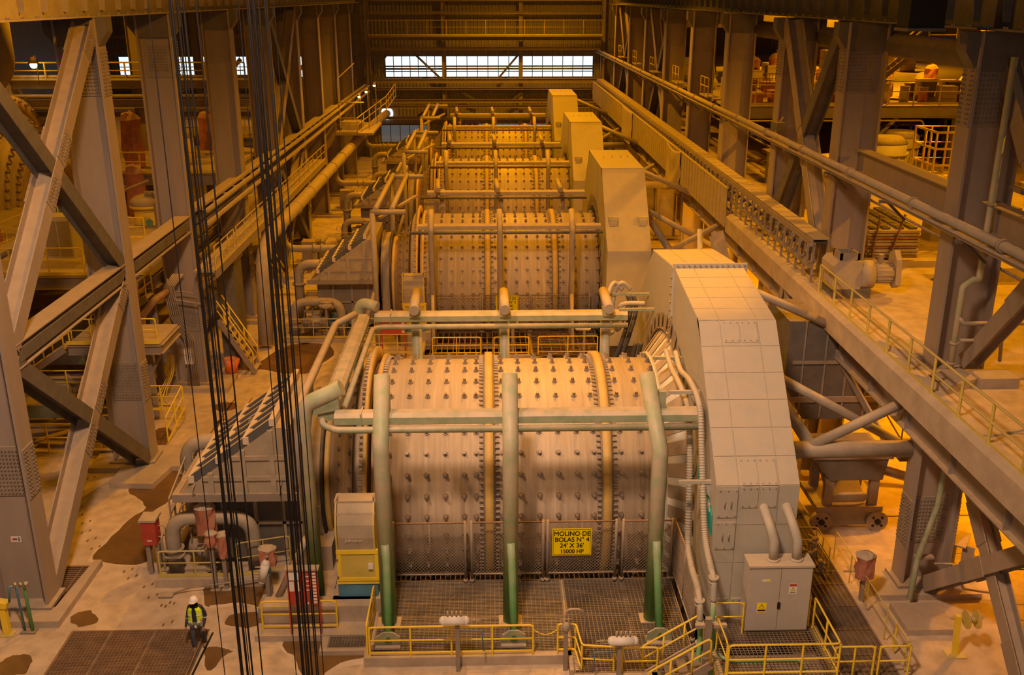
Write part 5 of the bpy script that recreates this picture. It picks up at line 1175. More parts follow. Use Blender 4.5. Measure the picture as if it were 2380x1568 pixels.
# local coordinates, facing the camera (-Y); built 1.75 tall
V = [(0,0,.95),(0,.01,1.15),(0,.02,1.36),(0,0,1.48),(0,-.03,1.56),(0,-.04,1.64),(0,-.035,1.72),
     (-.10,0,.90),(-.11,-.10,.50),(-.105,-.06,.10),
     (.10,0,.90),(.125,.02,.49),(.13,.16,.12),
     (-.17,.01,1.41),(-.235,.02,1.13),(-.27,-.10,.90),(-.275,-.14,.82),
     (.17,.01,1.41),(.27,.03,1.13),(.25,-.12,.93),(.235,-.17,.86)]
E_ = [(0,1),(1,2),(2,3),(3,4),(4,5),(5,6),(0,7),(7,8),(8,9),(0,10),(10,11),(11,12),(2,13),(13,14),(14,15),(15,16),(2,17),(17,18),(18,19),(19,20)]
Rr = [(.15,.11),(.14,.105),(.16,.11),.06,.06,.082,.07,.095,.07,.05,.095,.07,.05,.068,.055,.042,.03,.068,.055,.042,.03]
skin_mesh('body', V, E_, Rr, NAVY, man)
# head, hands, trousers as clothing shells / parts
skin_mesh('face', [(0,-.04,1.55),(0,-.055,1.61),(0,-.045,1.68)], [(0,1),(1,2)], [.058,.088,.082], SK, man)
lo = org_of(man)
def P3(v): return Vector(v)+lo
h_ = part('nose', MB().add([P3((-.014,-.135,1.60)),P3((.014,-.135,1.60)),P3((0,-.16,1.602)),P3((0,-.13,1.645))], [(0,1,2),(0,2,3),(1,3,2),(0,3,1)]), SK, man)
for s in (-1, 1):
    part('ear', MB().sphere(P3((.092*s,-.04,1.62)), .025, 8, 5, sx=.5), SK, man)
    part('eye', MB().sphere(P3((.032*s,-.135,1.635)), .012, 8, 5), M['black'], man)
part('mouth', MB().cbox(P3((0,-.132,1.575)), .045, .01, .008), mat('lips', (.25,.10,.08), .6), man)
skin_mesh('trousers', [(0,0,.93),(-.10,0,.88),(-.11,-.10,.50),(-.105,-.06,.12),(.10,0,.88),(.125,.02,.49),(.13,.155,.14)], [(0,1),(1,2),(2,3),(0,4),(4,5),(5,6)], [(.165,.125),.108,.082,.070,.108,.082,.070], JEAN, man)
for v in ((-.105,-.06,.0),(.13,.15,.0)):
    part('boot', MB().sphere(P3((v[0],v[1]-.05,.055)), .06, 10, 6, sx=.9, sy=2.2, sz=.85).cyl(P3((v[0],v[1]+.02,.05)), P3((v[0],v[1]+.01,.17)), .062, .058, 10), BOOT, man)
# hands with fingers
for s, w in ((-1, (-.278,-.15,.80)), (1, (.235,-.19,.84))):
    vs = [(w[0],w[1],w[2]+.03),(w[0],w[1]-.01,w[2]-.035)]; es = [(0,1)]; rr = [.028,.036]
    for k in range(4):
        b0 = len(vs); x = w[0]+(k-1.5)*.019
        vs += [(x,w[1]-.012,w[2]-.06),(x,w[1]-.02-.004*k,w[2]-.095+.004*abs(k-1.5)),(x,w[1]-.008,w[2]-.12)]; es += [(1,b0),(b0,b0+1),(b0+1,b0+2)]; rr += [.011,.010,.009]
    b0 = len(vs); vs += [(w[0]-.03*s,w[1]-.03,w[2]-.02),(w[0]-.04*s,w[1]-.04,w[2]-.06)]; es += [(1,b0),(b0,b0+1)]; rr += [.013,.010]
    skin_mesh('hand', vs, es, rr, SK, man, 1)
# helmet
hl = MB().ring(P3((0,-.04,1.655)), (0,0,1), [(0,.125),(.045,.122),(.09,.098),(.12,.06),(.132,.01),(.12,.01),(.09,.085),(.04,.108),(0,.112)], 24)
hp = part('helmet', hl, HEL, man); part('brim', MB().prism([(lo.x+.13*math.cos(a), lo.y-.04-.0+(.19 if math.sin(a) < 0 else .135)*math.sin(a)) for a in [2*PI*k/24 for k in range(24)]], 'z', 1.652, 1.666), HEL, hp); part('ridge', MB().pipe([P3((0,-.14,1.70)),P3((0,-.09,1.765)),P3((0,-.04,1.79)),P3((0,.03,1.77)),P3((0,.07,1.72))], .013, 6), HEL, hp)
# vest: two front panels, back, following the torso
def vest(x0, x1, yf, label=None):
    b = MB(); rows = ((1.45, .6), (1.36, .95), (1.22, 1.0), (1.08, 1.02), (.93, 1.1), (.84, 1.14)); vs = []
    for z, f in rows:
        for k in range(6):
            u = x0+(x1-x0)*k/5; xx = u*f; dd = math.sqrt(max(0, 1-min(1, abs(u)/.215)**2)); vs.append(P3((xx, yf*(.05+.105*dd), z)))
    b.add(vs, [(i*6+k, i*6+k+1, (i+1)*6+k+1, (i+1)*6+k) for i in range(5) for k in range(5)], True); return b
for a, c, lab in ((-.215,-.065,None),(.065,.215,None)):
    v = part('vest_panel', vest(a, c, -1), HIV, man)
    v.modifiers.new('t', 'SOLIDIFY').thickness = .012
v = part('vest_back', vest(-.215, .215, 1), HIV, man); v.modifiers.new('t', 'SOLIDIFY').thickness = .012
def band(x0, x1, z0, z1, f):
    b = MB(); vs = []
    for z in (z0, z1):
        for k in range(6):
            u = x0+(x1-x0)*k/5; dd = math.sqrt(max(0, 1-min(1, abs(u)/.215)**2)); vs.append(P3((u*f, -(.07+.105*dd), z)))
    return b.add(vs, [(k, k+1, k+7, k+6) for k in range(5)])
for a, c in ((-.215,-.07),(.07,.215)):
    for z, f in ((1.20, 1.0), (.98, 1.08)):
        q = part('reflective_band', band(a, c, z, z+.055, f), REF, man)
for s, x, z in ((-1, -.25, 1.05), (1, .268, 1.08)): part('reflective_band', MB().cyl(P3((x,-.0,z)), P3((x,-.0,z+.03)), .066, n=10, caps=False), REF, man)
part('badge', MB().cbox(P3((.02,-.18,.87)), .06, .008, .09), M['white'], man, 'white card badge'); part('folder', MB().cbox(P3((.20,-.10,1.0)), .05, .16, .24), M['duct'], man, 'folder under the arm')
# ================= RIGHT SIDE: DECK EDGE, CONVEYOR, DECK EQUIPMENT =================
rail('handrail', [(12.2, 8, DZ), (12.2, 20, DZ), (12.2, 34.6, DZ)], 'long green yellow guard rail along the near edge of the upper deck', 'yellowd', h=1.12, r=.04, spacing=1.55, toem='yellowd')
# side wall of panels with draped sheets
t = thing('conveyor_wall', (12.0, 80, 6.9), 'long low wall of sheet panels along the conveyor', 'wall panels')
p0 = None
for k in range(27):
    y = 48.6+2.4*k
    mk = lambda y: MB().box(11.96, 12.02, y+.02, y+2.38, 6.95, 8.9)
    if p0 is None: p0 = part('panel', mk(y), M['duct'], t, at=(12, y, 7))
    else: dup(p0, t, (0, y-48.6, 0))
part('top_rail', MB().box(11.93, 12.06, 48.6, 113.4, 8.9, 8.96), M['yellowd'], t)
b = MB()
for k in range(80): y = 49+.81*k; b.box(11.93, 11.97, y-.03, y+.03, 7.0, 8.88)
part('studs', b, M['duct'], t, kind='stuff')
def drape(y0, y1, zt, zb, label, sag):
    t = thing('draped_sheet', (11.85, (y0+y1)/2, zb), label, 'sheet', 'sheets draped over the conveyor wall'); vs = []; nx, nz = 24, 14
    for i in range(nz+1):
        v = i/nz
        for k in range(nx+1):
            u = k/nx; vs.append((11.88-.09*math.sin(v*9+6*sag*(u-.5)**2*4)*v*(.3+sag)-.1*v*math.sin(u*PI), y0+(y1-y0)*u, zt-(zt-zb)*v*(1-.30*(1-u))-.25*sag*math.sin(PI*u)*(1-v)))
    q = part('cloth', MB().add(vs, [(i*(nx+1)+k, i*(nx+1)+k+1, (i+1)*(nx+1)+k+1, (i+1)*(nx+1)+k) for i in range(nz) for k in range(nx)], True), M['duct'], t)
    q.modifiers.new('t', 'SOLIDIFY').thickness = .02
drape(60.5, 65.5, 9.0, 5.7, 'wrinkled sheet draped low over the conveyor wall', 1)
drape(81.5, 87.5, 9.0, 6.0, 'flat sheet draped farther back over the conveyor wall', .1)
# conveyor
t = thing('belt_conveyor', (12.75, 70, DZ), 'long belt conveyor with cover plates on stands at the deck edge', 'conveyor')
c0 = s0 = None
for k in range(76):
    y = 36.0+1.0*k
    if c0 is None:
        c0 = part('cover_plate', MB().box(12.3, 12.95, y+.04, y+.96, 9.30, 9.33), M['duct'], t, at=(12.45, y, 9.3))
        s0 = part('idler_frame', MB().box(12.08, 12.36, y-.05, y+.05, 9.05, 9.13).box(12.08, 12.14, y-.05, y+.05, 8.5, 9.05).box(12.08, 12.4, y-.05, y+.05, 8.42, 8.5).box(12.3, 12.38, y-.05, y+.05, DZ, 9.2).box(12.85, 12.93, y-.05, y+.05, DZ, 9.3), M['steel'], t, at=(12.75, y, DZ))
        r0 = part('roller', MB().cyl((12.12, y+.3, 8.72), (12.3, y+.3, 8.85), .12, n=10), M['dark'], t, at=(12.4, y, 8.35))
    else: dup(c0, t, (0, k, 0)); dup(s0, t, (0, k, 0)); dup(r0, t, (0, k, 0))
part('stringer', MB().box(12.24, 12.3, 36, 112, 9.05, 9.28).box(12.2, 12.26, 36, 112, 8.2, 8.35), M['steel'], t)
part('belt', MB().box(12.3, 12.9, 36, 112, 9.15, 9.18), M['rubber'], t)
part('floor_channel', MB().box(12.42, 12.47, 34, 60, DZ, DZ+.08), M['steel'], t)
# drive unit
t = thing('conveyor_drive', (13.2, 34.5, DZ), 'dusty gearbox and round electric motor at the conveyor head', 'motor')
part('chute_box', MB().prism([(12.45, DZ+.35), (13.5, DZ+.35), (13.5, 8.95), (13.2, 9.0), (12.6, 9.0), (12.45, 8.8)], 'y', 34.0, 35.3), M['duct'], t)
f = MB(); 
for a in ((12.7,12.78,34.1,34.9),(13.32,13.4,34.1,34.9),(12.7,13.4,34.1,34.18),(12.7,13.4,34.82,34.9)): f.box(a[0],a[1],a[2],a[3],9.0,9.25)
part('inlet_frame', f, M['steel'], t); part('inlet_dark', MB().box(12.8, 13.3, 34.2, 34.8, 9.0, 9.01), M['black'], t)
part('gearbox', MB().cyl((13.5, 34.4, 8.4), (14.0, 34.4, 8.4), .52, n=20), M['duct'], t)
part('motor', MB().cyl((14.0, 34.4, 8.45), (14.75, 34.4, 8.45), .36, n=18), M['duct'], t)
b = MB()
for k in range(16): a = 2*PI*k/16; b.bar((14.05, 34.4+.36*math.cos(a), 8.45+.36*math.sin(a)), (14.7, 34.4+.36*math.cos(a), 8.45+.36*math.sin(a)), .03, .05)
part('cooling_fins', b, M['duct'], t, kind='stuff')
part('belt_guard', MB().prism([(33.95, 8.1), (34.3, 7.9), (34.9, 8.4), (34.8, 9.15), (34.4, 9.3), (34.1, 9.0)], 'x', 14.75, 14.95), M['duct'], t)
part('lamp', MB().box(14.2, 14.35, 34.3, 34.5, 8.85, 9.15), M['steel'], t)
part('frame', MB().box(12.5, 13.9, 34.0, 35.2, DZ, DZ+.35), M['dark'], t)
# services along the columns
t = thing('service_pipes', (12.85, 70, 12.1), 'long dusty pipe on a channel rack running back along the right columns', 'pipe')
P = [(12.75, 8, 12.15), (12.75, 118, 12.15)]
part('main_pipe', MB().cyl(*P, .13, n=12), M['pipe'], t)
part('conduit', MB().cyl((12.55, 8, 11.98), (12.55, 118, 11.98), .04, n=6), M['steel'], t)
part('rack_channel', MB().box(12.6, 12.9, 8, 118, 11.85, 11.95), M['steel'], t)
q = None
for k in range(18):
    y = 18+5.4*k
    if q is None: q = part('pipe_flange', MB().cyl((12.75, y, 12.15), (12.75, y+.1, 12.15), .18, n=12), M['pipe'], t, at=(12.75, y, 12.15)); q2 = part('bracket', MB().bar((12.7, y+2, 11.85), (13.4, y+2, 11.2), .08, .08).box(12.5, 13.4, y+1.95, y+2.05, 11.75, 11.85), M['dark'], t, at=(12.75, y, 12.15))
    else: dup(q, t, (0, 5.4*k, 0)); dup(q2, t, (0, 5.4*k, 0))
t = thing('service_pipes', (15, 50, 11), 'lower grey pipe with a thin conduit behind the right columns', 'pipe')
part('main_pipe', MB().cyl((14.9, 8, 10.9), (14.9, 80, 10.9), .14, n=12), M['steel'], t); part('conduit', MB().cyl((14.7, 8, 10.6), (14.7, 80, 10.6), .05, n=8), M['pipe'], t)
t = thing('stand_pipes', (13.4, 26, DZ), 'dark green stand pipes with elbows before the nearest right column', 'pipe')
part('pipe', MB().pipe([(13.3, 26.2, DZ), (13.3, 26.2, 10.3), (13.6, 26.25, 10.5), (13.75, 26.25, 10.5), (13.75, 26.25, 16.5)], .09, 10, .12), M['green'], t)
part('pipe', MB().pipe([(13.3, 26.15, 9.4), (13.45, 26.1, 9.25), (17, 26.1, 9.25)], .07, 8, .15), M['pipe'], t)
part('pipe', MB().pipe([(13.4, 26.1, 8.75), (14.6, 26.1, 8.75), (14.65, 26.1, 8.1)], .05, 8, .08), M['pipe'], t)
for z in (8.6, 8.0, 11.2, 12.6): part('clamp', MB().cyl((13.3 if z < 10 else 13.75, 26.2, z), (13.3 if z < 10 else 13.75, 26.2, z+.06), .13, n=10), M['pipe'], t)
t = thing('scaffold_pole', (14.7, 22.6, DZ), 'thin jointed pole rising beside the deck guard rail at the right edge', 'pole')
part('pole', MB().cyl((13.9, 22.6, DZ), (13.9, 22.6, 16.5), .05, n=8), M['dark'], t)
for z in (8.4, 9.4, 10.2, 11.4, 12.6): part('coupler', MB().cyl((13.9, 22.6, z), (13.9, 22.6, z+.07), .085, n=8), M['pipe'], t)
part('brace', MB().cyl((13.9, 22.6, 9.6), (15.3, 22.6, 10.2), .04, n=6).cyl((13.9, 22.6, 8.4), (15.3, 22.6, 9.0), .04, n=6), M['dark'], t)
# landing with rail at the right edge
t = thing('side_landing', (15.2, 25.2, 13), 'small railed landing at the right edge beside the nearest right column', 'platform')
part('deck', MB().box(14.5, 17.5, 23.5, 27, 12.9, 13.02), M['duct'], t); part('edge_beam', MB().ibeam((14.5, 25.2, 12.7), (17.5, 25.2, 12.7), .3, .2), M['steel'], t)
rail('handrail', [(17.2, 27.5, 13.02), (14.7, 27.5, 13.02), (14.7, 23.6, 13.02), (17.2, 23.6, 13.02)], 'pale guard rail of the small landing at the right edge', 'yellow', h=1.5, r=.04, spacing=1.2)
t = thing('hose_coil', (16, 25.5, 13.05), 'coiled hose lying on the small landing', 'hose'); part('coil', MB().ring((16, 25.5, 13.1), (0,0,1), [(-.03,.5),(.03,.5),(.03,.4),(-.03,.4)], 20).ring((16.05, 25.45, 13.17), (0,0,1), [(-.03,.42),(.03,.42),(.03,.34),(-.03,.34)], 20), M['rubber'], t)
# yellow cage
t = thing('work_basket', (20, 44, 9.6), 'yellow tubular cage platform between the two nearest right columns', 'cage')
X0, X1, Y0, Y1, Z0, Z1 = 19.2, 21.4, 42, 44.2, 10.4, 12.5
for x in (X0, (X0*2+X1)/3, (X0+2*X1)/3, X1):
    for y in (Y0, Y1): part('post', MB().cyl((x, y, Z0), (x, y, Z1), .05, n=6), M['yellow'], t)
for y in ((Y0+Y1)/2,):
    for x in (X0, X1): part('post', MB().cyl((x, y, Z0), (x, y, Z1), .05, n=6), M['yellow'], t)
for z in (Z0+.05, Z0+.7, Z0+1.4, Z1): part('hoop', MB().pipe([(X0,Y0,z),(X1,Y0,z),(X1,Y1,z),(X0,Y1,z),(X0,Y0,z)], .05, 6), M['yellow'], t)
part('floor', MB().box(X0, X1, Y0, Y1, Z0-.1, Z0), M['yellowd'], t); part('pedestal', MB().box(X0+.6, X1-.6, Y0+.6, Y1-.6, DZ, Z0-.1), M['steel'], t)
# stack of plates on the deck
t = thing('plate_stack', (16.6, 41, DZ), 'stack of ribbed liner plates on timber on the deck', 'stack')
b = MB()
for k in range(9):
    x = 15.4+.02*(k % 3); o = part('plate', MB().box(x, x+2.1, 38.6+.05*(k%2), 43.0, DZ+.3+.13*k, DZ+.4+.13*k), M['duct'] if k % 3 else M['copper'], t, at=(16.6, 41, DZ))
part('timber', MB().box(15.2, 15.7, 38.0, 38.5, DZ, DZ+.35), M['duct'], t); part('timber', MB().box(15.9, 18.2, 38.3, 38.5, DZ, DZ+.25), M['duct'], t); part('timber', MB().box(15.6, 17.6, 42, 42.3, DZ, DZ+.28), M['duct'], t)
part('upright', MB().bar((15.6, 38.5, DZ+.3), (15.8, 38.6, DZ+2.1), .1, .05).bar((16.3, 38.5, DZ+.3), (16.8, 38.6, DZ+2.1), .1, .05), M['copper'], t)
b = MB()
for k in range(4):
    for j in range(18): b.box(15.5+k*.55, 15.8+k*.55, 38.8+j*.23, 38.9+j*.23, DZ+1.45, DZ+1.54)
part('ribs', b, M['dark'], t, kind='stuff')
t = thing('deck_timbers', (19.5, 48, DZ), 'loose beams lying on the deck beyond the plate stack', 'beams'); part('beam', MB().cbox((19, 48, DZ+.12), 1.6, .3, .22, .4), M['copper'], t); part('beam', MB().cbox((18, 45.5, DZ+.12), 1.8, .25, .2, -.2), M['copper'], t); part('beam', MB().cbox((16.3, 46.5, DZ+.15), .3, 1.6, .3), M['copper'], t)
rail('handrail', [(21, 33, DZ), (27, 33, DZ)], 'pale guard rail round the opening in the deck at the right edge', 'yellow', h=1.15, r=.035, spacing=1.8)
struct('trim_26', MB().box(17.5, 30, 36.0, 36.8, DZ, DZ+.55), M['concrete'], None, 'low concrete kerb on the deck at the right edge')
# long beam on posts deeper on the deck
# second storey across the deck
U = 11.6
struct('floor_upper_storey', MB().box(14.9, 46, 62, 117, U-.15, U), M['duct'], None, 'grating storey above the far end of the deck')
t = thing('storey_beam', (28, 61.8, 11), 'dusty edge beam of the upper storey across the deck', 'beam')
part('beam', MB().ibeam((14.9, 61.8, 11.2), (46, 61.8, 11.2), .75, .35), M['steel'], t); part('conduit', MB().pipe([(15, 61.4, 10.7), (27, 61.4, 10.7), (27.3, 61.4, 10.0)], .06, 6, .3), M['pipe'], t)
for k, x in enumerate((19.0, 24.3, 29.5, 36, 42)):
    for j, y in enumerate((62, 78, 95)):
        t = thing('deck_column', (x, y, DZ), 'slim steel column under the upper storey, %s from the left in the %s rank' % (ORD[k].replace('nearest', 'first'), ('front', 'middle', 'rear')[j]), 'column', 'slim deck columns')
        part('shaft', MB().ibeam((x, y, DZ), (x, y, 14.6 if k == 1 and j == 0 else U-.2), .5, .5, (1,0,0)), M['column'], t)
        part('knee_brace', MB().bar((x, y, 9.4), (x+1.8, y, U-.3), .18, .18), M['column'], t)
rail('handrail', [(15.0, 62.2, U), (23.5, 62.2, U)], 'guard rail on the upper storey, left part', 'yellowd', h=1.2, r=.04, spacing=1.6)
rail('handrail', [(25, 62.2, U), (31.5, 62.2, U), (31.5, 65, U)], 'guard rail on the upper storey, right part', 'yellowd', h=1.4, r=.045, spacing=1.5)
rail('handrail', [(32.5, 62.2, U), (45, 62.2, U)], 'guard rail on the upper storey at the far right', 'yellowd', h=1.2, r=.04, spacing=2)
# stair to the third level and high box gallery
t = thing('upper_stair', (28, 66, U), 'steel stair climbing from the upper storey to the high gallery', 'stair')
for y in (66, 67): part('stringer', MB().bar((24.5, y, U), (28.5, y, 15.0), .08, .3), M['steel'], t); part('stair_rail', MB().pipe([(24.5, y, U+1.1), (28.5, y, 16.1), (30, y, 16.1)], .045, 6), M['yellowd'], t)
b = MB()
for k in range(12): f = k/11; part('tread', MB().box(24.5+4*f, 24.85+4*f, 66, 67, U+3.4*f, U+3.4*f+.05), M['steel'], t)
t = thing('high_gallery', (35, 66, 14.4), 'large tan enclosed gallery box high on the right', 'gallery')
part('floor_beam', MB().box(28.3, 34, 65.4, 68, 14.4, 14.8), M['steel'], t)
part('box', MB().prism([(34, 13.6), (46, 12.2), (46, 17.5), (34, 17.5)], 'y', 65, 70), M['duct'], t)
part('hazard_band', MB().box(29, 33.5, 65.3, 65.4, 14.45, 14.75), M['yellowd'], t)
for k in range(6): part('stripe', MB().prism([(29.1+k*.75, 14.46), (29.45+k*.75, 14.46), (29.6+k*.75, 14.74), (29.25+k*.75, 14.74)], 'y', 65.28, 65.3), M['red'], t)
rail('handrail', [(28.5, 65.5, 14.8), (34, 65.5, 14.8)], 'guard rail in front of the high gallery', 'yellowd', h=1.5, r=.05, spacing=1.6)
t = thing('back_housing', (26, 100, 14), 'big pale sheet clad housing at the far right end of the hall', 'housing'); part('box', MB().box(16, 33, 96, 104, 15.2, 19.5), M['duct'], t); part('box', MB().box(33.5, 38, 94, 104, 11.7, 14.8), M['duct'], t)
# red mesh fences and pallets on the storey
for i, (x0, x1, y, lab) in enumerate(((15.5, 18.6, 66, 'red mesh barrier on the upper storey behind the fifth right column'), (19.2, 23.5, 70, 'red mesh barrier on the upper storey farther right'), (24, 30, 74, 'red mesh barrier deep on the upper storey'))):
    t = thing('mesh_barrier', (x0, y, U), lab, 'barrier', 'red mesh barriers'); b = MB()
    for k in range(int((x1-x0)/.22)+1): b.box(x0+k*.22-.02, x0+k*.22+.02, y-.02, y+.02, U, U+1.3)
    for z in (.1, .4, .7, 1.0, 1.3): b.box(x0, x1, y-.02, y+.02, U+z-.02, U+z+.02)
    part('mesh', b, M['tarp'], t, kind='stuff')
R = random.Random(9)
def sack(x, y, z, s, label, m='duct'):
    t = thing('bulk_bag', (x, y, z), label, 'bag', 'lumpy bulk bags'); K = 10; vs = []
    for i, (f, g) in enumerate(((.8,0),(1,.25),(1,.6),(.85,.85),(.3,1.0))):
        for k in range(K): a = 2*PI*k/K; j = 1+R.uniform(-.15,.15); vs.append((x+s*f*j*math.cos(a), y+s*f*j*math.sin(a), z+s*1.3*g+R.uniform(-.05,.05)*s))
    part('bag', MB().add(vs, [(i*K+k, i*K+(k+1)%K, (i+1)*K+(k+1)%K, (i+1)*K+k) for i in range(4) for k in range(K)]+[tuple(range(4*K,5*K)), tuple(range(K))[::-1]], True), M[m], t)
PLACE = ('behind the sixth right column', 'between the fourth and fifth right columns', 'left of the third right column', 'right of the third right column', 'behind the crossed braces', 'beside the red barrier', 'by the upper stair', 'under the high gallery', 'near the end wall')
for i in range(9):
    x = 16+2.4*i; sack(x, 70+6*R.random(), U, .55+.3*R.random(), 'dusty pale bulk bag on the upper storey %s' % PLACE[i], ('duct','concrete','white')[i % 3])
for i in range(9):
    x = 16.5+2.6*i; y = 84+8*R.random(); t = thing('crate', (x, y, U), 'box crate on the upper storey, rear rank, %s' % PLACE[i], 'crate', 'crates on the storey')
    w, d, h = 1.2+R.random(), 1.5, 1+1.2*R.random(); part('body', MB().box(x-w/2, x+w/2, y-d/2, y+d/2, U+.12, U+h), M[('white','duct','concrete')[i%3]], t); part('pallet', MB().box(x-w/2, x+w/2, y-d/2, y+d/2, U, U+.12), M['copper'], t)
    for z in (.35, .65): part('band', MB().box(x-w/2-.02, x+w/2+.02, y-d/2-.02, y+d/2+.02, U+h*z, U+h*z+.05), M['steel'], t)
for i, (x, y, lab) in enumerate(((19.5, 78, 'red hooded cover on the upper storey left of the fourth right column'), (22.8, 80, 'red upright cover right of the fourth right column'), (21.7, 82, 'narrow red cover beside the upright one'), (27.5, 76, 'red cover on the upper storey behind the second right column'), (31.8, 72, 'low red cover under the high gallery'), (34.2, 90, 'red cover near the end wall'))):
    tarp((x, y, U), 1.0, 1.0, 1.6+.3*(i%2), lab, 'tarp', False, U)
NUM = ('first','second','third','fourth','fifth','sixth','seventh','eighth','ninth','tenth','eleventh','twelfth')
for rank, (yy, nm) in enumerate(((63.6, 'front'), (67.5, 'second'), (79.5, 'middle'))):
    for k in range(12):
        x = 15.6+1.35*k+.3*R.random()+(.5 if rank == 1 else 0); kind = R.choice(('drum','crate','bin')); c = R.choice(('tarp','duct','concrete','duct','copper','concrete','yellowd','tarp')); cn = {'tarp':'red','duct':'tan','copper':'rusty','concrete':'grey brown','yellowd':'yellow','tank':'green'}[c]
        t = thing(kind, (x, yy, U), '%s %s, %s from left in the %s rank of upper storey goods' % (cn, kind, NUM[k], nm), kind, 'small goods on the storey'); h = .6+.7*R.random(); w = .35+.2*R.random()
        if kind == 'drum':
            part('body', MB().cyl((x,yy,U), (x,yy,U+h), w*.8, n=12), M[c], t); part('rim', MB().ring((x,yy,U+h), (0,0,1), [(-.03,w*.84),(.03,w*.84),(.03,w*.7),(-.03,w*.7)], 12), M['steel'], t)
        elif kind == 'crate':
            part('body', MB().box(x-w, x+w, yy-w, yy+w, U, U+h), M[c], t)
            for z in (.2, .55, .9): part('slat', MB().box(x-w-.03, x+w+.03, yy-w-.03, yy-w, U+h*z-.05, U+h*z+.05), M['duct'], t)
        else:
            part('body', MB().prism([(x-w*.8, U), (x+w*.8, U), (x+w, U+h*.8), (x-w, U+h*.8)], 'y', yy-w, yy+w), M[c], t); part('rim', MB().box(x-w*1.06, x+w*1.06, yy-w*1.06, yy+w*1.06, U+h*.8, U+h*.86), M[c], t)
# drums (white lidded) on the deck
def drum(x, y, r, h, label):
    t = thing('slurry_tub', (x, y, DZ), label, 'tub', 'pale round tubs')
    part('shell', MB().cyl((x,y,DZ), (x,y,DZ+h), r*.92, r, 20), M['hood'], t); part('rim', MB().ring((x,y,DZ+h*.72), (0,0,1), [(0,r),(0,r+.12),(.12,r+.12),(.12,r)], 20), M['hood'], t)
    part('lid', MB().cyl((x,y,DZ+h), (x,y,DZ+h+.35), r*1.04, r*.7, 20), M['duct'], t)
    for k in range(10): a = 2*PI*k/10; part('rib', MB().bar((x+r*.97*math.cos(a), y+r*.97*math.sin(a), DZ+.1), (x+r*1.0*math.cos(a), y+r*1.0*math.sin(a), DZ+h*.7), .08, .1), M['duct'], t)
drum(17.9, 50.5, 1.05, 2.3, 'pale ribbed tub behind the crossed braces of the second right column')
drum(23.2, 57, 1.1, 2.4, 'pale tub seen between the two nearest right columns, left')
drum(25.6, 61, 1.1, 2.2, 'pale tub seen between the two nearest right columns, right')
drum(21.0, 56, .95, 2.4, 'pale tub partly behind the second right column')
drum(20.4, 66, 1.1, 2.0, 'pale tub under the upper storey behind the third right column')
# dark machinery under the storey
for i, (x, y, w, h, lab) in enumerate(((27.5, 66, 3, 2.4, 'dark machine frame under the upper storey right of the tubs'), (32, 66, 3.5, 2.8, 'dark machine frame under the upper storey at the far right'), (17.2, 58, 1.6, 1.8, 'dark rack behind the service pipe'), (22, 72, 3, 2.4, 'dark machine deep under the upper storey'))):
    t = thing('machine_frame', (x, y, DZ), lab, 'machine')
    for k in range(4): xx = x-w/2+w*k/3; part('post', MB().box(xx-.08, xx+.08, y-.8, y-.64, DZ, DZ+h), M['dark'], t)
    for z in (.5, 1.1, 1.7, h): part('shelf', MB().box(x-w/2, x+w/2, y-.8, y+.8, DZ+z-.08, DZ+z), M['copper'], t)
    for k in range(5): part('cylinder', MB().cyl((x-w/2+.3+k*w/5.5, y-.4, DZ+.5), (x-w/2+.3+k*w/5.5, y-.4, DZ+1.05), .2, n=10), M['duct'], t)
for k, (x0, y0, x1, y1) in enumerate(((16, 47, 16, 60), (16.6, 46, 16.6, 58))):
    t = thing('lean_pole', (x0, y0, DZ), ('first', 'second')[k]+' tall bent post rising from the deck behind the conveyor', 'post'); part('pole', MB().pipe([(14.9+.8*k, 47+k, DZ), (14.9+.8*k, 47+k, 11.0), (14.6+.8*k, 48+k, 12.5)], .09, 8, .3), M['steel'], t)
t = thing('step_platforms', (13.3, 80, 12.2), 'row of little railed platforms behind the service pipe along the far right columns', 'platforms')
for k, y in enumerate((60, 69.5, 79.5, 89, 99)):
    part('deck', MB().box(12.95, 13.6, y-1.1, y+1.1, 12.35, 12.42), M['duct'], t)
    for z in (12.95, 13.45): part('rail', MB().pipe([(13.0, y-1.1, z), (13.0, y+1.1, z)], .03, 6), M['yellowd'], t)
    for d in (-1.1, 0, 1.1): part('post', MB().cyl((13.0, y+d, 12.4), (13.0, y+d, 13.45), .03, n=6), M['yellowd'], t)
# lamps on the deck
def bulb(x, y, z, label, r=.11, pole=1.2):
    t = thing('sodium_lamp', (x, y, z), label, 'lamp', 'small sodium lamps')
    part('bulb', MB().sphere((x, y, z), r, 10, 6), M['bulb'], t); part('shade', MB().cyl((x, y, z+r*.4), (x, y, z+r*2.2), r*1.5, r*.5, 12), M['dark'], t)
    if pole: part('pole', MB().pipe([(x+.1, y+.2, z-pole), (x+.1, y+.2, z+r*2.4), (x, y, z+r*2.2)], .03, 6), M['steel'], t)
bulb(18.2, 50, 12.0, 'sodium lamp glowing through the crossed braces on the right', .13, 4.4)
bulb(-9.9, 90, 10.5, 'highest of three glowing lamps above the far left landing', .11, 3.3); bulb(-10.6, 89.6, 10.0, 'middle one of three glowing lamps above the far left landing', .11, 3.3); bulb(-11.2, 89.2, 9.6, 'lowest of three glowing lamps above the far left landing', .11, 3.0)
bulb(-17.6, 81, 10.1, 'glowing lamp between the left columns', .13, 1.7); bulb(-28.4, 64.8, 13.9, 'glowing lamp at the far left above the big drum', .22, 1.3)
lamp('lamp_glow', (17.8, 49.6, 11.7), 90, SOD, .1); lamp('lamp_glow', (-10.5, 88.4, 9.9), 160, SOD, .15); lamp('lamp_glow', (-28.5, 61.5, 13.2), 60, SOD, .1)
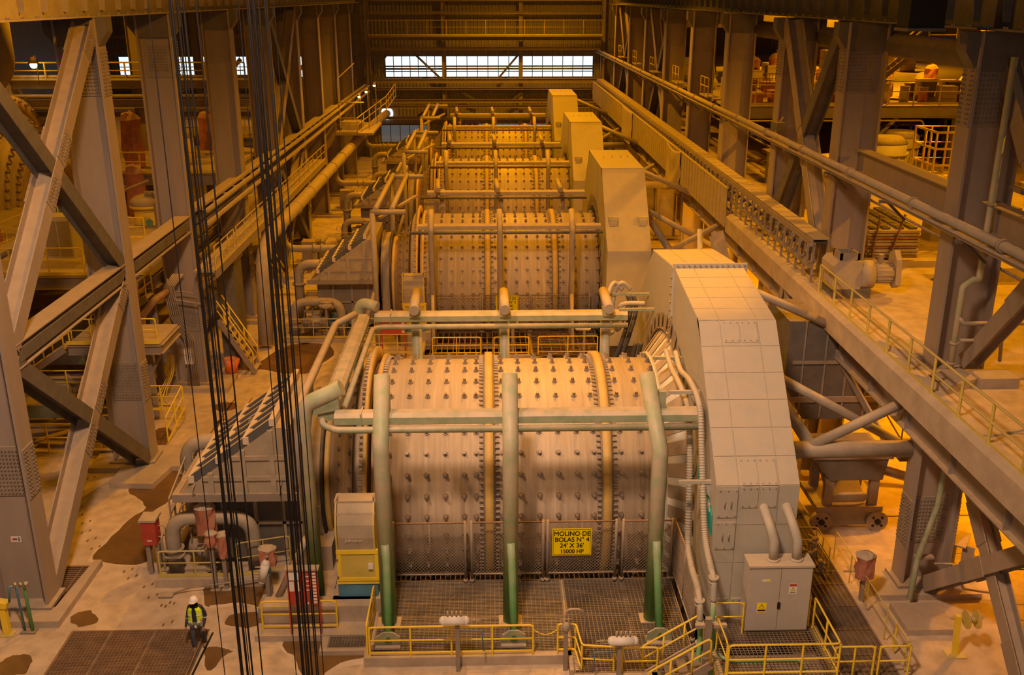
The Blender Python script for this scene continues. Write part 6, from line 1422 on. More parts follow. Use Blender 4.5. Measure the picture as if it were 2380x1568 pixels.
t = thing('work_light', (13.6, 56, DZ), 'bright yellow lit work light standing beside the fourth right column base', 'lamp'); part('panel', MB().box(12.95, 13.3, 52.6, 52.65, 8.5, 9.1), emis('work_light_glow', (1.0,.75,.12), 4), t); part('stand', MB().box(13.05, 13.2, 52.66, 52.8, DZ, 9.1), M['dark'], t)
t = thing('spot_fixture', (13.1, 46, 12.6), 'grey floodlight fixture clamped on the service pipe', 'lamp'); part('head', MB().cbox((13.0, 44.3, 12.5), .5, .4, .35, .5), M['dark'], t); part('arm', MB().cyl((12.75, 44.3, 12.2), (13.2, 44.3, 12.9), .03, n=6), M['steel'], t)
# people far away on the storey
def far_person(x, y, z, label, vest):
    t = thing('person', (x, y, z), label, 'person')
    V = [(0,0,.9),(0,0,1.15),(0,0,1.4),(0,0,1.55),(-.1,0,.85),(-.1,0,.45),(-.1,0,.05),(.1,0,.85),(.1,-.05,.45),(.12,0,.05),(-.2,0,1.4),(-.26,0,1.1),(-.25,-.1,.85),(.2,0,1.4),(.26,0,1.1),(.25,-.1,.85)]
    skin_mesh('body', V, [(0,1),(1,2),(2,3),(0,4),(4,5),(5,6),(0,7),(7,8),(8,9),(2,10),(10,11),(11,12),(2,13),(13,14),(14,15)], [.15,.14,.16,.06,.1,.07,.06,.1,.07,.06,.07,.055,.04,.07,.055,.04], NAVY, t, 1)
    o = org_of(t); part('head', MB().sphere(o+Vector((0,0,1.63)), .1, 10, 7, sz=1.15), SK, t); part('helmet', MB().sphere(o+Vector((0,0,1.70)), .13, 12, 7, sz=.8), HEL, t)
    part('vest', MB().cyl(o+Vector((0,0,.85)), o+Vector((0,0,1.45)), .21, .19, 12), vest, t)
far_person(17.4, 78, U-.05, 'distant person in a white helmet and pale yellow vest beside the fourth right column', HIV)
# ---------------- below the deck
def tubes(Ym, label):
    t = thing('tube_bracing', (11, Ym-4, 4.5), label, 'bracing', 'tube bracing beside the hoods'); y = Ym-4.2
    part('main_tube', MB().cyl((8.6, y, 4.7), (13.2, y, 4.7), .27, n=16), M['pipe'], t)
    part('diagonal', MB().cyl((9.9, y, 4.8), (12.5, y-.2, 6.3), .16, n=12), M['pipe'], t)
    part('diagonal', MB().cyl((8.7, y+1.2, 6.9), (12.9, y+.5, 4.7), .15, n=12), M['pipe'], t)
    part('diagonal', MB().cyl((8.7, y+3, 6.8), (10.0, y+.1, 4.8), .2, n=12), M['pipe'], t)
    part('diagonal', MB().cyl((8.7, y+6, 8.4), (12.2, y+5.5, 6.9), .15, n=12), M['pipe'], t)
for i, y in enumerate(MY): tubes(y, 'dusty tube bracing between deck and hood of the '+ORDM[i])
t = thing('deck_support_truss', (12.5, 38, 0), 'steel legs and struts carrying the deck edge behind the nearest hood', 'truss')
part('leg', MB().ibeam((11.9, 38.6, 1.2), (12.3, 38.6, 7.0), .45, .4, (1,0,0)), M['column'], t); part('leg', MB().ibeam((12.5, 35.0, .2), (12.9, 35.0, 6.8), .45, .4, (1,0,0)), M['column'], t)
part('strut', MB().ibeam((11.9, 38.4, 1.5), (12.5, 35.0, .5), .3, .3), M['column'], t); part('strut', MB().bar((12.2, 38.5, 6.8), (12.6, 35, 1.0), .2, .15), M['column'], t); part('strut', MB().bar((12.8, 35.1, 6.0), (12.1, 38.4, 3.5), .15, .1), M['column'], t)
part('strut', MB().ibeam((12.9, 34.6, 1.3), (16.5, 33.8, .4), .4, .35), M['column'], t)
t = thing('grey_brace', (11.3, 44, 3), 'pale blue grey slanting column with pipes behind the nearest hood', 'column')
part('column', MB().ibeam((12.6, 43.0, 0), (11.2, 47.0, 7.0), .7, .6, (0,-1,0)), M['steel'], t); part('pipe', MB().cyl((10.6, 46, 1), (10.6, 48, 7.0), .12, n=10), M['white'], t); part('pipe', MB().cyl((11.1, 45, 2), (11.1, 47, 7.0), .07, n=8), M['blue'], t); part('rung', MB().bar((10.6, 47, 5), (11.6, 47, 5.3), .06, .06), M['steel'], t)
# wheeled hopper car
t = thing('hopper_car', (12.8, 31.4, 0), 'dark wheeled transfer car with hopper on rails under the deck', 'cart')
part('hopper', MB().prism([(11.3, 2.9), (13.9, 2.9), (13.75, 2.0), (11.9, 2.0), (11.55, 2.4)], 'y', 30.6, 32.6), M['dark'], t)
part('rim', MB().box(11.2, 14.0, 30.5, 30.62, 2.85, 3.0), M['steel'], t)
for x in (11.95, 13.55):
    part('leg', MB().box(x-.16, x+.16, 30.7, 30.9, .55, 2.0), M['steel'], t); part('leg', MB().box(x-.16, x+.16, 32.2, 32.4, .55, 2.0), M['steel'], t)
part('crossbar', MB().box(11.8, 13.7, 30.74, 30.85, 1.15, 1.35), M['steel'], t); part('chassis', MB().box(11.75, 13.75, 30.75, 31.0, .15, .75).box(11.55, 13.9, 30.6, 32.6, .75, .95), M['steel'], t); part('apron', MB().prism([(31.0, .9), (32.3, 1.6), (32.3, 1.7), (31.0, 1.0)], 'x', 12.1, 13.4), M['duct'], t)
for x in (11.75, 13.75):
    w = part('wheel', MB().cyl((x, 30.55, .38), (x, 30.75, .38), .38, n=24), M['steel'], t); hb = MB().cyl((x, 30.5, .38), (x, 30.56, .38), .11, n=12)
    for k in range(4): a = PI/4+PI/2*k; hb.cyl((x+.22*math.cos(a), 30.53, .38+.22*math.sin(a)), (x+.22*math.cos(a), 30.56, .38+.22*math.sin(a)), .05, n=8)
    part('wheel_holes', hb, M['black'], w)
t = thing('big_hopper', (12.8, 34, 3), 'large dark riveted hopper hanging under the deck', 'hopper')
part('body', MB().prism([(10.8, 7.0), (15.3, 7.0), (15.3, 4.6), (14.3, 3.2), (11.6, 3.2), (10.8, 4.6)], 'y', 33.2, 36.0), M['dark'], t); part('skirt', MB().box(11.0, 14.6, 33.1, 33.2, 3.9, 4.1).box(11.0, 14.6, 33.1, 33.2, 5.4, 5.5), M['steel'], t)
b = MB()
for x in (11.4, 12.2, 13.0, 13.8): b.box(x-.03, x+.03, 33.14, 33.2, 3.3, 7)
part('ribs', b, M['steel'], t)
t = thing('under_stair', (13.5, 31, 3.5), 'yellow railed stair under the deck behind the nearest right column', 'stair')
part('landing', MB().box(13.8, 15.2, 29.6, 31, 3.2, 3.4), M['dark'], t); part('stringer', MB().bar((13.7, 30, 3.3), (12.5, 33.5, 6.0), .08, .25), M['steel'], t)
for z in (.55, 1.1): part('stair_rail', MB().pipe([(15.2, 29.7, 3.4+z), (13.8, 29.7, 3.4+z), (12.6, 33.2, 6.0+z)], .03, 6), M['yellowd'], t)
for (x, y, z) in ((15.1, 29.7, 3.4), (14.3, 29.7, 3.4), (13.8, 29.7, 3.4), (13.4, 30.9, 4.3), (13.0, 32, 5.1)): part('post', MB().cyl((x, y, z), (x, y, z+1.1), .03, n=6), M['yellowd'], t)
t = thing('teal_pipe', (12.6, 26.8, 0), 'teal drain pipe running down the nearest right column below the deck', 'pipe')
part('pipe', MB().pipe([(13.9, 26.6, 6.6), (13.75, 26.55, 3.2), (13.3, 26.4, 1.4), (13.0, 25.9, .3)], .09, 10, .3), M['greenb'], t)
part('clamp', MB().box(13.3, 13.9, 26.5, 26.7, 1.35, 1.42), M['pipe'], t)
t = thing('open_box', (14.7, 27.4, 0), 'open grey wall box beside the nearest right column foot', 'box')
part('back', MB().cbox((14.9, 27.3, .95), .04, 1.0, 1.2, -.6), M['dark'], t); part('side', MB().cbox((15.15, 26.9, .95), .35, .05, 1.2, -.6), M['duct'], t); part('top', MB().cbox((15.1, 27.3, 1.57), .4, 1.05, .05, -.6), M['steel'], t); part('leg', MB().box(14.7, 14.8, 27.2, 27.3, 0, .4), M['steel'], t)
part('conduit', MB().pipe([(13.9, 26.5, 1.2), (14.4, 26.3, 1.3), (14.7, 26.0, .6), (15.6, 25.9, .5)], .04, 6, .1), M['pipe'], t)
t = thing('reel_stand', (13.4, 23.6, 0), 'yellow stand with a small reel at lower right', 'stand')
part('post', MB().bar((13.42, 23.6, 0), (13.38, 23.7, 1.25), .14, .14, (0,-1,0)), M['yellow'], t); part('base_plate', MB().box(13.15, 13.7, 23.4, 23.8, 0, .03), M['yellowd'], t); part('reel', MB().cyl((13.62, 23.65, 1.15), (13.9, 23.65, 1.15), .1, n=12).cyl((13.6, 23.65, 1.15), (13.63, 23.65, 1.15), .27, n=18).cyl((13.9, 23.65, 1.15), (13.93, 23.65, 1.15), .27, n=18), M['yellowd'], t)
for k, (x, y) in enumerate(((16.0, 28.6), (16.4, 25.6))):
    b = MB()
    for s in ((x-.5,x+.5,y-.42,y-.4),(x-.5,x+.5,y+.4,y+.42),(x-.5,x-.48,y-.4,y+.4),(x+.48,x+.5,y-.4,y+.4)): b.box(s[0],s[1],s[2],s[3],0,.012)
    struct('trim_%d' % (27+k), b, M['dark'], None, 'square cover plate outline in the lower floor')
# ================= LEFT BAY AND BACKGROUND =================
# inclined big pipe
t = thing('slurry_pipe', (-12, 80, 5), 'large ochre pipe running back beside the left columns to the end wall', 'pipe')
part('pipe', MB().pipe([(-12.0, 50.5, .2), (-12.0, 51.5, 5.0), (-12.0, 54.0, 5.5), (-12.0, 100, 5.3), (-11.6, 114.5, 5.2), (-11.6, 117.9, 5.0)], .40, 16, 1.6, seg=6), M['duct'], t)
q = None
for k in range(10):
    y = 56+5.2*k
    if q is None: q = part('pipe_band', MB().cyl((-12, y, 5.45), (-12, y+.12, 5.45), .45, n=16), M['duct'], t, at=(-12, y, 5.45))
    else: dup(q, t, (0, 5.2*k, -.012*k))
part('wall_ring', MB().ring((-11.6, 117.8, 5.0), (0,1,0), [(0,.72),(-.06,.72),(-.06,.42),(0,.42)], 24), M['day'], t, 'daylight round the pipe where it leaves the wall')
# walkway along the left columns
t = thing('side_walkway', (-12.9, 56, 6.2), 'narrow steel walkway running back along the left columns', 'walkway')
part('deck', MB().box(-13.35, -12.35, 43.6, 76, 6.12, 6.2), M['duct'], t); part('edge_channel', MB().box(-12.38, -12.3, 43.6, 76, 5.85, 6.25), M['steel'], t)
for k in range(7): y = 44.8+4.8*k; part('bracket', MB().bar((-12.5, y, 5.9), (-13.5, y, 5.0), .1, .1), M['steel'], t)
rail('handrail', [(-12.35, 43.7, 6.2), (-12.35, 47.3, 6.2)], 'pale guard rail at the near end of the left walkway', 'yellowd', h=1.1, r=.03, spacing=1.4)
rail('handrail', [(-12.35, 47.8, 6.2), (-12.35, 58, 6.2), (-12.35, 76, 6.2)], 'long guard rail of the walkway along the left columns', 'yellowd', h=1.1, r=.03, spacing=1.8)
t = thing('cable_tray', (-13.3, 76, 8.4), 'cable tray and channels running back above the left walkway', 'cable tray')
for x, z in ((-12.9, 8.6), (-13.3, 8.7), (-12.9, 8.0)): part('channel', MB().box(x-.1, x+.1, 45, 112, z, z+.12), M['duct'], t)
q = None
for k in range(33):
    if q is None: q = part('rung', MB().box(-13.35, -12.85, 45.5, 45.6, 8.6, 8.66), M['duct'], t, at=(-13.1, 45.5, 8.6))
    else: dup(q, t, (0, 2.0*k, 0))
t = thing('bin', (-12.6, 50.0, 0), 'grey rusty bin column under the left walkway', 'bin'); part('body', MB().box(-13.5, -12.6, 47.6, 49.2, 0, 5.6), M['dark'], t); part('lip', MB().box(-13.6, -12.5, 47.5, 49.3, 5.5, 5.7), M['steel'], t)
t = thing('stair', (-12.6, 45.0, 1.2), 'yellow railed stair coming down by the third left column', 'stair')
for y in (46.5, 47.5):
    part('stringer', MB().bar((-13.3, y, 2.9), (-11.7, y, .1), .06, .25), M['steel'], t)
    part('stair_rail', MB().pipe([(-13.3, y, 3.9), (-11.75, y, 1.2), (-11.75, y, .4)], .035, 6, .1), M['yellow'], t); part('stair_rail', MB().pipe([(-13.3, y, 3.4), (-11.75, y, .7)], .03, 6), M['yellow'], t)
    for f in (.2, .6): part('post', MB().cyl((-13.3+1.6*f, y, 2.9-2.8*f), (-13.3+1.6*f, y, 3.9-2.8*f), .03, n=6), M['yellow'], t)
for k in range(8): part('tread', MB().box(-13.2+.19*k, -12.95+.19*k, 46.5, 47.5, 2.7-.35*k, 2.74-.35*k), M['duct'], t)
t = thing('stair', (-12.6, 57, 3), 'yellow railed stair under the far part of the left walkway', 'stair')
for y in (56.6, 57.6):
    part('stair_rail', MB().pipe([(-13.3, y, 4.6), (-12.2, y, 2.6)], .04, 6), M['yellow'], t); part('stair_rail', MB().pipe([(-13.3, y, 4.1), (-12.2, y, 2.1)], .04, 6), M['yellow'], t); part('stringer', MB().bar((-13.3, y, 3.6), (-12.2, y, 1.6), .06, .25), M['steel'], t)
# things on the third column
t = thing('column_conduits', (-14.6, 44.6, 0), 'bundle of bent conduits on the third left column', 'conduit')
for k in range(6):
    x = -14.9+.09*k; part('conduit', MB().pipe([(x+.5, 44.55, .1), (x+.5, 44.5, 2.6), (x, 44.4, 3.8), (x-.15, 44.4, 5.2), (x+.3, 44.6, 5.8)], .035, 6, .15), M['steel'], t)
part('conduit', MB().pipe([(-15.1, 44.5, 4.9), (-14.2, 44.4, 5.0), (-13.6, 44.4, 4.9)], .035, 6), M['steel'], t); part('conduit', MB().pipe([(-14.9, 44.5, 5.6), (-14.6, 44.4, 4.6), (-13.4, 44.4, 4.4)], .04, 6, .2), M['pipe'], t)
t = thing('switch_box', (-14.2, 44.5, 1.2), 'small white electrical box on the third left column', 'box'); part('box', MB().box(-14.5, -14.1, 44.5, 44.75, 1.35, 2.1), M['white'], t); part('bolt', MB().cyl((-14.45, 44.5, 1.8), (-14.45, 44.47, 1.8), .02, n=6), M['black'], t); part('cable', MB().pipe([(-14.2, 44.6, 1.35), (-14.2, 44.6, 1.2), (-14.5, 44.6, 1.1), (-14.5, 44.6, .2)], .025, 6, .08), M['pipe'], t)
t = thing('plastic_bucket', (-12.75, 46.3, 0), 'orange plastic bin at the stair by the third left column', 'bucket')
part('body', MB().cyl((-12.85, 46.3, .25), (-12.75, 46.3, .95), .28, .38, 14), M['orange'], t); part('handle', MB().ring((-12.75, 46.0, .85), (0,1,0), [(-.01,.25),(.01,.25),(.01,.22),(-.01,.22)], 14), M['pipe'], t)
t = thing('hose_heap', (-15.3, 43, 0), 'yellow hoses hanging beside the third left column', 'hose')
for k in range(4): part('hose', MB().pipe(smoothpts([(-15.0+.05*k, 43.8, 2.2), (-15.1+.08*k, 43.7, 1.2), (-15.4+.1*k, 43.3, .5), (-15.6+.2*k, 42.8, .08), (-14.9+.1*k, 42.6, .06)], 5), .03, 6), M['yellow'] if k % 2 == 0 else M['yellowd'], t)
t = thing('drain_pipe', (-15.9, 43, 1), 'rust red drain pipe with bend between the second and third left columns', 'pipe')
part('pipe', MB().pipe([(-15.6, 42.9, .2), (-15.75, 43, 4.2), (-15.2, 43.4, 4.9), (-14.9, 44.5, 5.0)], .17, 12, .5, seg=6), M['copper'], t)
# platforms in the left bay
def platform(x0, x1, y0, y1, z, label, beam=.45, m='steel', legs=True):
    t = thing('platform', ((x0+x1)/2, (y0+y1)/2, z), label, 'platform')
    part('deck', MB().box(x0, x1, y0, y1, z-.06, z), M['duct'], t)
    part('edge_beam', MB().ibeam((x0, y0, z-.08-beam/2), (x1, y0, z-.08-beam/2), beam, .22), M[m], t)
    part('edge_beam', MB().ibeam((x1, y0, z-.08-beam/2), (x1, y1, z-.08-beam/2), beam, .22), M[m], t)
    part('toe_plate', MB().box(x0, x1, y0-.12, y0-.1, z, z+.16), M['yellow'], t)
    if legs:
        for x in (x0+.3, x1-.3):
            for y in (y0+.2, y1-.2): part('leg', MB().ibeam((x, y, 0), (x, y, z-.1), .3, .25, (1,0,0)), M['steel'], t)
    return t
platform(-23.5, -15.3, 44, 60, 5.95, 'steel platform left of the second left column', .6)
rail('handrail', [(-23.4, 44.0, 5.95), (-20.0, 44.0, 5.95), (-18.4, 44, 5.95)], 'yellow guard rail on the platform left of the second left column', 'yellow', h=1.25, r=.03, spacing=1.6)
rail('handrail', [(-17.6, 44.0, 5.95), (-15.4, 44.0, 5.95)], 'yellow guard rail on the platform between second and third left columns', 'yellow', h=1.25, r=.03, spacing=1.4)
def slope_stair(a, c, w, label, n=10):
    """a top, c bottom; w = width along Y"""
    a = Vector(a); c = Vector(c); t = thing('stair', c, label, 'stair'); W_ = Vector((0,w,0))
    for s in (Vector(), W_):
        part('stringer', MB().bar(a+s, c+s, .06, .28), M['steel'], t)
        for h in (1.0, .55): part('stair_rail', MB().pipe([a+s+Vector((0,0,h)), c+s+Vector((0,0,h))], .035, 6), M['yellow'], t)
        for f in (0, .25, .5, .75, 1): p = a.lerp(c, f)+s; part('post', MB().cyl(p, p+Vector((0,0,1.0)), .032, n=6), M['yellow'], t)
    for k in range(n):
        p = a.lerp(c, (k+.5)/n); part('tread', MB().box(p.x-.16, p.x+.16, p.y, p.y+w, p.z+.05, p.z+.09), M['duct'], t)
slope_stair((-15.4, 43.0, 5.1), (-18.0, 43.0, 3.3), .9, 'bright railed stair between the second and third left columns')
platform(-17.9, -14.0, 40.0, 42.6, 4.0, 'lower steel platform behind the second left column', .4, legs=False)
t = thing('platform_prop', (-14.6, 41, 0), 'slanting props carrying the lower platform behind the second left column', 'prop')
for x in (-17.6, -14.9): part('leg', MB().box(x-.1, x+.1, 41.0, 41.2, 0, 3.6), M['steel'], t)
part('prop', MB().bar((-14.2, 41.1, 3.5), (-14.9, 41.1, 2.2), .12, .12), M['steel'], t)
rail('handrail', [(-17.8, 40.0, 4.0), (-15.9, 40.0, 4.0)], 'yellow guard rail on the lower platform left of the second left column', 'yellow', h=1.1, r=.032, spacing=1.0)
rail('handrail', [(-15.2, 40.0, 4.0), (-14.1, 40.0, 4.0)], 'yellow guard rail on the lower platform right of the second left column', 'yellow', h=1.1, r=.032, spacing=1.6)
rail('handrail', [(-16.4, 42.4, 4.0), (-17.6, 42.4, 4.6), (-17.6, 44, 5.2)], 'yellow rails climbing behind the lower platform', 'yellow', h=1.1, r=.032, spacing=.8)
slope_stair((-17.9, 39.6, 3.9), (-21.0, 38.6, 1.9), .9, 'yellow railed stair descending left between the two nearest left columns')
# sunken machine area with yellow rails
rail('handrail', [(-20.5, 37.6, 0), (-16.0, 37.6, 0)], 'front yellow guard rail low between the two nearest left columns', 'yellow', h=1.35, r=.035, spacing=2.2)
rail('handrail', [(-20.5, 40.5, 1.4), (-16.3, 40.5, 1.4)], 'upper yellow guard rail between the two nearest left columns', 'yellow', h=1.2, r=.035, spacing=2.2)
rail('handrail', [(-15.2, 40.0, .9), (-13.3, 40.0, .9), (-13.6, 38.4, .1)], 'yellow guard rail at the right of the second left column', 'yellow', h=1.15, r=.035, spacing=.9)
t = thing('ladder_stair', (-16, 38, 0), 'steep yellow ladder stair left of the second left column', 'stair')
for x in (-16.4, -16.25, -16.1, -15.95): part('ladder_rail', MB().cyl((x-.9, 36.9, .4), (x, 39.8, 2.7), .035, n=6), M['yellow'], t)
for k in range(9): part('tread', MB().box(-16.4+.03*k, -15.2+.03*k, 37.2+.3*k, 37.4+.3*k, .3+.25*k, .34+.25*k), M['duct'], t)
t = thing('low_machine_frame', (-18.2, 41, 0), 'green and tan machine frame behind the upper yellow guard rail', 'machine')
part('beam', MB().ibeam((-21, 40.9, 1.9), (-16.4, 40.9, 1.9), .5, .3), M['duct'], t); part('beam', MB().box(-21, -16, 40.2, 40.4, .5, 1.1), M['greenb'], t); part('beam', MB().bar((-19.3, 40.6, .4), (-17.2, 40.9, 2.2), .3, .3), M['duct'], t); part('post', MB().box(-17.0, -16.7, 40.6, 40.9, .8, 2.1), M['dark'], t); part('brace', MB().bar((-18.6, 40.9, 2.2), (-17.6, 40.9, 1.4), .25, .2), M['duct'], t); part('wheel', MB().cyl((-18.6, 40.5, 1.6), (-18.6, 40.65, 1.6), .35, n=16), M['duct'], t)
part('orange_case', MB().box(-17.7, -17.2, 38.2, 38.6, .05, .75), M['orange'], t, 'small orange case'); part('slope_plate', MB().bar((-19.2, 38.5, .2), (-17.6, 38.4, .7), .5, .05), M['duct'], t)
t = thing('pump_skirt', (-18.5, 46, 0), 'dark machine cabinet with red stripe under the left platform', 'machine')
part('body', MB().prism([(-23, 1.0), (-19.2, 1.0), (-19.2, 4.6), (-21.5, 3.2), (-23, 3.0)], 'y', 45.5, 48), M['dark'], t); part('stripe', MB().box(-19.2, -17.5, 46, 48, 2.9, 3.1), M['red'], t)
t = thing('glass_shard_panel', (-17.6, 39.6, 0), 'pale green translucent sheet leaning by the yellow rails', 'sheet'); part('sheet', MB().prism([(-18.4, 2.35), (-17.5, 2.35), (-17.55, 3.9), (-17.75, 3.5)], 'y', 41.9, 41.95), mat('pale_green_sheet', (.45,.72,.62), .4, 0, var=.08), t)
tarp((-17.2, 42.0, 3.0), .7, .5, 1.0, 'reddish cover below the lower platform', 'tarp', True, 0)
for k, (x, y) in enumerate(((-18.6, 36.6), (-17.4, 34.6))): pass
# green tanks, switch cabinet
def vtank(x, y, z, r, h, m, label):
    t = thing('pressure_tank', (x, y, z), label, 'tank'); part('shell', MB().cyl((x,y,z+.25), (x,y,z+.25+h), r, n=18).sphere((x,y,z+.25+h), r, 16, 8, sz=.5).sphere((x,y,z+.25), r, 16, 8, sz=.4), M[m], t)
    for a in (0, 2.1, 4.2): part('leg', MB().cyl((x+r*.7*math.cos(a), y+r*.7*math.sin(a), z), (x+r*.7*math.cos(a), y+r*.7*math.sin(a), z+.4), .05, n=6), M['steel'], t)
vtank(-23.0, 51, 5.95, .45, 1.5, 'tank', 'pale green pressure tank on the left platform'); vtank(-23.2, 54, 5.95, .42, 1.5, 'tank', 'second green pressure tank behind the first on the left platform')
t = thing('switch_cabinet', (-20.6, 47.5, 5.95), 'grey double cabinet on the left platform', 'cabinet'); part('body', MB().box(-21.4, -20.0, 47, 48, 5.95, 8.0), M['cabinet'], t); part('door', MB().box(-21.3, -20.75, 46.96, 47, 6.1, 7.8), M['steel'], t); part('door', MB().box(-20.65, -20.1, 46.96, 47, 6.1, 7.8), M['steel'], t)
tarp((-25.6, 50, 6.0), 1.5, 1.0, 2.4, 'tall red tarpaulin at the far left behind the brace', 'tarp', False, 6)
rail('handrail', [(-24.9, 49.0, 6.0), (-24.5, 53, 6.0)], 'short yellow rail beside the green pressure tanks', 'yellow', h=1.1, r=.03, spacing=1.2)
rail('handrail', [(-22.2, 49.5, 6.9), (-21.0, 49.5, 6.9), (-21.0, 52, 6.9)], 'yellow rail above the grey double cabinet', 'yellow', h=1.1, r=.03, spacing=.8)
# upper platform with yellow tank
platform(-23, -15.2, 57.5, 68, 8.3, 'upper steel platform behind the second left column', .6)
rail('handrail', [(-22.8, 57.5, 8.3), (-20.0, 57.5, 8.3), (-15.4, 57.5, 8.3)], 'yellow guard rail on the upper platform behind the second left column', 'yellow', h=1.2, r=.04, spacing=1.3)
platform(-23, -15.2, 51, 58, 5.0, 'middle platform behind the second left column', .35, legs=False)
rail('handrail', [(-21.8, 51.2, 5.95), (-18.0, 51.2, 5.95)], 'yellow guard rail round the yellow vessel', 'yellow', h=1.1, r=.035, spacing=.9)
t = thing('yellow_vessel', (-19.0, 55, 5.0), 'yellow flanged vessel with pale domed lid in the left bay', 'vessel')
part('shell', MB().cyl((-19, 55, 4.8), (-19, 55, 6.9), .75, n=20), M['yellow'], t); part('flange', MB().cyl((-19, 55, 6.85), (-19, 55, 7.0), .95, n=20), M['yellow'], t); part('dome', MB().sphere((-19, 55, 7.1), .95, 20, 8, sz=.5), M['duct'], t); part('disc', MB().cyl((-18.75, 54.28, 6.1), (-18.7, 54.2, 6.1), .2, n=16), M['tank'], t)
for k in range(6): part('nozzle', MB().cyl((-18.9+.12*k, 54.6+.1*(k%2), 7.3), (-18.9+.12*k, 54.6, 7.8), .07, n=8), M['steel'], t)
t = thing('yellow_vessel', (-18.9, 61, 8.3), 'upper yellow vessel with pale dome above the platform', 'vessel')
part('shell', MB().cyl((-18.7, 61, 8.3), (-18.7, 61, 10.0), .9, n=20), M['yellow'], t); part('dome', MB().sphere((-18.7, 61, 10.0), .95, 20, 8, sz=.5), M['duct'], t)
tarp((-21.0, 59.5, 8.4), 1.3, .9, 2.9, 'grey and red tarpaulin hanging above the upper platform', 'tarp', False, 8.3); tarp((-19.6, 62.5, 8.3), 1.0, .8, 3.2, 'dark red tarpaulin behind the upper yellow vessel', 'tarp', False, 8.3)
tarp((-21.6, 55.4, 5.0), 1.0, .9, 2.6, 'orange red hooded tarpaulin left of the yellow vessel', 'tarp', False, 5.0); tarp((-20.2, 57, 5.4), 1.2, .9, 3.2, 'tall pink red hooded tarpaulin behind the yellow vessel', 'tarp', False, 5.0)
t = thing('bent_pipe', (-20, 53, 5), 'pinkish bent pipe beside the yellow vessel', 'pipe'); part('pipe', MB().pipe([(-19.6, 52.6, 5.1), (-19.8, 52.6, 8.0), (-18.0, 52.8, 8.7)], .09, 8, .3), M['copper'], t)
t = thing('end_plate', (-17.4, 54, 6), 'grey riveted end plate right of the yellow vessel', 'panel'); part('plate', MB().prism([(-18.0, 5.8), (-16.6, 5.8), (-16.6, 8.6), (-17.4, 8.3), (-18.0, 7.3)], 'y', 53.0, 53.1), M['steel'], t); part('beam', MB().ibeam((-18.1, 52.9, 5.6), (-16.5, 52.9, 5.6), .5, .25), M['steel'], t)
platform(-23, -15.2, 72, 82, 8.4, 'far upper platform between the left columns', .5); rail('handrail', [(-22.8, 72, 8.4), (-15.4, 72, 8.4)], 'guard rail on the far upper platform between the left columns', 'yellow', h=1.3, r=.045, spacing=1.8)
vtank(-17.0, 64, 8.3, .35, 1.6, 'tank', 'dark green cylinder between the third and fourth left columns'); tarp((-18.0, 64.5, 8.6), .9, .8, 2.2, 'dark red tarpaulin behind the third left column', 'tarp', False, 8.3)
for k, (y, z) in enumerate(((66, 12.6), (66, 11.4), (70, 10.2))):
    t = thing('cross_beam', (-28, y, z), ('upper', 'middle', 'lower')[k]+' dusty cross beam spanning the left bay', 'beam'); part('beam', MB().ibeam((-45, y, z), (-15.2, y, z), .5, .35), M['column'], t); part('pipe', MB().cyl((-45, y-.4, z+.5), (-15.2, y-.4, z+.5), .12, n=8), M['duct'], t)
rail('handrail', [(-40, 65.4, 12.9), (-28, 65.4, 12.9), (-15.4, 65.4, 12.9)], 'guard rail of the high crossing in the left bay', 'yellowd', h=1.1, r=.05, spacing=2.5)
for k, (x, y) in enumerate(((-22.6, 66.5), (-24, 86), (-19.5, 96))):
    t = thing('bay_column', (x, y, 0), ('near', 'middle', 'far')[k]+' slim column inside the left bay', 'column'); part('shaft', MB().ibeam((x, y, 0), (x, y, 17), .7, .5, (1,0,0)), M['column'], t); part('brace', MB().bar((x+.2, y, 9.5), (x+3.5, y, 13), .3, .3), M['column'], t)
# big drum at the far left
C = (-29.5, 62.5, 6.0)
t = thing('sag_mill', C, 'huge dim bolted mill drum at the far left', 'mill')
part('shell', MB().ring(C, (1,0,0), [(-9,5.6),(0,5.6),(0,4.6),(-9,4.6)], 64), M['shell'], t)
part('end_flange', MB().ring(C, (1,0,0), [(-.3,6.2),(.1,6.2),(.1,5.4),(-.3,5.4)], 64), M['flange'], t)
part('head_cone', MB().ring(C, (1,0,0), [(.0,5.5),(1.6,2.6),(1.6,2.0),(0,2.0)], 64), M['shell'], t)
part('trunnion', MB().ring(C, (1,0,0), [(1.6,2.4),(3.2,2.4),(3.2,1.6),(1.6,1.6)], 40), M['flange'], t)
b = MB()
for k in range(44):
    a = 2*PI*k/44; b.cyl((C[0]+.1, C[1]+5.95*math.cos(a), C[2]+5.95*math.sin(a)), (C[0]+.3, C[1]+5.95*math.cos(a), C[2]+5.95*math.sin(a)), .1, n=6)
    for rr, xx in ((4.8, .45), (3.9, .95), (3.2, 1.3)): b.cyl((C[0]+xx, C[1]+rr*math.cos(a), C[2]+rr*math.sin(a)), (C[0]+xx+.25, C[1]+rr*math.cos(a), C[2]+rr*math.sin(a)), .09, n=6)
part('head_bolts', b, M['bolt'], t, kind='stuff')
t = thing('sag_hood', (C[0]-4, C[1], 6), 'dark round motor hood over the big drum at the far left', 'motor housing')
part('hood_ring', MB().ring((C[0]-2.6, C[1]-.5, C[2]), (1,0,0), [(-2.4,8.0),(1.6,8.0),(1.6,6.3),(1.2,6.3),(1.2,7.6),(-2.4,7.6)], 48), M['duct'], t)
b = MB()
for k in range(40): a = 2*PI*k/40; b.bar((C[0]-.95, C[1]-.5+6.5*math.cos(a), C[2]+6.5*math.sin(a)), (C[0]-.95, C[1]-.5+7.3*math.cos(a), C[2]+7.3*math.sin(a)), .06, .12, (1,0,0))
part('spokes', b, M['dark'], t, kind='stuff')
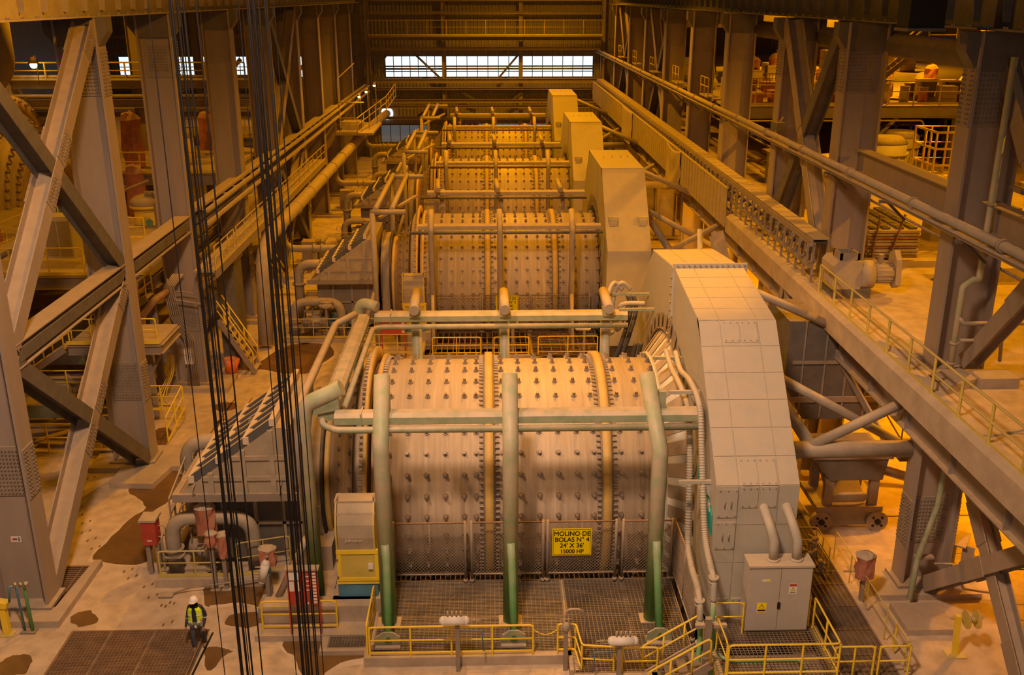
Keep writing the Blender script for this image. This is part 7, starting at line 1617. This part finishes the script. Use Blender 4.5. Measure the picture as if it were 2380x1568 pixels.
t = thing('air_duct', (-27, 56, 13), 'tan rectangular air duct with a bend at the upper left', 'duct')
part('duct', MB().pipe([(-26.3, 56, 17.5), (-26.3, 56, 14.2), (-27.6, 56, 13.0), (-32, 56, 12.9)], .75, 12, 1.6, seg=5), M['duct'], t); part('strut', MB().bar((-26.5, 55.4, 15.8), (-28.6, 55.4, 11.8), .3, .3), M['column'], t); part('strut', MB().bar((-34, 55, 14.9), (-28, 55, 11.2), .3, .3), M['column'], t)
t = thing('feed_launder', (-33, 54, 15), 'dark red brown feed launder at the top left corner', 'launder'); part('box', MB().box(-40, -27.6, 53.5, 56, 13.9, 15.6), M['copper'], t); part('pipe', MB().cyl((-40, 53.2, 15.9), (-25.4, 53.2, 15.9), .12, n=8), M['duct'], t)
# far left landing above the big pipe
t = thing('side_landing', (-12, 90, 6.5), 'railed landing above the far end of the big pipe', 'platform'); part('deck', MB().box(-13.3, -10.0, 88, 96, 6.4, 6.6), M['duct'], t); part('box', MB().box(-13.0, -11.2, 90, 92, 6.6, 7.3), M['duct'], t)
rail('handrail', [(-13.2, 88, 6.6), (-11.3, 88, 6.6), (-9.6, 97, 7.6), (-9.3, 104, 8.2)], 'guard rail climbing back from the far left landing', 'yellowd', h=1.3, r=.04, spacing=1.8)
t = thing('lamp_mast', (-13, 90, 6.5), 'bent mast on the far left landing', 'post'); part('mast', MB().pipe([(-12.9, 88.2, 6.6), (-12.9, 88.2, 11.2), (-11.6, 90, 12.4)], .05, 6, .3), M['steel'], t); part('arm', MB().cyl((-12.9, 88.3, 9.2), (-10.7, 88.3, 9.2), .06, n=6), M['yellowd'], t)
# goose pipes along the aisle
for k, (y, lab) in enumerate(((61, 'horizontal pipe with a drop bend behind the second pump skid'), (84, 'horizontal pipe with a drop bend behind the third pump skid'), (106, 'pipe with a drop bend before the end wall'))):
    t = thing('aisle_pipe', (-10, y, 1), lab, 'pipe'); part('pipe', MB().pipe([(-12.9, y, 4.6), (-12.8, y, 2.9), (-9.0, y, 2.9), (-8.9, y, .2)], .24, 12, .8, seg=6), M['pipe'], t)
    for x in (-11.0, -10.5): part('pipe_flange', MB().cyl((x, y, 2.9), (x+.1, y, 2.9), .33, n=12), M['pipe'], t)
struct('trim_50', MB().box(-11.5, -6.5, 60.2, 60.6, 0, .3), M['concrete'], None, 'low kerb behind the second pump skid')
for k, y in enumerate((67, 86)):
    t = thing('aisle_cabinet', (-12.4, y, 0), ('near', 'far')[k]+' grey cabinet group in the aisle beside the left columns', 'cabinet')
    for j in range(3): part('body', MB().box(-12.9+.1*j, -12.0+.1*j, y+1.3*j, y+1.3*j+.9, 0, 1.9-.3*j), M['dark'] if j == 1 else M['steel'], t)
    part('pipe', MB().pipe([(-12, y-.6, 0), (-12, y-.6, 1.6), (-11.5, y-.6, 1.6)], .08, 8, .1), M['pipe'], t)
